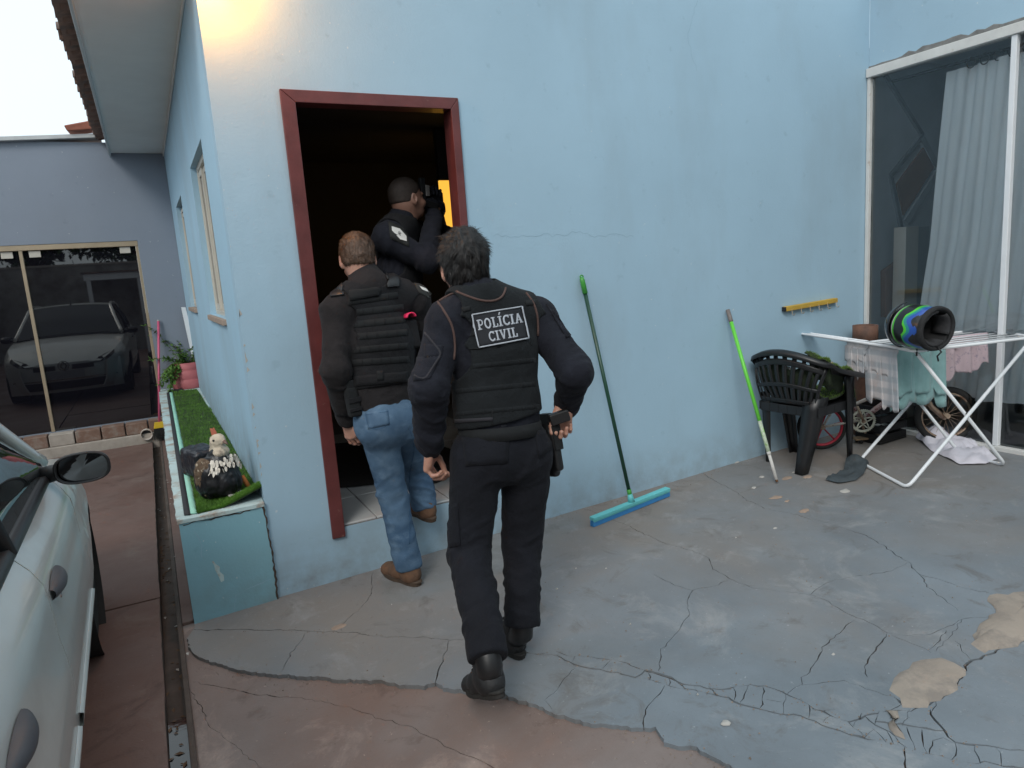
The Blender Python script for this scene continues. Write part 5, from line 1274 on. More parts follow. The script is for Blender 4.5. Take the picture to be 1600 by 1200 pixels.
# badge on the upper sleeve, with its round dark emblem
def badge(bv, c, ux, uy, parent, hexa, backing):
    c = V(*c); ux, uy = V(*ux), V(*uy)
    mb = MB()
    if drape(mb, bv, [c-ux*backing[0]-uy*backing[1], c+ux*backing[0]-uy*backing[1], c+ux*backing[0]+uy*backing[1], c-ux*backing[0]+uy*backing[1]], 8, 6, .004, .004): bb = mb.build('sleeve_patch', m_badgedk, parent)
    else: return
    mb = MB(); ctr = cast(bv, *c, .0085); ring = [cast(bv, *(c+ux*x+uy*y), .0085) for x, y in hexa]
    good = [r for r in ring if r is not None]
    if ctr is not None and len(good) > 2:
        ring = [r if r is not None else min(good, key=lambda g_: np.linalg.norm(g_-ctr)) for r in ring]
        n = len(ring); nn = unit(np.cross(ring[1]-ring[0], ring[2]-ring[0])); mb.add([ctr]+ring, [(0, 1+i, 1+(i+1) % n) for i in range(n)]); mb.build('badge', m_badge, bb)
    mb = MB()
    for r0, r1, a0, a1 in ((.26, .36, 20, 200), (.26, .36, 220, 380), (0.0, .15, 0, 360)):
        G = [[cast(bv, *(c+ux*(r*math.cos(rad(a))*.62)+uy*r*math.sin(rad(a))*.9), .0095) for a in np.linspace(a0, a1, 14)] for r in (r0, r1)]
        if all(q is not None for row in G for q in row): mb.grid(G)
    if mb.v: mb.build('emblem', m_badgedk, bb)
hexa = [(-1, -.75), (.1, -1), (1, -.1), (1, .85), (0, 1), (-1, 0)]
badge([bj2], (669, 458), (13, 6.5), (2.5, 5), p2_, [(-1, -.6), (-.2, -1), (1, .3), (.95, 1), (.3, 1), (-.9, .2)], (1.5, 1.9))
mb = MB()
if drape(mb, bj2, [(498, 528), (503, 525), (502, 545), (498, 546)], 3, 4, .004, .004): mb.build('sleeve_badge', m_badge, jk2)
# jeans details
mb = MB()
if drape(mb, bt2, [(571, 645), (606, 640), (609, 664), (575, 671)], 8, 6, .0012, .003): mb.build('back_pocket', m_denim, tr2)
mb = MB(); drape_line(mb, bt2, [(572, 648), (606, 643)], .0012, .0014); drape_line(mb, bt2, [(606, 641), (609, 662), (594, 671), (576, 669), (571, 646)], .0012, .0014); mb.build('pocket_stitching', m_denim_seam, tr2)
mb = MB(); drape_line(mb, bt2, [(640, 670), (648, 700), (640, 740), (640, 800), (640, 850)], .0018, .0005); mb.build('side_seam', m_denim_seam, tr2)
# belt pouches
def pouch(name, label, cat, c, hs, axes, mt, rnd=.01, lid=True):
    o = thing(name, label, cat, tuple(c)); g = SDF(np.array(c)-max(hs)*1.6-.02, np.array(c)+max(hs)*1.6+.02, .005); g.rbox(c, axes, hs, rnd); v = g.mesh(1); np_mesh('pouch_body', v[0], v[1], mt, o)
    if lid: mb = MB(); a = axes; mb.obox(np.array(c)+a[2]*hs[2]*.55, a, (hs[0]*1.06, hs[1]*1.06, hs[2]*.42)); mb.build('flap', m_web, o, .006)
    return o
s2, f2, u2 = torso_frame(K)
rc = px(550, 622, -.30); ro = thing('radio', 'black handheld radio in a pouch on the left hip of the man in jeans', 'radio', tuple(rc))
g = SDF(rc-.13, rc+.13, .005); g.rbox(rc-u2*.02, (s2, f2, u2), (.030, .024, .07), .012); v = g.mesh(1); np_mesh('pouch_body', v[0], v[1], m_web, ro)
mb = MB(); mb.obox(rc+u2*.06, (s2, f2, u2), (.026, .019, .022)); mb.tube([rc+u2*.08-s2*.014, rc+u2*.115-s2*.014], .007, 8); mb.tube([rc+u2*.08+s2*.012, rc+u2*.095+s2*.012], .008, 8); mb.build('radio_body', m_black, ro, .003)
mb = MB(); mb.obox(rc-u2*.01-f2*.026, (s2, f2, u2), (.032, .004, .012)); mb.obox(rc-u2*.055-f2*.026, (s2, f2, u2), (.032, .004, .008)); mb.build('pouch_strap', m_vest2, ro, .002)
pouch('belt_pouch', 'black belt pouch on the right hip of the man in jeans', 'pouch', px(640, 612, -.30), (.035, .025, .055), (s2, f2, u2), m_web)
tb = pouch('belt_pouch', 'dark side pouch with a pink flap edge between the two nearest men', 'pouch', px(643, 522, -.22), (.030, .03, .07), (s2, f2, u2), m_vest2, lid=False)
tc_ = px(640, 494, -.25); mb = MB(); mb.smooth = True
mb.grid([[tc_+s2*(.028*math.cos(a))+u2*(.026*math.sin(a)-.008)+f2*d for a in np.linspace(.1, math.pi-.1, 12)] for d in (-.02, .0, .03)], thick=.006); mb.build('pink_loop', mat('hot_pink_fabric', (.75, .02, .10), .6, .05), tb)
# ---------------------------------------------------------------- the man already inside the doorway, aiming a light upward
Q = dict(head=px(636, 312, .40), neck=px(626, 350, .40), sl=px(640, 362, .62), sr=px(604, 372, .28), chest=px(622, 420, .44), waist=px(628, 500, .42), pel=px(630, 545, .42))
Q['er'] = px(668, 408, .22); Q['wr'] = px(678, 338, .42); Q['el'] = px(694, 372, .62); Q['wl'] = px(684, 326, .50)
sq, fq, uq = torso_frame(Q)
for s, sg_ in (('l', -1), ('r', 1)):
    Q['h'+s] = Q['pel']+sq*sg_*.085-V(0, 0, .07); Q['k'+s] = V(Q['h'+s][0]+.05*sg_+.02, Q['h'+s][1], FLOOR+.52); Q['a'+s] = V(Q['h'+s][0]+.06*sg_-.02, Q['h'+s][1], FLOOR+.10)
    Q['heel'+s] = V(Q['a'+s][0]-.065, Q['a'+s][1], FLOOR+.007); Q['toe'+s] = Q['heel'+s]+V(.265, .05, 0)
fh3, uh3 = unit(V(.93, .30, .08)), unit(V(-.08, 0, 1))
hR3 = dict(W=Q['wr'], d=unit(V(.0, .1, 1)), n=unit(V(-.3, .95, 0)), t=V(-1, -.2, 0), curls=[(50, 70, 40)]*4, thumb=(.6, .3, .6), spread=.03)
hL3 = dict(W=Q['wl'], d=unit(V(-.1, -.1, 1)), n=unit(V(-.4, -.9, 0)), t=V(-1, .2, 0), curls=[(50, 70, 40)]*4, thumb=(.6, .3, .6), spread=.03)
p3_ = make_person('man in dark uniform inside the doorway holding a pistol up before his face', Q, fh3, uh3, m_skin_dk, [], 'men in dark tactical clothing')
for hh in (hR3, hL3):
    v = hand_mesh(**hh); np_mesh('glove', v[0], v[1], m_navy, p3_)
jk3, jv3, jf3 = jacket(Q, p3_, m_navy, 31, amp=.021, collar=.066)
trousers(Q, p3_, m_trouser, 32)
boot(Q, 'l', p3_, m_bootblk, m_sole); boot(Q, 'r', p3_, m_bootblk, m_sole)
hv3 = hair_mesh(Q['head'], fh3, uh3, .004, clump=.0015, seed=9, icpt=.006, back=-.02)
np_mesh('hair', hv3[0], hv3[1], m_hair_buzz, p3_)
ve3, vv3, vf3 = vest(Q, p3_, m_vest2, 33, add=.032, bottom=.0, arm_r=.088)
bj3 = bvh_of(jv3, jf3)
badge([bj3], (623, 366), (11, 5), (1, 8), p3_, hexa, (1.35, 1.7))
pp = px(660, 305, .40); pg3 = thing('pistol', 'dark pistol held upright before the face of the man inside', 'pistol', tuple(pp))
pu, pf_, psd = unit(V(.02, -.02, 1)), unit(V(1, .3, 0)), unit(V(.3, -1, 0))
mb = MB(); mb.obox(pp+pu*.01, (psd, pf_, pu), (.0135, .017, .088)); mb.obox(pp+pu*.098+pf_*.008, (psd, pf_, pu), (.004, .003, .004)); mb.build('slide', m_gun, pg3, .003)
mb = MB(); mb.obox(pp-pu*.055+pf_*.055, (psd, unit(pf_-pu*.25), unit(pu+pf_*.25)), (.0145, .05, .021)); mb.build('grip', m_black, pg3, .005)
mb = MB(); mb.obox(pp+pu*.025+pf_*.032, (psd, pf_, pu), (.014, .014, .032)); mb.build('tactical_light', mat('worn_steel', (.35, .33, .32), .4, .1, 10, .05, 60, metal=.6), pg3, .003)
mb = MB(); mb.tube([pp-pu*.035+pf_*.02, pp-pu*.03+pf_*.05, pp-pu*.002+pf_*.05, pp-pu*.0+pf_*.02], .004, 8); mb.build('trigger_guard', m_gun, pg3)
# ================================================================ THINGS ON THE LEDGE
def grass_blades(surf, n, L, w, seed, lean=.6):
    """surf(u, v) -> points, normals ; single-triangle blades"""
    r = np.random.default_rng(seed); u, v = r.random(n), r.random(n); P, N = surf(u, v); a = r.random(n)*2*np.pi
    T = np.stack([np.cos(a), np.sin(a), 0*a], 1); T -= N*(T*N).sum(1, keepdims=True); T /= np.maximum(np.linalg.norm(T, axis=1, keepdims=True), 1e-6); b = r.random(n)*2*np.pi; T2 = np.cross(N, T)
    ln = (L*(.6+.7*r.random(n)))[:, None]; tip = P+N*ln*.8+(T*np.cos(b)[:, None]+T2*np.sin(b)[:, None])*ln*lean
    V_ = np.stack([P-T*w, P+T*w, tip], 1).reshape(-1, 3); return V_, np.arange(n*3).reshape(-1, 3)
def grass_mat(name, a, b_):
    mt, nt, b, tc = mk(name); g = nd(nt, 'ShaderNodeNewGeometry'); r = nd(nt, 'ShaderNodeValToRGB'); r.color_ramp.elements[0].color = (*a, 1); r.color_ramp.elements[1].color = (*b_, 1)
    nt.links.new(g.outputs['Random Per Island'], r.inputs['Fac']); c = mix(nt, noise_fac(nt, tc, 7, .35, .65), r.outputs['Color'], tuple(q*1.45 for q in b_)); nt.links.new(c, b.inputs['Base Color']); b.inputs['Roughness'].default_value = .6; b.inputs['Specular IOR Level'].default_value = .25; return mt
m_grass = grass_mat('plastic_grass', (.030, .085, .012), (.075, .17, .022)); m_grassdk = grass_mat('dark_plastic_grass', (.03, .07, .014), (.095, .155, .025))
m_mat_back = mat('mat_backing', (.02, .03, .015), .9); m_mint = mat('mint_edge', (.30, .60, .48), .75, .06, 8, .1, 60); m_blackedge = mat('black_edge', (.025, .026, .03), .8, .15, 20, .2, 90)
rg = thing('grass_mat', 'long strip of green artificial grass lying on the planter ledge', 'grass mat', (-.15, 2.3, PT))
def lip(x, y):                       # the near right corner curls up
    return .006+.075*np.clip((x+.20)/.20, 0, 1)**1.3*np.exp(-((y-.06)/.11)**2)+.004*np.sin(9*x+5*y)
def rugxy(u, v): x0 = -.302+.035*v; x1 = np.where(v < .5, -.004, -.004-.03*(v-.5)*2); y = .02+.05*np.abs(np.sin(u*3))*(1-v)*.3+v*4.55; return x0+(x1-x0)*u, y
def rug_surf(u, v):
    x, y = rugxy(u, v); return np.stack([x, y, PT+lip(x, y)], 1), np.tile(V(0, 0, 1), (len(u), 1))
mb = MB(); uu, vv_ = np.meshgrid(np.linspace(0, 1, 14), np.concatenate([np.linspace(0, .08, 14), np.linspace(.1, 1, 20)]), indexing='ij'); P, _ = rug_surf(uu.ravel(), vv_.ravel())
mb.grid(P.reshape(uu.shape+(3,)), thick=.005, flip=False); mb.build('backing', m_mat_back, rg)
a_ = grass_blades(lambda u, v: rug_surf(u, v**2.2), 42000, .016, .0011, 3); tag(np_mesh('grass_pile', a_[0], a_[1], m_grass, rg, False), kind='stuff')
for (w0, w1, mt, nm) in ((-.003, -.030, m_mint, 'mint_strip'), (-.0305, -.058, m_blackedge, 'black_strip')):
    G = [[(rugxy(0., v)[0]+w, rugxy(0., v)[1]+(.012 if k else 0), PT+.004+.002*math.sin(v*40)) for v in np.linspace(0, 1, 40)] for k, w in enumerate((w0, w1))]
    mb = MB(); mb.grid([[tuple(map(float, q)) for q in r] for r in G], thick=.003); mb.build(nm, mt, rg)
# pot with a plant
pc_ = onZ(288, 606, PT); pot = thing('plant_pot', 'ribbed pink pot with a leggy green plant at the far end of the ledge', 'pot', (pc_[0]+.06, pc_[1], PT))
PC = V(pc_[0]+.06, pc_[1], PT); m_pink = mat('pink_pot', (.42, .12, .13), .65, .1, 8, .1, 60)
mb = MB(); mb.lathe(PC, (0, 0, 1), [(0, .0), (.165, 0), (.172, .01), (.170, .09), (.160, .10), (.163, .11), (.158, .185), (.148, .195), (.150, .205), (.140, .275), (.128, .28), (.125, .27), (.13, .2)], 28); mb.build('pot_wall', m_pink, pot)
mb = MB(); mb.lathe(PC+V(0, 0, .255), (0, 0, 1), [(.0, .01), (.128, 0)], 18); mb.build('soil', m_dirt, pot)
m_leaf = grass_mat('plant_leaf', (.025, .07, .016), (.075, .15, .03)); m_stem = mat('plant_stem', (.09, .08, .035), .8)
stems = MB(); LV, LF = [], []
rr = random.Random(5)
def leaf(p, d, L, wd):
    sd, u_, d_ = frame(d); o = len(LV); q = [p, p+d_*L*.3+sd*wd, p+d_*L*.65+sd*wd*.8, p+d_*L, p+d_*L*.65-sd*wd*.8, p+d_*L*.3-sd*wd]; q = [x-V(0, 0, .25*((i in (2, 3, 4))*L)) for i, x in enumerate(q)]; LV.extend(q); LF.extend([(o, o+1, o+2), (o, o+2, o+3), (o, o+3, o+4), (o, o+4, o+5)])
for i in range(34):
    a = rr.uniform(0, 6.28); el = rr.uniform(.3, 1.3); L = rr.uniform(.18, .42)
    if i < 13: a = rr.uniform(2.6, 4.0); el = rr.uniform(-.1, .8); L = rr.uniform(.25, .42)
    if i in (3, 4): a, el, L = 2.6, 1.25, .55
    d = V(math.cos(a)*math.cos(el), math.sin(a)*math.cos(el), math.sin(el)); p = PC+V(rr.uniform(-.07, .07), rr.uniform(-.07, .07), .26); pts = [p]; n = 9
    for k in range(n): d = unit(d+V(rr.uniform(-.12, .12), rr.uniform(-.12, .12), -.10-.10*(el < .7))); p = p+d*L/n; pts.append(p)
    pts = [V(min(q[0], -.006), q[1], q[2]) for q in pts]; stems.tube(pts, [.003*(1-.6*k/n) for k in range(n+1)], 5)
    for k in range(1, n+1):
        for _ in range(4): dd = V(rr.uniform(-1, 1), rr.uniform(-1, 1), rr.uniform(-.3, .8)); leaf(pts[k], unit(dd+d*.5)*1.0, rr.uniform(.03, .065), rr.uniform(.007, .015))
LVa = np.array(LV); LVa[:, 0] = np.minimum(LVa[:, 0], -.003)
stems.build('stem', m_stem, pot); tag(np_mesh('foliage', LVa, np.array(LF), m_leaf, pot, False), kind='stuff')
mb = MB(); mb.box((pc_[0]-.17, pc_[1]-.22, PT+.003), (pc_[0]-.02, pc_[1]-.16, PT+.02)); tag(mb.build('black_tray', m_black, None, .006), 'thin black tray edge poking out beneath the pink plant pot', 'tray')
# weeds at the wall foot
wd = thing('weed', 'tiny green weed growing from the joint at the side wall foot', 'weed', (-.01, 2.7, PT)); LV, LF = [], []
for i in range(26): leaf(V(-.012, 2.55+rr.random()*.5, PT+.01), V(rr.uniform(-1, -.1), rr.uniform(-1, 1), rr.uniform(.2, 1)), rr.uniform(.025, .05), .008)
np_mesh('foliage', np.array(LV), np.array(LF), m_leaf, wd, False)
# bird ornament
bc = onZ(350, 772, PT+.02); bc = V(min(bc[0], -.125), bc[1]+.03, PT+.012); bird = thing('bird_figure', 'cream headed bird figure with speckled brown wing and black breast on the grass mat', 'bird figure', tuple(bc))
bf = unit(V(.55, -.8, 0)); br_ = np.cross(bf, Zu); B = lambda x, y, z: bc+br_*x+bf*y+Zu*z
m_bb = mat('black_plumage', (.010, .010, .012), .38, .2, 30, .4, 60); m_cream = mat('cream_plumage', (.52, .45, .35), .8, .15, 40, .4, 120, col2=(.25, .2, .16), c2=(.55, .7), c2scale=30); m_spk = mat('speckled_wing', (.10, .065, .04), .8, .3, 60, .5, 150, col2=(.42, .36, .27), c2=(.58, .64), c2scale=55); m_orange = mat('orange_foot', (.50, .17, .04), .7)
g = SDF(bc-.24, bc+V(.24, .24, .40), .006); g.ell(B(0, .0, .11), (br_, bf, Zu), (.092, .085, .115), .02); g.ell(B(0, .03, .06), (br_, bf, Zu), (.085, .07, .075), .03); g.cap(B(0, .0, .18), B(0, .01, .235), .058, .04, .03); g.ell(B(.07, -.02, .10), (br_, bf, Zu), (.05, .08, .11), .02)
v = g.mesh(1); N = vnormals(*v); np_mesh('body', v[0]+N*((fbm(v[0]*np.array([60, 60, 25]), 3)-.5)*.014+.014*(np.abs(vnoise(v[0]*26, 14)-.5)-.25))[:, None], v[1], m_bb, bird)
g = SDF(bc-.2, bc+V(.2, .2, .40), .0045); g.ell(B(0, .015, .285), (br_, bf, Zu), (.034, .042, .034), .01); g.cap(B(0, .0, .235), B(0, .012, .275), .037, .03, .02); g.ell(B(0, .03, .225), (br_, bf, Zu), (.045, .03, .03), .02); g.cap(B(0, .05, .285), B(0, .072, .276), .012, .004, .008)
v = g.mesh(1); N = vnormals(*v); hd = np_mesh('head', v[0]+N*((fbm(v[0]*90, 8)-.5)*.008)[:, None], v[1], m_cream, bird)
mb = MB(); mb.tube([B(-.026, .022, .292), B(-.035, .026, .292)], .006, 8); mb.tube([B(.026, .022, .292), B(.035, .026, .292)], .006, 8); mb.build('eye', m_black, hd)
mb = MB(); mb.tube([B(0, .060, .283), B(0, .085, .268)], [.011, .002], 8); mb.build('beak', mat('beak_horn', (.16, .10, .08), .5), hd)
mb = MB(); mb.slabpoly([B(-.004, -.02, .31), B(-.004, -.028, .345), B(-.004, -.012, .338), B(-.004, -.005, .35), B(-.004, .008, .328), B(-.004, .012, .315)], br_, .008); mb.build('comb', mat('red_comb', (.42, .12, .07), .7), hd)
g = SDF(bc-.22, bc+V(.2, .2, .35), .005); g.ell(B(.088, -.005, .115), (unit(br_+bf*.45), unit(bf-br_*.45), Zu), (.026, .055, .10), .01); v = g.mesh(1); N = vnormals(*v); np_mesh('wing', v[0]+N*((fbm(v[0]*np.array([120, 120, 60]), 5)-.5)*.010)[:, None], v[1], m_spk, bird)
LV, LF = [], []                                             # pale breast feathers
for i in range(90):
    a = rr.uniform(-1.5, 1.3); z = rr.uniform(.165, .225)-.015*abs(a); r_ = .075-.35*(z-.17)*.9; p = B(r_*1.08*math.sin(a), r_*math.cos(a)+.012, z); nrm = unit(br_*math.sin(a)+bf*math.cos(a)); leaf(p+nrm*.006, unit(nrm*.35-Zu+br_*rr.uniform(-.4, .4)), rr.uniform(.016, .03), .007)
np_mesh('breast_feathers', np.array(LV), np.array(LF), mat('white_feather', (.66, .62, .55), .8, .2, 90), bird, False)
for sx, mt in ((-.035, m_chip), (.02, m_chip)):
    mb = MB()
    for a in (-.5, 0, .5): mb.tube([B(sx, .06, .012), B(sx+.035*math.sin(a), .06+.04*math.cos(a), .006)], [.009, .004], 6)
    mb.build('foot', mt, bird)
mb = MB(); mb.tube([B(-.085, .05, .075), B(-.10, .075, .012)], [.013, .013], 8); mb.build('leg', m_orange, bird)
# black plastic bag behind it
g0_ = onZ(322, 742, PT+.02); gc = V(min(g0_[0]-.0, -.225), g0_[1]+.09, PT+.085); g = SDF(gc-.2, gc+.2, .006); g.rbox(gc, (unit(V(1, .35, 0)), unit(V(-.35, 1, 0)), Zu), (.082, .12, .085), .03)
v = g.mesh(1); N = vnormals(*v); rid = np.abs(vnoise(v[0]*22, 4)-.5)+.6*np.abs(vnoise(v[0]*45, 9)-.5); m_bag, nt, b, tc = mk('grey_black_film'); b.inputs['Base Color'].default_value = (.020, .021, .027, 1); b.inputs['Roughness'].default_value = .28; bump_(nt, b, noise_fac(nt, tc, 40, 0, 1, dist=1.5), .5, .006)
o = np_mesh('plastic_bag', v[0]+N*(.02*(rid-.4))[:, None], v[1], m_bag, None, origin=(gc[0], gc[1], PT)); tag(o, 'crumpled dark plastic bag on the grass mat behind the bird figure', 'bag')
# broom by the end of the ledge, white board
q0, q1 = onY(249, 662, 4.70), onY(247.5, 500, 4.93); bm = thing('broom', 'pink handled broom with a yellow collar leaning by the dark glass door', 'broom', (q0[0], q0[1], -.04)); m_pinkpole = mat('pink_pole', (.55, .10, .19), .4, .08, 8)
mb = MB(); mb.tube([q0, q1-(q1-q0)*.012], .0125, 10); mb.build('handle', m_pinkpole, bm)
mb = MB(); mb.tube([q1-(q1-q0)*.012, q1], .0135, 10); mb.build('cap', m_chip, bm)
mb = MB(); mb.add([tuple(q0+V(x, y, z)) for x, y, z in ((-.06, -.02, -.045), (.06, -.02, -.045), (.06, .02, -.045), (-.06, .02, -.045), (-.045, -.016, .02), (.045, -.016, .02), (.045, .016, .02), (-.045, .016, .02))], [(0, 3, 2, 1), (4, 5, 6, 7), (0, 1, 5, 4), (1, 2, 6, 5), (2, 3, 7, 6), (3, 0, 4, 7)]); mb.build('collar', mat('yellow_plastic', (.62, .40, .02), .45), bm, .004)
LV, LF = [], []
for i in range(420):
    x, y = rr.uniform(-.06, .06), rr.uniform(-.022, .022); p = q0+V(x, y, -.044); e = V(q0[0]+x*1.25, q0[1]+y*1.6, -.038); o = len(LV); LV.extend([p-V(.0012, 0, 0), p+V(.0012, 0, 0), e]); LF.append((o, o+1, o+2))
tag(np_mesh('bristles', np.array(LV), np.array(LF), m_blackrub, bm, False), kind='stuff')
a, b2 = onY(287, 481, 4.88), onY(310, 556, 4.88); mb = MB(); mb.slabpoly([onY(*p, 4.88) for p in ((283, 480), (290, 480), (309, 556), (300, 558))], (0, 1, 0), .02); o = mb.build('white_board', m_white, None, .003); tag(o, 'narrow white board standing in the corner behind the potted plant', 'board')

# ================================================================ THINGS ALONG THE FRONT WALL
m_green = mat('green_plastic', (.05, .30, .045), .4, .08, 10); m_dkgreen = mat('dark_green_tube', (.012, .055, .032), .35, .15, 12, col2=(.2, .22, .2), c2=(.70, .73), c2scale=25); m_lime = mat('lime_tube', (.14, .60, .06), .4, .06, 10); m_teal = mat('teal_plastic', (.13, .50, .52), .5, .06, 10); m_bluep = mat('blue_rubber', (.04, .22, .50), .55, .08, 10)
L0, L1 = onG(923, 824), onG(1046, 774); lc = (L0+L1)/2; top = onY(908, 430, -.02); sq = thing('floor_squeegee', 'floor squeegee with dark green handle and turquoise blade leaning on the blue wall', 'squeegee', (lc[0], lc[1], gz(lc[0])))
ld_ = unit(V(L1[0]-L0[0], L1[1]-L0[1], L1[2]-L0[2])); hl = np.linalg.norm(L1-L0)/2-.012; nn_ = unit(np.cross(ld_, Zu)); neck_ = lc+Zu*.055-nn_*.0
mb = MB(); mb.obox(lc+Zu*.047, (ld_, nn_, np.cross(ld_, nn_)), (hl, .021, .011)); mb.obox(lc+Zu*.036+nn_*.012, (ld_, nn_, Zu), (hl, .006, .008)); hd = mb.build('head', m_teal, sq, .004)
for off in (-.009, .009):
    mb = MB(); mb.obox(lc+Zu*.018+nn_*off, (ld_, nn_, Zu), (hl*1.005, .005, .0175)); mb.build('rubber_blade', m_bluep, sq, .001)
mb = MB(); mb.tube([neck_, neck_+unit(top-neck_)*.05], [.022, .015], 12); mb.build('socket', m_teal, sq)
mb = MB(); hh = neck_+unit(top-neck_)*.04; mb.tube([hh+unit(top-hh)*.035, top-unit(top-hh)*.11], .0115, 12); mb.build('handle', m_dkgreen, sq)
mb = MB(); mb.tube([hh, hh+unit(top-hh)*.04], .0135, 12); mb.build('thread_sleeve', m_green, sq)
mb = MB(); e = top-unit(top-hh)*.11; mb.tube([e-unit(top-hh)*.002, top-unit(top-hh)*.03, top-unit(top-hh)*.012], [.0155, .015, .011], 12); cpt = top; mb.tube([cpt-unit(top-hh)*.014+V(.010*math.cos(t)-.0, 0, .010*math.sin(t)+.004) for t in np.linspace(0, 2*math.pi, 11)[:-1]], .004, 6, closed=True); mb.build('grip', m_green, sq)
f0, t1 = onG(1214, 755)+Zu*.012, onY(1137, 484, -.022); mp_ = thing('mop_pole', 'bright lime mop pole with a bare worn white lower end leaning on the wall', 'pole', (f0[0], f0[1], gz(f0[0]))); d = t1-f0; A = lambda s: f0+d*s
mb = MB(); mb.tube([A(.34), A(.94)], .0125, 12); mb.build('upper_tube', m_lime, mp_)
mb = MB(); mb.tube([A(.155), A(.3405)], .0125, 12); mb.build('worn_tube', mat('worn_lime', (.45, .52, .40), .7, .2, 20, .3, 90, col2=(.25, .45, .15), c2=(.5, .6), c2scale=14), mp_)
mb = MB(); mb.tube([A(.01), A(.155)], .0105, 12); mb.tube([A(.148), A(.165)], .0135, 12); mb.build('lower_tube', mat('chipped_white', (.55, .53, .50), .7, .15, 20, .3, 90, col2=(.25, .2, .17), c2=(.58, .66), c2scale=22), mp_)
mb = MB(); mb.tube([A(.925), A(.93), A(1)], [.0125, .0150, .0138], 12); mb.build('cap', mat('grimy_cap', (.16, .14, .13), .6, .3, 25), mp_)
mb = MB(); mb.tube([A(-.004), A(.018)], .008, 10); mb.build('tip', mat('rust', (.16, .08, .04), .9), mp_)
# hook rail
h0, h1 = onY(1226, 483, -.02), onY(1306, 469, -.02); hk = thing('hook_rail', 'yellow wooden hook rail screwed to the blue wall near the corner', 'hook rail', tuple((h0+h1)/2)); d = unit(h1-h0)
mb = MB(); mb.obox((h0+h1)/2, (d, V(0, 1, 0), np.cross(V(0, 1, 0), d)), (np.linalg.norm(h1-h0)/2, .0185, .017)); mb.build('rail', mat('yellow_wood', (.50, .32, .05), .6, .12, 10, .1, 60), hk, .004)
mb = MB(); mb.obox(h0-d*.006, (d, V(0, 1, 0), np.cross(V(0, 1, 0), d)), (.004, .016, .015)); mb.build('end_cap', m_black, hk)
h_ = None
for i in range(6):
    p = h0+d*(.05+i*.094)+V(0, -.02, -.006)
    if h_ is None:
        mb = MB(); mb.tube([p, p+V(0, -.004, -.03), p+V(0, -.010, -.042), p+V(0, -.022, -.042), p+V(0, -.028, -.030)], .0022, 6); h_ = mb.build('hook', m_alu, hk); p00 = p
    else: o = link_mesh('hook', h_.data, hk); o.location = tuple(p-p00)
# ---------------------------------------------------------------- black plastic armchair seen from behind
fl_, nr, fr_, bk_ = onG(1196, 722), onG(1254, 741), onG(1330, 718), onG(1238, 705)
cz = gz(3.5); CO = V((3.28+3.70)/2, (-.13-.50)/2, cz); chair = thing('plastic_chair', 'black plastic garden armchair with its back to us beside the wall', 'chair', tuple(CO)); m_chair = mat('chair_plastic', (.012, .0125, .014), .38, .12, 10, .06, 150)
cf = unit(V(.96, .10, 0)); cl = np.cross(Zu, cf); Cc = lambda f, s, z: CO+cf*f+cl*s+Zu*z     # f forward, s to the chair's left (far side), z up
LEG = dict(bl=(-.20, .20), br=(-.215, -.195), fl=(.205, .23), fr=(.235, -.205))
# seat
mb = MB(); G = [[Cc(f, s*(.205+.02*(f+.2)), .43+.02*math.cos(s*2.6)*-1*(1-abs(s))+.035*(f*f*4)-.012*(f < .0)*abs(f)*4) for s in np.linspace(-1, 1, 13)] for f in np.linspace(-.2, .23, 12)]; mb.grid(G, thick=.012); mb.build('seat', m_chair, chair)
mb = MB()
for pts in ([Cc(-.2, s*.205, .425) for s in np.linspace(-1, 1, 7)], [Cc(.235, s*.215, .432) for s in np.linspace(-1, 1, 7)], [Cc(f, .218, .43) for f in np.linspace(-.2, .23, 6)], [Cc(f, -.218, .43) for f in np.linspace(-.2, .23, 6)]):
    for a, b in zip(pts[:-1], pts[1:]): mb.bar(a-Zu*.02, b-Zu*.02, .012, .06)
mb.build('seat_apron', m_chair, chair, .003)
# backrest: curved shell, horseshoe rail running down into the arms
def rail_pt(a):                        # a from -1 (right arm front) .. 1 (left arm front)
    t = abs(a); sg_ = 1 if a > 0 else -1
    if t < .55: th = t/.55*math.pi/2; return Cc(-.255+.10*(1-math.cos(th))-.02*math.cos(th), sg_*.265*math.sin(th), .80-.02*(1-math.cos(th))*1.0-.06*math.sin(th)**2)
    k = (t-.55)/.45; return Cc(-.155+.30*k, sg_*(.265+.01*math.sin(k*3)), .72-.10*k**.6+.0*k)
RP = [rail_pt(a) for a in np.linspace(-1, 1, 61)]
mb = MB(); n = len(RP); G = []
for i, p in enumerate(RP):
    a = -1+2*i/(n-1); t = abs(a); wd_ = .028 if t < .5 else .028+.024*min((t-.5)/.2, 1); dn = unit(RP[min(i+1, n-1)]-RP[max(i-1, 0)]); out_ = unit(np.cross(dn, Zu)); row = [p+out_*(-wd_)+Zu*-.022, p+out_*(-wd_*.9)+Zu*.002, p+Zu*.010, p+out_*(wd_*.9)+Zu*.002, p+out_*wd_-Zu*.026]; G.append(row)
mb.grid(G, thick=.008); mb.build('top_rail', m_chair, chair)
mb = MB(); slats = np.linspace(-.50, .50, 12)
lower = lambda a: Cc(-.205+.05*abs(a)**2, a*.40, .45)
for a in slats:
    top_ = rail_pt(a)-Zu*.015; lo_ = lower(a); bul = -cf*.025; w_ = .030 if abs(a) < .2 else .024; pts = [lo_*(1-t)+top_*t+bul*math.sin(t*math.pi) for t in np.linspace(0, 1, 8)]
    tan_ = unit(rail_pt(min(a+.05, 1))-rail_pt(max(a-.05, -1))); mb.grid([[p-tan_*w_/2 for p in pts], [p+tan_*w_/2 for p in pts]], thick=.007)
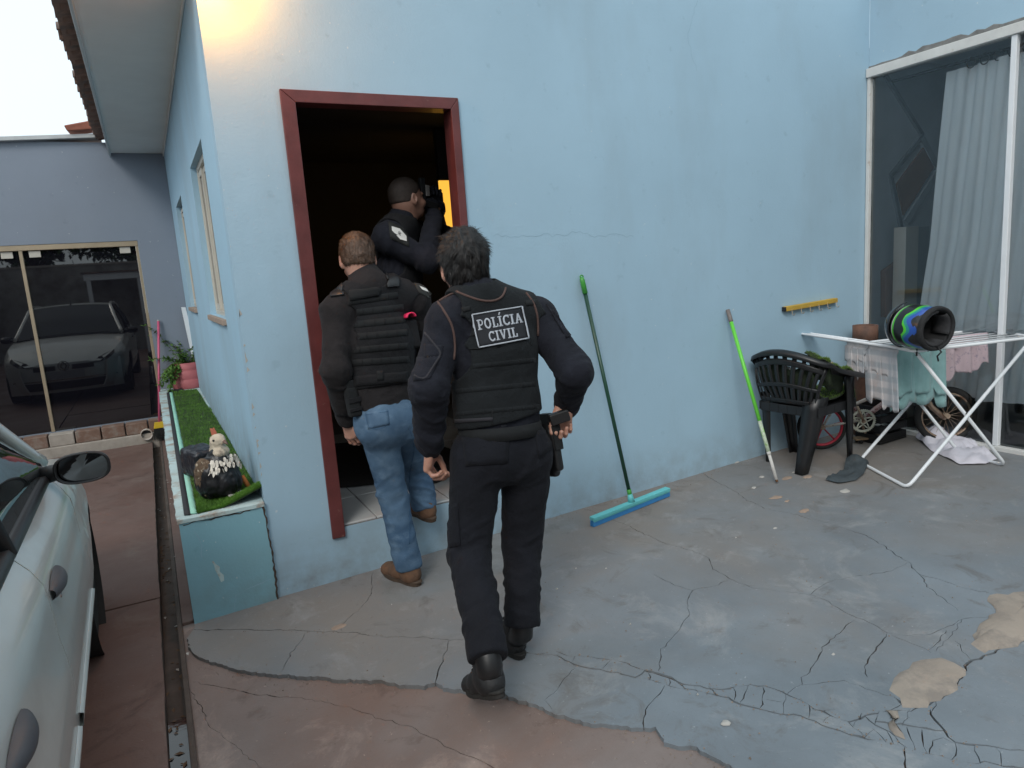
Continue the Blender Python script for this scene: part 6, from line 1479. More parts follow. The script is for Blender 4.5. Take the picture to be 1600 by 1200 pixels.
for z0, z1 in ((.0, .10), (.36, .44), (.80, .92)):
    G = [[(lambda t: lower(a)*(1-t)+(rail_pt(a)-Zu*.015)*t-cf*.026*math.sin(t*math.pi))(t) for t in np.linspace(z0, z1, 4)] for a in np.linspace(-.52, .52, 25)]; mb.grid(G, thick=.008)
mb.build('backrest', m_chair, chair)
def chair_leg(top_pts, foot, w0, w1):
    mb = MB(); c, a, b = top_pts; foot = np.asarray(foot); G = []
    ins = unit(CO-foot); ins = unit(V(ins[0], ins[1], 0)); e1 = unit(V(ins[0], 0, 0)+1e-6); e2 = unit(V(0, ins[1], 0)+1e-6)
    for t in np.linspace(0, 1, 7):
        p = c*(1-t)+foot*t; w_ = w0*(1-t)+w1*t; G.append([p+e1*w_, p+e1*w_*.5, p, p+e2*w_*.5, p+e2*w_])
    mb.grid(G, thick=.009); return mb.build('leg', m_chair, chair)
for q in (fl_, nr, fr_, bk_): pass
chair_leg((Cc(-.20, .21, .50), 0, 0), V(*onG(1197, 721)), .075, .035)
chair_leg((Cc(-.20, -.215, .50), 0, 0), V(*onG(1253, 743)), .10, .05)
chair_leg((rail_pt(-.97), 0, 0), V(*onG(1332, 718)), .075, .035)
chair_leg((rail_pt(.97), 0, 0), V(*onG(1240, 706)), .075, .035)
# folded grass rug on the chair
def cloth_thing(name, label, cat, G, mt, thick, group=None):
    mb = MB(); mb.grid(G, thick=thick); G_ = np.array(G); o = mb.build(name, mt, None, origin=tuple(G_.reshape(-1, 3).mean(0))); return tag(o, label, cat, group)
prof = [(-.225, .70), (-.20, .55), (-.14, .475), (-.05, .465), (.06, .475), (.16, .485), (.235, .47), (.262, .43), (.270, .375)]
us_, vs2 = np.linspace(0, 1, 26), np.linspace(-1, 1, 20); G = []
fz = np.interp(us_, np.linspace(0, 1, len(prof)), [p[0] for p in prof]); zz = np.interp(us_, np.linspace(0, 1, len(prof)), [p[1] for p in prof])
for i, u in enumerate(us_): G.append([Cc(fz[i]+.01*math.sin(7*v+u*5), v*.20, zz[i]+.022*math.sin(v*6+u*9)+.03*max(0, -v-.2)*math.sin(u*3.1)) for v in vs2])
rugc = cloth_thing('grass_rug', 'rumpled piece of artificial grass folded over the black plastic chair seat', 'grass rug', G, m_mat_back, .008)
GA1 = np.array(G)
prof2 = [(-.30, .62), (-.305, .74), (-.29, .83), (-.25, .842), (-.225, .79), (-.205, .70), (-.185, .60)]
vv2 = np.linspace(.02, -.62, 24); G2 = []
for i, (k, z) in enumerate([(0, -.16), (0, -.08), (.0, .014), (.025, .022), (.05, .01), (.06, -.06), (.07, -.14)]):
    G2.append([rail_pt(a)+Zu*(z+.010*math.sin(a*30+i))+cf*(k if abs(a) < .5 else .0)-cf*0.0+unit(CO+Zu*.7-rail_pt(a))*(k if abs(a) >= .5 else 0)-unit(V(*(CO-rail_pt(a))[:2], 0))*(.034 if k == 0 and z < 0 else 0) for a in np.linspace(-.22, -.96, 24)])
G2 = G2[2:]
mb = MB(); mb.grid(G2, thick=.008); mb.build('rug_fold', m_mat_back, rugc); GA2 = np.array(G2)
def grid_surf(GA):
    N = np.cross(np.gradient(GA, axis=0), np.gradient(GA, axis=1)); N /= np.maximum(np.linalg.norm(N, axis=2, keepdims=True), 1e-9)
    if N[..., 2].mean() < 0: N = -N
    def f(u, v):
        a, b = u*(GA.shape[0]-1.001), v*(GA.shape[1]-1.001); i, j = a.astype(int), b.astype(int); fa, fb = (a-i)[:, None], (b-j)[:, None]
        P = GA[i, j]*(1-fa)*(1-fb)+GA[i+1, j]*fa*(1-fb)+GA[i, j+1]*(1-fa)*fb+GA[i+1, j+1]*fa*fb; return P, N[i, j]
    return f
for GA_, n_, sd_ in ((GA1, 12000, 5), (GA2, 8000, 6)):
    a_ = grass_blades(grid_surf(GA_), n_, .020, .0013, sd_, .5); tag(np_mesh('grass_pile', a_[0], a_[1], m_grassdk, rugc, False), kind='stuff')
# ---------------------------------------------------------------- child's bicycle against the corner
m_whitebike = mat('chipped_white_paint', (.52, .48, .44), .55, .12, 20, .2, 80, col2=(.20, .10, .06), c2=(.55, .62), c2scale=24); m_rusty = mat('rusty_chrome', (.36, .27, .20), .55, .25, 24, .3, 90, metal=.3, col2=(.15, .075, .045), c2=(.5, .62), c2scale=18); m_redrim = mat('red_rim', (.42, .022, .045), .4, .1, 10)
m_pinkfr = mat('scuffed_pink_paint', (.42, .32, .31), .6, .2, 22, .2, 80, col2=(.2, .07, .07), c2=(.5, .6), c2scale=26)
bike = None
wr_c = onY(1284, 664, -.20); R1 = wr_c[2]-gz(wr_c[0]); wf_c = V(*onG(1476, 693)); R2 = .205; wf_c = wf_c+V(0, 0, R2)
bd = unit(V(wf_c[0]-wr_c[0], wf_c[1]-wr_c[1], 0)); bn = unit(np.cross(bd, Zu))
R1 = .17; wr_c = V(wr_c[0], wr_c[1], gz(wr_c[0])+R1)
bike = thing('bicycle', 'small worn bicycle without saddle leaning in the corner behind the chair and drying rack', 'bicycle', ((wr_c[0]+wf_c[0])/2, (wr_c[1]+wf_c[1])/2, .09))
def wheel(c, R, name, rimmat, nsp, tyre_r, spoke_r, spmat, fat=False):
    mb = MB(); mb.tube([c+(bd*math.cos(t)+Zu*math.sin(t))*(R-tyre_r) for t in np.linspace(0, 2*math.pi, 41)[:-1]], tyre_r, 10, closed=True); w = mb.build(name, m_blackrub, bike)
    mb = MB(); rr_ = R-2*tyre_r+.002
    for q in (-1, 1): mb.tube([c+bn*q*.008+(bd*math.cos(t)+Zu*math.sin(t))*rr_ for t in np.linspace(0, 2*math.pi, 41)[:-1]], .008, 6, closed=True)
    mb.build('rim', rimmat, w)
    mb = MB(); mb.tube([c-bn*.035, c+bn*.035], .018, 10); mb.build('hub', m_rusty, w)
    mb = MB()
    for k in range(nsp): t = 2*math.pi*k/nsp+.2; mb.tube([c+bn*.018*(-1)**k, c+(bd*math.cos(t)+Zu*math.sin(t))*rr_], spoke_r, 5)
    tag(mb.build('spokes', spmat, w), kind='stuff'); return w
wheel(wr_c, R1, 'wheel', m_redrim, 6, .018, .006, m_redrim); wheel(wf_c, R2, 'wheel', m_rusty, 20, .024, .0014, m_rusty)
def bpt(x, y, off=0): # photo point on the bicycle's plane
    d = ray(x, y); nrm = bn; c = wr_c; t = ((c-CAM)@nrm)/(d@nrm); return CAM+t*d+nrm*off
cr_c = bpt(1346, 656)
mb = MB(); mb.tube([bpt(1312, 598), cr_c], .017, 10); mb.tube([cr_c, bpt(1394, 620)], .018, 10); mb.build('frame', m_pinkfr, bike)
mb = MB(); mb.tube([bpt(1325, 637), bpt(1385, 609), bpt(1432, 590)], .012, 10); mb.tube([wr_c+bn*.02, cr_c], .010, 8); mb.tube([wr_c+bn*.02, bpt(1318, 612)], .009, 8); mb.tube([bpt(1303, 612)-Zu*.0, bpt(1284, 622), bpt(1286, 616)], .008, 8); mb.build('top_tube', m_whitebike, bike)
mb = MB(); mb.tube([bpt(1299, 566), bpt(1313, 600)], .0125, 10); mb.tube([bpt(1312, 597), bpt(1316, 606)], .020, 10); mb.build('seat_post', m_rusty, bike)
mb = MB(); mb.tube([bpt(1430, 585), bpt(1440, 612), bpt(1450, 632), bpt(1472, 652)], .013, 10); mb.tube([bpt(1430, 585)+bn*.06, bpt(1440, 612)+bn*.06, bpt(1450, 632)+bn*.06, bpt(1472, 652)+bn*.045], .013, 10); mb.tube([bpt(1428, 575)+bn*.03, bpt(1432, 592)+bn*.03], .02, 10); mb.build('fork', m_rusty, bike)
sgn_ = -1 if (CAM-cr_c)@bn < 0 else 1; off = bn*sgn_*.034; c = cr_c+off
mb = MB(); n = 40
for r in (.078, .070): mb.tube([c+(bd*math.cos(t)+Zu*math.sin(t))*r for t in np.linspace(0, 2*math.pi, n+1)[:-1]], .0045, 6, closed=True)
for k in range(n): t = 2*math.pi*k/n; mb.tube([c+(bd*math.cos(t)+Zu*math.sin(t))*.078, c+(bd*math.cos(t)+Zu*math.sin(t))*.086], .0028, 4)
for k in range(5):
    t = 2*math.pi*k/5+.3; pa = c+(bd*math.cos(t)+Zu*math.sin(t))*.072
    for s_ in (-.45, .45): mb.tube([c+(bd*math.cos(t+s_*1.6)+Zu*math.sin(t+s_*1.6))*.022, c+(bd*math.cos(t+s_*.35)+Zu*math.sin(t+s_*.35))*.05, pa], .005, 6)
mb.tube([c-bn*.012, c+bn*.012], .022, 12); mb.build('chainring', mat('pale_alloy', (.50, .50, .42), .45, .1, 20, .1, 80, metal=.4), bike)
mb = MB(); mb.tube([c+bn*sgn_*.014, c+bn*sgn_*.02+unit(bpt(1334, 628)-cr_c)*.12], .0085, 8); mb.tube([cr_c-bn*sgn_*.05, cr_c-bn*sgn_*.05-unit(bpt(1334, 628)-cr_c)*.12], .0085, 8); mb.tube([cr_c-bn*.05, cr_c+bn*.05], .014, 8); mb.build('crank', m_rusty, bike)
# clutter behind: clay pipe, black crate, scrap of wood
cpx = V(4.28, -.16); ctop = onY(1352, 508, cpx[1]); r_ = .075
mb = MB(); mb.lathe((ctop[0], cpx[1], gz(cpx[0])), (0, 0, 1), [(r_, 0), (r_, ctop[2]-gz(cpx[0])-.12), (r_*1.16, ctop[2]-gz(cpx[0])-.115), (r_*1.16, ctop[2]-gz(cpx[0])), (r_*.9, ctop[2]-gz(cpx[0])), (r_*.9, ctop[2]-gz(cpx[0])-.2)], 24); o = mb.build('clay_pipe', mat('brown_clay', (.15, .075, .05), .75, .2, 9, .3, 60, col2=(.07, .04, .03), c2scale=5), None, origin=(ctop[0], cpx[1], gz(4.2))); tag(o, 'brown clay pipe with a thick rim standing upright in the wall corner', 'pipe')
kc = bpt(1372, 645, 0)+V(.18, .10, 0); kc[1] = min(kc[1], -.13); ck = thing('plastic_crate', 'black plastic crate tucked behind the bicycle frame', 'crate', (kc[0], kc[1], gz(kc[0])))
z0 = gz(kc[0])
mb = MB(); mb.box((kc[0]-.15, kc[1]-.10, z0+.001), (kc[0]+.15, kc[1]+.10, z0+.015)); mb.build('base', m_black, ck)
for (a, b) in (((-.15, -.10), (.15, -.088)), ((-.15, .088), (.15, .10)), ((-.15, -.0878), (-.138, .0878)), ((.138, -.0878), (.15, .0878))):
    mb = MB()
    for z in (.016, .085, .155, .225): mb.box((kc[0]+a[0], kc[1]+a[1], z0+z), (kc[0]+b[0], kc[1]+b[1], z0+z+.05))
    mb.build('side', m_black, ck, .003)
sb = onG(1360, 690); mb = MB(); mb.obox((sb[0], sb[1], gz(sb[0])+.032), (unit(V(.9, -.4, 0)), unit(V(.4, .9, 0)), Zu), (.13, .035, .007)); o = mb.build('skate_deck', mat('worn_wood', (.22, .15, .09), .8, .2, 15, .3, 60), None, .003, origin=(sb[0], sb[1], gz(sb[0]))); tag(o, 'worn little wooden skateboard lying under the bicycle crank', 'skateboard')
for dx in (-.09, .09):
    mb = MB(); c_ = V(sb[0], sb[1], gz(sb[0])+.015)+unit(V(.9, -.4, 0))*dx; w_ = unit(V(.4, .9, 0)); mb.tube([c_-w_*.04, c_-w_*.022], .014, 10); mb.tube([c_+w_*.022, c_+w_*.04], .014, 10); mb.tube([c_-w_*.03, c_+w_*.03], .004, 6); mb.build('wheel_pair', m_black, o)
# ---------------------------------------------------------------- white folding drying rack
fn0, ff0, gn0 = onG(1418, 765), onG(1342, 724), onG(1577, 732)
gfar = onG(1500, 712)
for q in (fn0, ff0, gn0, gfar): q[2] = gz(q[0])+.012
tn = None
RT = onX(1428, 549, fn0[0]+.02); ZT = .885
tl_near = onZ(1428, 549, ZT); ux = unit(V(gn0[0]-fn0[0], gn0[1]-fn0[1], 0)); uy = unit(V(ff0[0]-fn0[0], ff0[1]-fn0[1], 0))
DEP = .50; LEN = .92
T = lambda a, b, z=0: tl_near+ux*a+uy*b+V(0, 0, z)
rack = thing('drying_rack', 'white folding clothes drying rack with crossed legs and spread wings', 'drying rack', ((fn0[0]+gn0[0])/2, (fn0[1]+gn0[1])/2, gz(3.8)))
def rail(name, pts, r=.0085, n=10): mb = MB(); mb.tube(pts, r, n); return mb.build(name, m_white, rack)
def rounded(P, r=.04, k=5):
    P = [np.asarray(p, float) for p in P]; out = [P[0]]
    for a, b, c in zip(P[:-2], P[1:-1], P[2:]):
        d0, d1 = unit(a-b), unit(c-b)
        for t in np.linspace(0, 1, k): out.append((b+d0*r)*(1-t)**2+b*2*t*(1-t)+(b+d1*r)*t*t)
    return out+[P[-1]]
mb = MB(); mb.tube(rounded([T(.2, 0), T(0, 0), T(0, DEP), T(LEN, DEP), T(LEN, 0), T(.2, 0)]), .0095, 10); mb.build('top_frame', m_white, rack)
for i in range(6): y = DEP*(i+1)/7; rail('rung', [T(.0, y), T(LEN, y)], .0045, 8)
WL = .60
wl_near, wl_far = onZ(1256, 523.5, ZT+.02), None
wdir = unit(wl_near-tl_near); wlen = np.linalg.norm(wl_near-tl_near)
W_ = lambda a, b: tl_near+wdir*a+uy*b+V(0, 0, .006)
mb = MB(); mb.tube(rounded([W_(.012, .02), W_(wlen, .02), W_(wlen, DEP-.02), W_(.012, DEP-.02)]), .0085, 10); mb.build('wing_frame', m_white, rack)
for i in range(5): y = .02+(DEP-.04)*(i+1)/6; rail('rung', [W_(.0, y), W_(wlen, y)], .0042, 8)
R_ = lambda a, b: T(LEN+a, b, .006)
mb = MB(); mb.tube(rounded([R_(.0, .02), R_(.5, .02), R_(.5, DEP-.02), R_(.0, DEP-.02)]), .0085, 10); mb.build('wing_frame', m_white, rack)
for i in range(5): y = .02+(DEP-.04)*(i+1)/6; rail('rung', [R_(.0, y), R_(.5, y)], .0042, 8)
# crossed legs, each a U that ends in a foot bar
topR_near = T(LEN-.05, -.012, -.01); topL_near = T(.03, -.0, -.01)
mb = MB(); mb.tube(rounded([topR_near, fn0, ff0, T(LEN-.05, DEP+.012, -.01)], .05), .0105, 12); mb.build('leg_frame', m_white, rack)
mb = MB(); mb.tube(rounded([topL_near+uy*.022, gn0+uy*.03, gfar, T(.03, DEP-.02, -.01)], .05), .0105, 12); mb.build('leg_frame', m_white, rack)
mb = MB(); xn = onX(1507, 663, (fn0[0]+gn0[0])/2)
def xpoint(a0, a1, b0, b1):
    d1, d2 = a1-a0, b1-b0; w0 = a0-b0; a, b, c, d, e = d1@d1, d1@d2, d2@d2, d1@w0, d2@w0; den = a*c-b*b; s = (b*e-c*d)/den; t = (a*e-b*d)/den; return ((a0+d1*s)+(b0+d2*t))/2
X1 = xpoint(topR_near, fn0, topL_near+uy*.022, gn0+uy*.03); mb.tube([X1-uy*.022, X1+uy*.03], .006, 8); X2 = xpoint(T(LEN-.05, DEP+.012, -.01), ff0, T(.03, DEP-.02, -.01), gfar); mb.tube([X2-uy*.025, X2+uy*.025], .006, 8); mb.build('pivot_bolt', m_black, rack)
mb = MB(); p = T(.02, .0); mb.tube([p+V(0, 0, .012), p+V(.0, 0, -.03)], .006, 6); mb.tube([T(.10, .0, -.012), T(.105, .0, .02)], .005, 6); mb.build('hinge_clip', m_black, rack)
# cloths hung over the rungs
def hang(name, label, a0, a1, y, front, back, mt, seed, thick=.004, ragged=.0, wing=False, tilt=0.0, wave=1.0):
    B_ = W_ if wing else T; us = np.linspace(0, 1, 34); prof = np.concatenate([np.linspace(-back, 0, 12), np.linspace(0, front, 22)[1:]]); G = []; L_ = prof[0]
    for s in prof:
        row = []
        for u in us:
            a = a0+(a1-a0)*u; ph = 9*u*2.2+seed; hang_ = abs(s); drop = min(hang_, 9)
            amp = .016*wave*min(1, drop/.12)
            wob = amp*(math.sin(ph)+.6*math.sin(ph*1.9+1+s*4)); z = -max(0, hang_-.010)*(1+tilt*(u-.5)+ragged*(vnoise(np.array([[u*9, seed, 0]]), 3)[0]-.5)*(hang_ > .1))
            top_r = .011*math.cos(min(hang_/.02, 1)*math.pi/2)
            side = (-1 if s > 0 else 1)*(.012*min(1, hang_/.02))
            row.append(B_(a+.02*math.sin(s*5+seed)*(hang_ > .05), y+side+wob*(.6+.4*math.cos(s*3)))+V(0, 0, top_r+z))
        G.append(row)
    return cloth_thing(name, label, 'cloth', G, mt, thick, 'cloths drying on the rack')
def plaid():
    mt, nt, b, tc = mk('grey_plaid'); c = (.60, .57, .57)
    for ax_, ph in (((1, 0, 0), 0), ((0, 0, 1), 1)):
        w = nd(nt, 'ShaderNodeTexWave'); w.bands_direction = 'X' if ax_[0] else 'Z'; w.inputs['Scale'].default_value = 4.6 if ax_[0] else 4.0; w.inputs['Distortion'].default_value = .6; w.inputs['Phase Offset'].default_value = ph; nt.links.new(tc.outputs['Object'], w.inputs['Vector'])
        r = nd(nt, 'ShaderNodeMapRange'); r.inputs['From Min'].default_value = .35; r.inputs['From Max'].default_value = .75; nt.links.new(w.outputs['Fac'], r.inputs['Value']); c = mix(nt, math_(nt, 'MULTIPLY', r.outputs['Result'], .5), c, (.28, .33, .37))
    c = mix(nt, math_(nt, 'MULTIPLY', noise_fac(nt, tc, 12, .5, .7), .4), c, (.40, .31, .28)); nt.links.new(c, b.inputs['Base Color']); b.inputs['Roughness'].default_value = .95; bump_(nt, b, noise_fac(nt, tc, 300, 0, 1), .3, .003); return mt
m_tealcl = mat('teal_towel', (.23, .40, .40), .95, .1, 14, .5, 220, sheen=.2); m_pinkcl = mat('pink_print', (.50, .39, .42), .95, .1, 9, .3, 200, col2=(.30, .25, .30), c2=(.55, .64), c2scale=38)
def rack_ab(x, y):            # photo point on the rack top -> (a, b)
    p = onZ(x, y, ZT)-tl_near; return p@ux, p@uy
hang('hung_cloth', 'small grey plaid rag hung at the wall end of the rack wing', wlen*.47, wlen*.30, .10, .22, .14, plaid(), 1.3, ragged=.6, wing=True, wave=.7)
hang('hung_cloth', 'long grey plaid cloth hung from the left wing of the rack', wlen*.30, wlen*.03, .13, .40, .20, plaid(), 2.1, wing=True, wave=.75, ragged=.2, tilt=.12)
hang('hung_cloth', 'turquoise towel with frayed edges hung over the middle of the rack', .02, .46, DEP*.55, .34, .42, m_tealcl, 4.2, .006, ragged=.25)
hang('hung_cloth', 'pink printed cloth hung crookedly toward the glass door end of the rack', .40, .82, DEP*.62, .27, .27, m_pinkcl, 5.5, .004, ragged=.5, tilt=-.35)
# ---------------------------------------------------------------- helmet lying on the rack
hx = onZ(1440, 503, ZT+.15); ha, hb = rack_ab(1440, 503)
Hc = onX(1432, 503, 3.62); Hc[2] = ZT+.145
helmet = thing('helmet', 'motorcycle helmet in green blue and black lying on the drying rack, open side facing us', 'helmet', tuple(Hc))
hz = unit(V(.10, .98, .06))                                # from the neck opening toward the crown
hf = unit(np.cross(hz, V(0, 0, 1))); hu = np.cross(hf, hz)
if (hf @ V(-1, -1, 0)) < 0: hf = -hf
hu = np.cross(hz, hf)
m_hel, nt, b, tc = mk('helmet_shell')
at = nd(nt, 'ShaderNodeAttribute'); at.attribute_name = 'band'; r = nd(nt, 'ShaderNodeValToRGB'); r.color_ramp.interpolation = 'CONSTANT'; r.color_ramp.elements[0].position = 0; r.color_ramp.elements[0].color = (.015, .015, .016, 1)
for p, c in ((.15, (.025, .085, .36, 1)), (.25, (.02, .24, .22, 1)), (.31, (.08, .52, .03, 1)), (.37, (.012, .012, .014, 1)), (.56, (.08, .55, .03, 1)), (.605, (.50, .52, .50, 1)), (.63, (.012, .012, .014, 1))): e = r.color_ramp.elements.new(p); e.color = c
nt.links.new(at.outputs['Fac'], r.inputs['Fac']); nt.links.new(r.outputs['Color'], b.inputs['Base Color']); b.inputs['Roughness'].default_value = .3; b.inputs['Coat Weight'].default_value = .3
prof = []
for t in np.linspace(0, 1, 40):
    x = -.135+.285*t; y_ = max(0, 1-((x-.0)/.152)**2) if x > 0 else 1-((x)/.26)**2; prof.append((.128*math.sqrt(max(y_, 0))+.0005, x))
n = 56; vs_ = []; band = []
for (rr_, h_) in prof:
    for k in range(n):
        a = 2*math.pi*k/n; q = .97+.06*math.cos(a)
        vs_.append(Hc+hz*h_+(hf*math.cos(a)*1.10*q+hu*math.sin(a))*rr_); t = (h_+.135)/.285; band.append(t+(.085*math.sin(a*3.0+.6)*math.cos(a*2+1)+.035*math.sin(a*7+2))*(t < .42)*(t > .10)-.05*math.cos(a)*(t > .16)*(t < .98))
fs_ = [(i*n+k, i*n+(k+1) % n, (i+1)*n+(k+1) % n, (i+1)*n+k) for i in range(len(prof)-1) for k in range(n)]
sh = np_mesh('shell', vs_, np.array(fs_), m_hel, helmet); at_ = sh.data.attributes.new('band', 'FLOAT', 'POINT'); at_.data.foreach_set('value', np.clip(np.array(band), 0, 1).astype(np.float32))
mb = MB(); mb.smooth = True
ring = [[Hc+hz*h_+(hf*math.cos(a)*1.10+hu*math.sin(a))*rr_ for a in np.linspace(0, 2*math.pi, 41)] for rr_, h_ in ((.1285, -.112), (.1305, -.124), (.127, -.139), (.117, -.143), (.109, -.139), (.104, -.118), (.102, -.06), (.10, .02), (.06, .09), (.001, .105))]
mb.grid(ring); mb.build('lining', mat('black_lining', (.016, .016, .017), .85, .3, 18, .6, 60), helmet)
mb = MB()
for a0, a1, sc in ((.5, 1.6, 1), (2.2, 3.6, 1), (4.1, 5.6, 1)):
    G = [[Hc+hz*h_+(hf*math.cos(a)*1.10+hu*math.sin(a))*rr_ for a in np.linspace(a0, a1, 9)] for rr_, h_ in ((.104, -.128), (.094, -.126), (.088, -.09), (.092, -.03))]; mb.grid(G, thick=-.006)
mb.build('cheek_pad', mat('grey_padding', (.035, .035, .038), .95, .3, 30, .6, 90), helmet)
# visor: a dark shell swung up over the crown
mb = MB(); G = []
for t in np.linspace(-1.55, 1.55, 19):
    G.append([Hc+hz*(.02+.150*math.sin(e))+(hf*math.cos(t)*1.12+hu*math.sin(t)*1.05)*(.138*math.cos(e)) for e in np.linspace(.34, 1.30, 12)])
mb.grid(G, thick=.004); m_vis, nt, b, tc = mk('dark_visor'); b.inputs['Base Color'].default_value = (.012, .012, .015, 1); b.inputs['Roughness'].default_value = .12; mb.build('visor', m_vis, helmet)
mb = MB(); mb.tube([Hc-hz*.14-hu*.10, Hc-hz*.17-hu*.13, V(Hc[0]-.02, Hc[1]-.14, ZT-.02), V(Hc[0]-.015, Hc[1]-.145, ZT-.05)], .005, 6); mb.build('chin_strap', m_black, helmet)
# cloths on the ground
def floor_cloth(name, label, pxs, h, mt, seed, n=26, peak=None):
    P = np.array([onG(*q)[:2] for q in pxs]); lo, hi = P.min(0), P.max(0); c = P.mean(0)
    # radial sheet
    Q = resample(list(P)+[P[0]], .035)[:-1]; m_ = len(Q); rings = np.linspace(0, 1, 12)[1:]; vs_ = [(c[0], c[1])]+[tuple(c+(q-c)*r) for r in rings for q in Q]
    A = np.array(vs_); z = .006+h*fbm(np.c_[A*9, A[:, :1]*0], seed, 3)**1.6*1.6+h*.6*(1-np.abs(2*vnoise(np.c_[A*13, A[:, :1]*0], seed+4)-1))**3
    if peak is not None:
        for (pp_, ph, pr) in peak: c2 = onG(*pp_)[:2]; z = z+ph*np.exp(-((A-c2)**2).sum(1)/pr**2)
    edge = np.concatenate([[0]]+[[r]*m_ for r in rings]); z = np.where(edge > .95, z*.25+.004, z)
    V3 = np.c_[A, z+np.array([gz(x) for x in A[:, 0]])]; F = [(0, 1+i, 1+(i+1) % m_) for i in range(m_)]
    F3 = list(F)
    for k in range(len(rings)-1):
        for i in range(m_): a, b = 1+k*m_+i, 1+k*m_+(i+1) % m_; F3 += [(a, a+m_, b+m_), (a, b+m_, b)]
    o = np_mesh(name, V3, np.array(F3), mt, None, origin=(c[0], c[1], gz(c[0]))); return tag(o, label, 'cloth')
floor_cloth('floor_cloth', 'white cloth dropped on the ground between the rack feet', [(1430, 685), (1440, 672), (1462, 664), (1480, 672), (1500, 682), (1530, 702), (1558, 720), (1540, 727), (1500, 728), (1480, 718), (1455, 706)], .045, mat('white_cotton', (.62, .60, .66), .95, .05, 12, .4, 200), 3, peak=[((1462, 690), .10, .06), ((1440, 695), .04, .05)])
floor_cloth('floor_rag', 'dark grey wet rag bunched around the left foot of the rack', [(1290, 752), (1318, 738), (1322, 722), (1345, 716), (1358, 726), (1350, 742), (1338, 752), (1310, 757)], .028, mat('grey_rag', (.045, .058, .066), .8, .2, 20, .4, 150), 7, peak=[((1335, 728), .05, .05)])
# ================================================================ SILVER CAR on the driveway
m_silver, nt, b, tc = mk('silver_paint')
c = mix(nt, noise_fac(nt, tc, 3, .3, .7), (.62, .63, .605), (.68, .69, .66)); c = mix(nt, math_(nt, 'MULTIPLY', noise_fac(nt, tc, 2.5, .5, .75, detail=8), .35), c, (.30, .26, .22)); nt.links.new(c, b.inputs['Base Color'])
b.inputs['Metallic'].default_value = .42; b.inputs['Roughness'].default_value = .34; b.inputs['Coat Weight'].default_value = .6; b.inputs['Coat Roughness'].default_value = .08
bump_(nt, b, noise_fac(nt, tc, 3, 0, 1, detail=2), .05, .01)
m_carglass, nt, b, tc = mk('car_glass'); b.inputs['Base Color'].default_value = (.012, .016, .017, 1); b.inputs['Roughness'].default_value = .03; b.inputs['Specular IOR Level'].default_value = .7
m_handle = mat('grey_handle', (.055, .055, .062), .5, .1, 20, .05, 100); m_lens, nt, b, tc = mk('headlamp_lens'); b.inputs['Base Color'].default_value = (.30, .30, .28, 1); b.inputs['Roughness'].default_value = .08; b.inputs['Coat Weight'].default_value = 1
m_chrome = mat('chrome', (.6, .6, .6), .15, .02, 10, 0, 50, metal=1)
car = thing('parked_car', 'silver hatchback parked on the brown driveway with its black door mirror folded out', 'car', (-1.615, .08, -.045)); car.rotation_euler = (0, 0, rad(1.6))
def ip(x, pts): return float(np.interp(x, [p[0] for p in pts], [p[1] for p in pts]))
CW = lambda y: ip(y, [(-3.65, .70), (-3.4, .80), (-2.9, .868), (-2.2, .885), (-.4, .885), (.0, .878), (.3, .855), (.55, .80), (.75, .70), (.86, .58)])
CB = lambda y: ip(y, [(-3.65, .98), (-3.2, 1.0), (-2.6, .985), (-.5, .925), (-.2, .90), (.2, .85), (.5, .78), (.75, .68), (.86, .60)])
CR = lambda y: ip(y, [(-3.5, 1.02), (-3.05, 1.32), (-2.7, 1.41), (-2.2, 1.445), (-1.5, 1.455), (-1.15, 1.41), (-.85, 1.24), (-.42, .955)])
CX = lambda y: ip(y, [(-3.5, .66), (-3.0, .60), (-2.5, .59), (-1.2, .60), (-.85, .66), (-.42, .765)])
def side_x(y, z):
    zb = CB(y); return CW(y)-ip(z, [(.16, .115), (.24, .065), (.33, .028), (.46, .006), (.58, 0.0), (.66, .004), (.68, .012), (zb-.10 if zb-.10 > .69 else .70, .022), (zb-.02 if zb-.02 > .72 else .72, .062), (max(zb, .73), .085)])
AR = .345
def zlo(y):
    z0 = .185
    for c in (0, -2.69):
        if abs(y-c) < AR: z0 = max(z0, .31+math.sqrt(AR*AR-(y-c)**2))
    return min(z0, CB(y)-.03)
def lm(mb): return mb  # local coordinates: the car's parts are built round the origin and parented
def cbuild(mb, name, mt, parent=car, bevel=0):
    me = bpy.data.meshes.new(name); me.from_pydata(mb.v, [], mb.f); me.materials.append(mt); me.polygons.foreach_set('use_smooth', mb.sm); me.update(); o = link_mesh(name, me, parent)
    if bevel: q = o.modifiers.new('bevel', 'BEVEL'); q.width = bevel; q.segments = 2; q.limit_method = 'ANGLE'
    return o
def stations(a, b, step=.06):
    ex = [c+s*AR*k for c in (0, -2.69) for s in (-1, 1) for k in (1.0001, .9999, .985, .95, .9, .8)]
    return sorted(set([a, b]+[float(q) for q in np.linspace(a, b, max(2, int(abs(b-a)/step)))]+[e for e in ex if a < e < b]))
def side_panel(mb, a, b, sgn, zmin=None, thick=.0):
    G = []
    for y in stations(a, b):
        z0 = max(zlo(y), zmin or 0); zz = np.linspace(z0, CB(y), 16); G.append([(sgn*side_x(y, z), y, z) for z in zz])
    mb.grid(G, flip=sgn > 0)
    # turned-in edges so that gaps have depth
    for row in (G[0], G[-1]): mb.grid([[(p[0]-sgn*.018, p[1], p[2]) for p in row], row])
body = MB()
DS = (-.54, -1.535, -2.335)
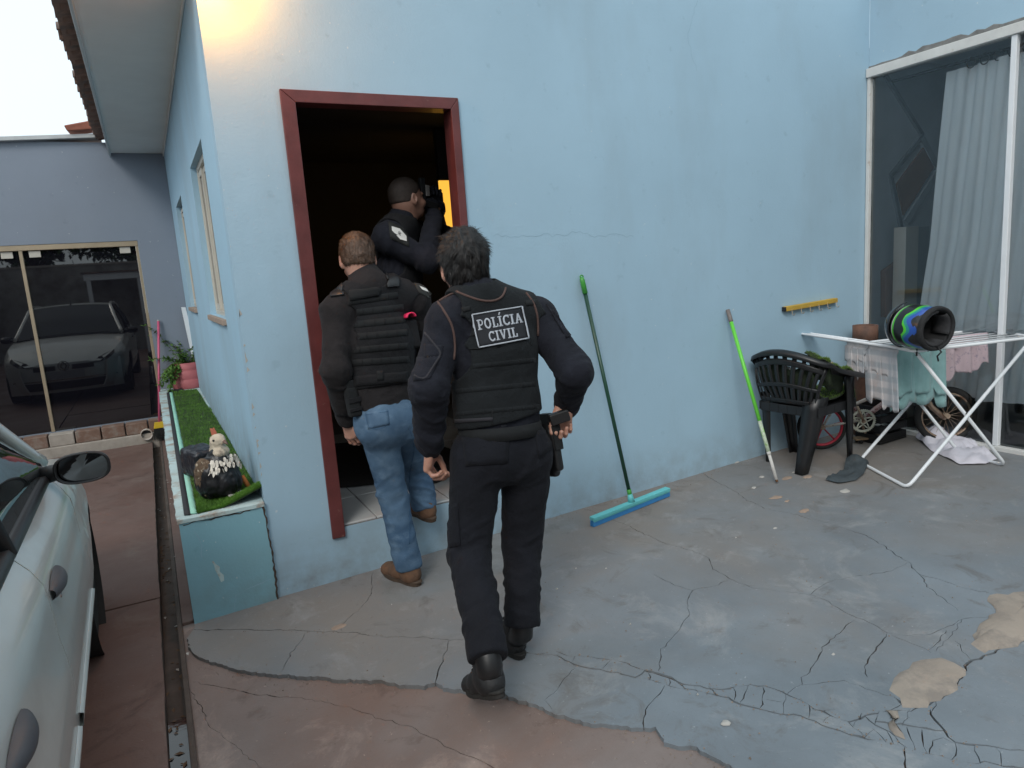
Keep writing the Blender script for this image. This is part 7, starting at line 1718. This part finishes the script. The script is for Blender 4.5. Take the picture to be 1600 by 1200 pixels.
for sgn in (1, -1):
    side_panel(body, DS[0]+.005, .86, sgn); side_panel(body, -3.65, DS[2]-.005, sgn)
    # sill below the doors
    body.grid([[(sgn*side_x(y, z)-sgn*.002, y, z) for z in np.linspace(.165, .235, 5)] for y in np.linspace(DS[2]-.02, -.345, 20)], flip=sgn > 0)
# bonnet, roof, nose, tail
body.grid([[(u*(CW(y)-.085), y, CB(y)+.055*(1-u*u)*ip(y, [(-.45, 1), (.5, .8), (.86, .2)])+.008*max(0, 1-abs(abs(u)-.55)*6)) for u in np.linspace(-1, 1, 25)] for y in np.linspace(-.44, .86, 18)], flip=False)
body.grid([[(u*CX(y), y, CR(y)+.035*(1-u*u)) for u in np.linspace(-1, 1, 15)] for y in np.linspace(-2.75, -1.14, 18)], flip=False)
nose = lambda x, z: .90-.20*abs(x/.75)**2.6-.05*((z-.45)/.25)**2*(1 if z > .45 else .7)
body.grid([[(x, nose(x, z), z) for z in np.linspace(.17, .62, 14)] for x in np.linspace(-.76, .76, 31)], flip=True)
body.grid([[(x, -3.66+.10*abs(x/.8)**2+.06*abs(z-.6), z) for z in np.linspace(.2, 1.0, 12)] for x in np.linspace(-.74, .74, 15)])
bo = cbuild(body, 'body', m_silver)
for sgn in (1, -1):
    for a, b in ((DS[0]-.004, DS[1]+.004), (DS[1]-.004, DS[2]+.004)):
        mb = MB(); side_panel(mb, b, a, sgn, .238); dr = cbuild(mb, 'door', m_silver)
        # protective strip and handle
        mb = MB(); ys_ = np.linspace(b+.03, a-.03, 12)
        mb.grid([[(sgn*(side_x(y, z)+o_), y, z) for z, o_ in ((.425, .0), (.43, .010), (.465, .010), (.47, .0))] for y in ys_], flip=sgn > 0); cbuild(mb, 'rub_strip', m_silver, dr)
        yh = b+.13; zh = .815; x = sgn*side_x(yh, zh)
        mb = MB(); mb.smooth = True; G = []
        for t in np.linspace(0, 1, 13):
            yy = yh-.095+.19*t; w_ = .026*math.sin(math.pi*(.12+.80*t))**.6; dp = .034*math.sin(math.pi*(.08+.84*t))**.7; xx = sgn*side_x(yy, zh); G.append([(xx+sgn*dp*math.cos(q)**1.0*1.0 if math.cos(q) > 0 else xx, yy, zh+.006*t+w_*math.sin(q)) for q in np.linspace(-math.pi/2, math.pi/2, 9)])
        mb.grid(G); hd = cbuild(mb, 'door_handle', m_handle, dr)
        if a > -1: mb = MB(); mb.lathe((sgn*side_x(yh-.02, .765)-sgn*.002, yh+.06, .758), (sgn, 0, 0), [(.012, 0), (.012, .005), (.0, .006)], 14); cbuild(mb, 'lock', m_chrome, dr)
        # belt seal, window, pillars
        mb = MB(); mb.grid([[(sgn*(CW(y)-.085+o_), y, CB(y)+z) for o_, z in ((.010, -.012), (.016, .006), (.006, .024), (-.012, .024))] for y in np.linspace(b+.01, a-.004, 12)], flip=sgn > 0); cbuild(mb, 'belt_seal', m_black, dr)
        mb = MB(); y0, y1 = b+.03, min(a-.02, -.56); G = []
        for y in np.linspace(y0, y1, 14):
            A_, B_ = V(sgn*(CW(y)-.094), y, CB(y)+.012), V(sgn*CX(y), y, CR(y)-.012); G.append([A_*(1-t)+B_*t+V(sgn*.03*math.sin(t*math.pi), 0, 0) for t in np.linspace(0, 1, 7)])
        mb.grid(G, thick=.004); cbuild(mb, 'window', m_carglass, dr)
    mb = MB(); P = [V(sgn*(CX(y)+.006), y, CR(y)+.004) for y in np.concatenate([np.linspace(-.40, -1.2, 10), np.linspace(-1.3, -2.6, 10), np.linspace(-2.7, -3.45, 6)])]; mb.tube(P, .030, 8); cbuild(mb, 'roof_rail', m_silver)
    mb = MB(); P = [p+V(sgn*.0, -.028, -.032) for p in P[:20]]; mb.tube(P, .016, 8); cbuild(mb, 'window_trim', m_black)
    for y in (DS[1], DS[2]):
        mb = MB(); A_, B_ = V(sgn*(CW(y)-.088), y, CB(y)), V(sgn*(CX(y)+.003), y, CR(y)-.01); M_ = (A_+B_)/2+V(sgn*.03, 0, 0); mb.tube([A_, A_*.5+M_*.5+V(sgn*.006, 0, 0), M_, B_*.5+M_*.5+V(sgn*.006, 0, 0), B_], .024, 8)
        cbuild(mb, 'pillar', m_black)
mb = MB(); mb.grid([[V(u*ip(t, [(0, .76), (1, .60)]), -.40-.76*t-.02*(1-u*u)*0+.06*(1-u*u)*(1-t), ip(t, [(0, .945), (.5, 1.215), (1, 1.43)])+.035*(1-u*u)) for u in np.linspace(-1, 1, 13)] for t in np.linspace(0, 1, 9)]); cbuild(mb, 'windscreen', m_carglass)
mb = MB(); mb.grid([[V(u*.60, -2.75-.75*t, 1.41-.40*t+.02*(1-u*u)) for u in np.linspace(-1, 1, 9)] for t in np.linspace(0, 1, 5)]); cbuild(mb, 'rear_window', m_carglass)
mb = MB(); mb.tube([V(0, -1.22, 1.47), V(0, -1.36, 1.60)], .005, 6); mb.lathe((0, -1.22, 1.46), (0, 0, 1), [(.02, 0), (.012, .03), (0, .035)], 10); cbuild(mb, 'aerial', m_black)
mb = MB(); mb.box((-.79, -3.5, .2), (.79, .5, .55)); mb.box((-.70, -3.3, .55), (.70, -.45, .88)); cbuild(mb, 'underbody', m_black)
for sgn in (1, -1):
    for c in (0, -2.69):
        mb = MB(); mb.lathe((sgn*.60, c, .31), (sgn, 0, 0), [(AR+.01, 0), (AR+.006, .25 if c == 0 else .255)], 32); cbuild(mb, 'arch_liner', m_blackrub)
        mb = MB(); mb.lathe((sgn*.635, c, .305), (sgn, 0, 0), [(.20, 0), (.29, .0), (.305, .02), (.307, .10), (.305, .16), (.292, .185), (.262, .192), (.215, .186), (.20, .17)], 40); w = cbuild(mb, 'wheel', m_blackrub)
        mb = MB(); mb.lathe((sgn*.635, c, .305), (sgn, 0, 0), [(.212, .14), (.21, .178), (.185, .182), (.17, .165), (.06, .172), (.0, .176)], 32); cbuild(mb, 'hubcap', m_silver, w)
        mb = MB()
        for k in range(9):
            t = 2*math.pi*k/9; mb.obox((sgn*.813, c+.125*math.cos(t), .305+.125*math.sin(t)), ((1, 0, 0), (0, math.cos(t), math.sin(t)), (0, -math.sin(t), math.cos(t))), (.003, .035, .013))
        cbuild(mb, 'hubcap_slot', m_black, w)
    # door mirror
    mc = V(sgn*.925, -.625, .965)
    mb = MB(); mb.smooth = True; G = []
    for t in np.linspace(0, 1, 10):
        e = .062*math.cos(t*math.pi/2)**.8+.0; G.append([mc+V(sgn*(.092*math.copysign(abs(math.cos(a))**.75, math.cos(a)))*math.cos(t*math.pi/2)**.55, -.035+.105*t, .058*math.copysign(abs(math.sin(a))**.75, math.sin(a))*math.cos(t*math.pi/2)**.55) for a in np.linspace(0, 2*math.pi, 33)])
    mb.grid(G, flip=sgn < 0); mr = cbuild(mb, 'door_mirror', m_black)
    mb = MB(); mb.grid([[mc+V(sgn*.092*k*math.copysign(abs(math.cos(a))**.75, math.cos(a)), -.035+o_, .058*k*math.copysign(abs(math.sin(a))**.75, math.sin(a))) for a in np.linspace(0, 2*math.pi, 33)] for k, o_ in ((1, 0), (.97, -.006), (.90, -.006), (.88, .012))]); cbuild(mb, 'bezel', m_black, mr)
    mb = MB(); n_ = 32; mb.add([mc+V(sgn*.0, -.024, 0)]+[mc+V(sgn*.081*math.copysign(abs(math.cos(a))**.75, math.cos(a)), -.024-.012*math.cos(a), .052*math.copysign(abs(math.sin(a))**.75, math.sin(a))) for a in np.linspace(0, 2*math.pi, n_+1)[:-1]], [(0, 1+i, 1+(i+1) % n_) for i in range(n_)]); m_mir = bpy.data.materials.get('mirror_glass') or mat('mirror_glass', (.14, .15, .16), .03, 0, 1, 0, 10, metal=1); cbuild(mb, 'mirror_glass', m_mir, mr)
    mb = MB(); mb.tube([V(sgn*(CW(-.6)-.11), -.60, .945), V(sgn*(CW(-.6)-.03), -.60, .955), mc+V(-sgn*.05, .02, -.012)], [.034, .030, .026], 10); cbuild(mb, 'stalk', m_black, mr)
# nose details
for sgn in (1, -1):
    mb = MB(); G = []
    for t in np.linspace(0, 1, 10):
        x = .40+.36*t; h0, h1 = .565+.06*t, .60+.10*math.sin(t*2.0)+.03*t; G.append([(sgn*x, nose(x, min(z, .62))+.012-.62*max(0, z-.62)-.10*t*t*(z-.5)*3, z) for z in np.linspace(h0, h1, 6)])
    mb.grid(G, flip=sgn < 0, thick=.0); hl_ = cbuild(mb, 'headlight', m_lens)
    for x, r_ in ((.50, .04), (.62, .05)):
        mb = MB(); mb.lathe((sgn*x, nose(x, .6)-.01, .625), (0, 1, 0), [(r_, .02), (r_*.8, .024), (.0, .028)], 16); cbuild(mb, 'bulb_bowl', m_handle, hl_)
    mb = MB(); mb.grid([[(sgn*x, nose(x, z)+.008, z) for z in np.linspace(.515, .585-.0*(x), 4)] for x in np.linspace(.11, .40, 8)], flip=sgn < 0); cbuild(mb, 'grille', m_black)
mb = MB(); mb.grid([[(x, nose(x, z)+.006, z) for z in np.linspace(.22, .34, 4)] for x in np.linspace(-.55, .55, 15)]); cbuild(mb, 'lower_intake', m_black)
mb = MB(); mb.box((-.26, .875, .385), (.26, .90, .495)); cbuild(mb, 'plate', mat('plate_grey', (.32, .32, .33), .5, .02), car)
mb = MB(); mb.grid([[(x, nose(x, z)+.010, z) for z in np.linspace(.36, .375, 2)] for x in np.linspace(-.7, .7, 15)]); cbuild(mb, 'bumper_line', m_chrome)
mb = MB(); q = [(0, .062), (.042, 0), (0, -.062), (-.042, 0)]
for (a, b2) in zip(q, q[1:]+q[:1]): mb.bar(V(a[0], .905, .575+a[1]), V(b2[0], .905, .575+b2[1]), .017, .014, (0, 1, 0))
mb.lathe((0, .888, .575), (0, 1, 0), [(.078, 0), (.078, .012), (.066, .012), (.066, 0)], 24); cbuild(mb, 'badge', m_chrome)
mb = MB(); mb.grid([[V(x, -.37+.06*(1-(x/.7)**2), .962+.03*(1-(x/.7)**2)+z) for z in (0, .012)] for x in np.linspace(-.55, .6, 10)], thick=.012); cbuild(mb, 'wiper', m_black)

# ================================================================ what stands behind the camera and shows in the dark glass
YB = -11.5
bw = thing('boundary_wall', 'rendered boundary wall closing the yard toward the street', 'wall', (0, YB, -.1)); mb = MB(); mb.box((-4.7, YB-.15, -.5), (9, YB, 2.5)); mb.build('wall', mat('street_wall', (.30, .29, .27), .85, .15, 1.5, .2, 40, col2=(.14, .12, .10), c2scale=1.2), bw); mb = MB(); mb.box((-4.72, YB-.18, 2.5), (9.02, YB+.03, 2.56)); mb.build('coping', m_mortar, bw)
nw = thing('neighbour_wall', 'tall bare rendered wall along the far side of the driveway', 'wall', (-4.5, -3, -.1)); mb = MB(); mb.box((-4.66, YB+.04, -.5), (-4.5, 4.95, 2.3)); mb.build('wall', mat('bare_render', (.27, .25, .23), .9, .15, 1.5, .25, 40, col2=(.13, .11, .09), c2scale=1.1), nw)
a, b2 = onY(137, 433, 2*4.99+8.2), onY(213, 429, 2*4.99+8.2)
cp = thing('carport', 'open carport with a white front beam on two posts behind the viewer', 'carport', ((a[0]+b2[0])/2, -8.2, 0)); zc = (a[2]+b2[2])/2
mb = MB(); mb.box((a[0]-.1, -8.25, zc-.09), (b2[0]+.1, -8.15, zc+.09)); mb.build('beam', m_white, cp)
for x in (a[0], b2[0]+.05): mb = MB(); mb.box((x-.05, -8.24, -.1), (x+.05, -8.16, zc-.091)); mb.build('post', m_white, cp)
mb = MB(); mb.box((a[0]-.15, -11.4, zc+.091), (b2[0]+.15, -8.1, zc+.13)); mb.build('roof', m_tileclay, cp)
m_crown = grass_mat('tree_leaf', (.018, .040, .012), (.045, .075, .022)); m_bark = mat('bark', (.07, .05, .035), .95, .3, 9, .6, 40)
def tree(x, y, h, r, seed, label):
    t = thing('tree', label, 'tree', (x, y, -.4), 'trees over the boundary wall'); rg_ = np.random.default_rng(seed); mb = MB(); mb.tube([V(x, y, -.5), V(x+.1, y, h*.3), V(x, y+.1, h*.6)], [.18, .14, .07], 8)
    for k in range(6): a = k*1.05; mb.tube([V(x, y, h*.4), V(x+math.cos(a)*r*.5, y+math.sin(a)*r*.5, h*.65), V(x+math.cos(a)*r*.8, y+math.sin(a)*r*.8, h*.8)], [.07, .04, .015], 6)
    mb.build('trunk', m_bark, t); n = 5200; cl_ = rg_.normal(size=(36, 3)); cl_ /= np.linalg.norm(cl_, axis=1, keepdims=True); cl_ = cl_*r*(.35+.6*rg_.random((36, 1)))*np.array([1, 1, .8])+np.array([x, y, h*.72]); P = cl_[rg_.integers(0, 36, n)]+rg_.normal(size=(n, 3))*r*.17
    u_ = rg_.normal(size=(n, 3)); u_ /= np.linalg.norm(u_, axis=1, keepdims=True); w_ = np.cross(u_, rg_.normal(size=(n, 3))); w_ /= np.linalg.norm(w_, axis=1, keepdims=True); L_ = .13
    Vv = np.stack([P-u_*L_, P+w_*L_*.5, P+u_*L_, P-w_*L_*.5], 1).reshape(-1, 3); tag(np_mesh('crown', Vv, np.arange(n*4).reshape(-1, 4), m_crown, t, False), kind='stuff')
for i, (x, y, h, r, lb) in enumerate(((-3.6, -14, 5.6, 2.1, 'dense dark tree over the boundary wall by the neighbour wall'), (-.6, -14.5, 6.4, 2.4, 'tallest bushy tree over the middle of the boundary wall'), (2.6, -14, 5.4, 2.2, 'rounded tree over the boundary wall beside the carport'), (6.0, -14.5, 6.0, 2.4, 'broad tree over the yard end of the boundary wall'))): tree(x, y, h, r, i+3, lb)
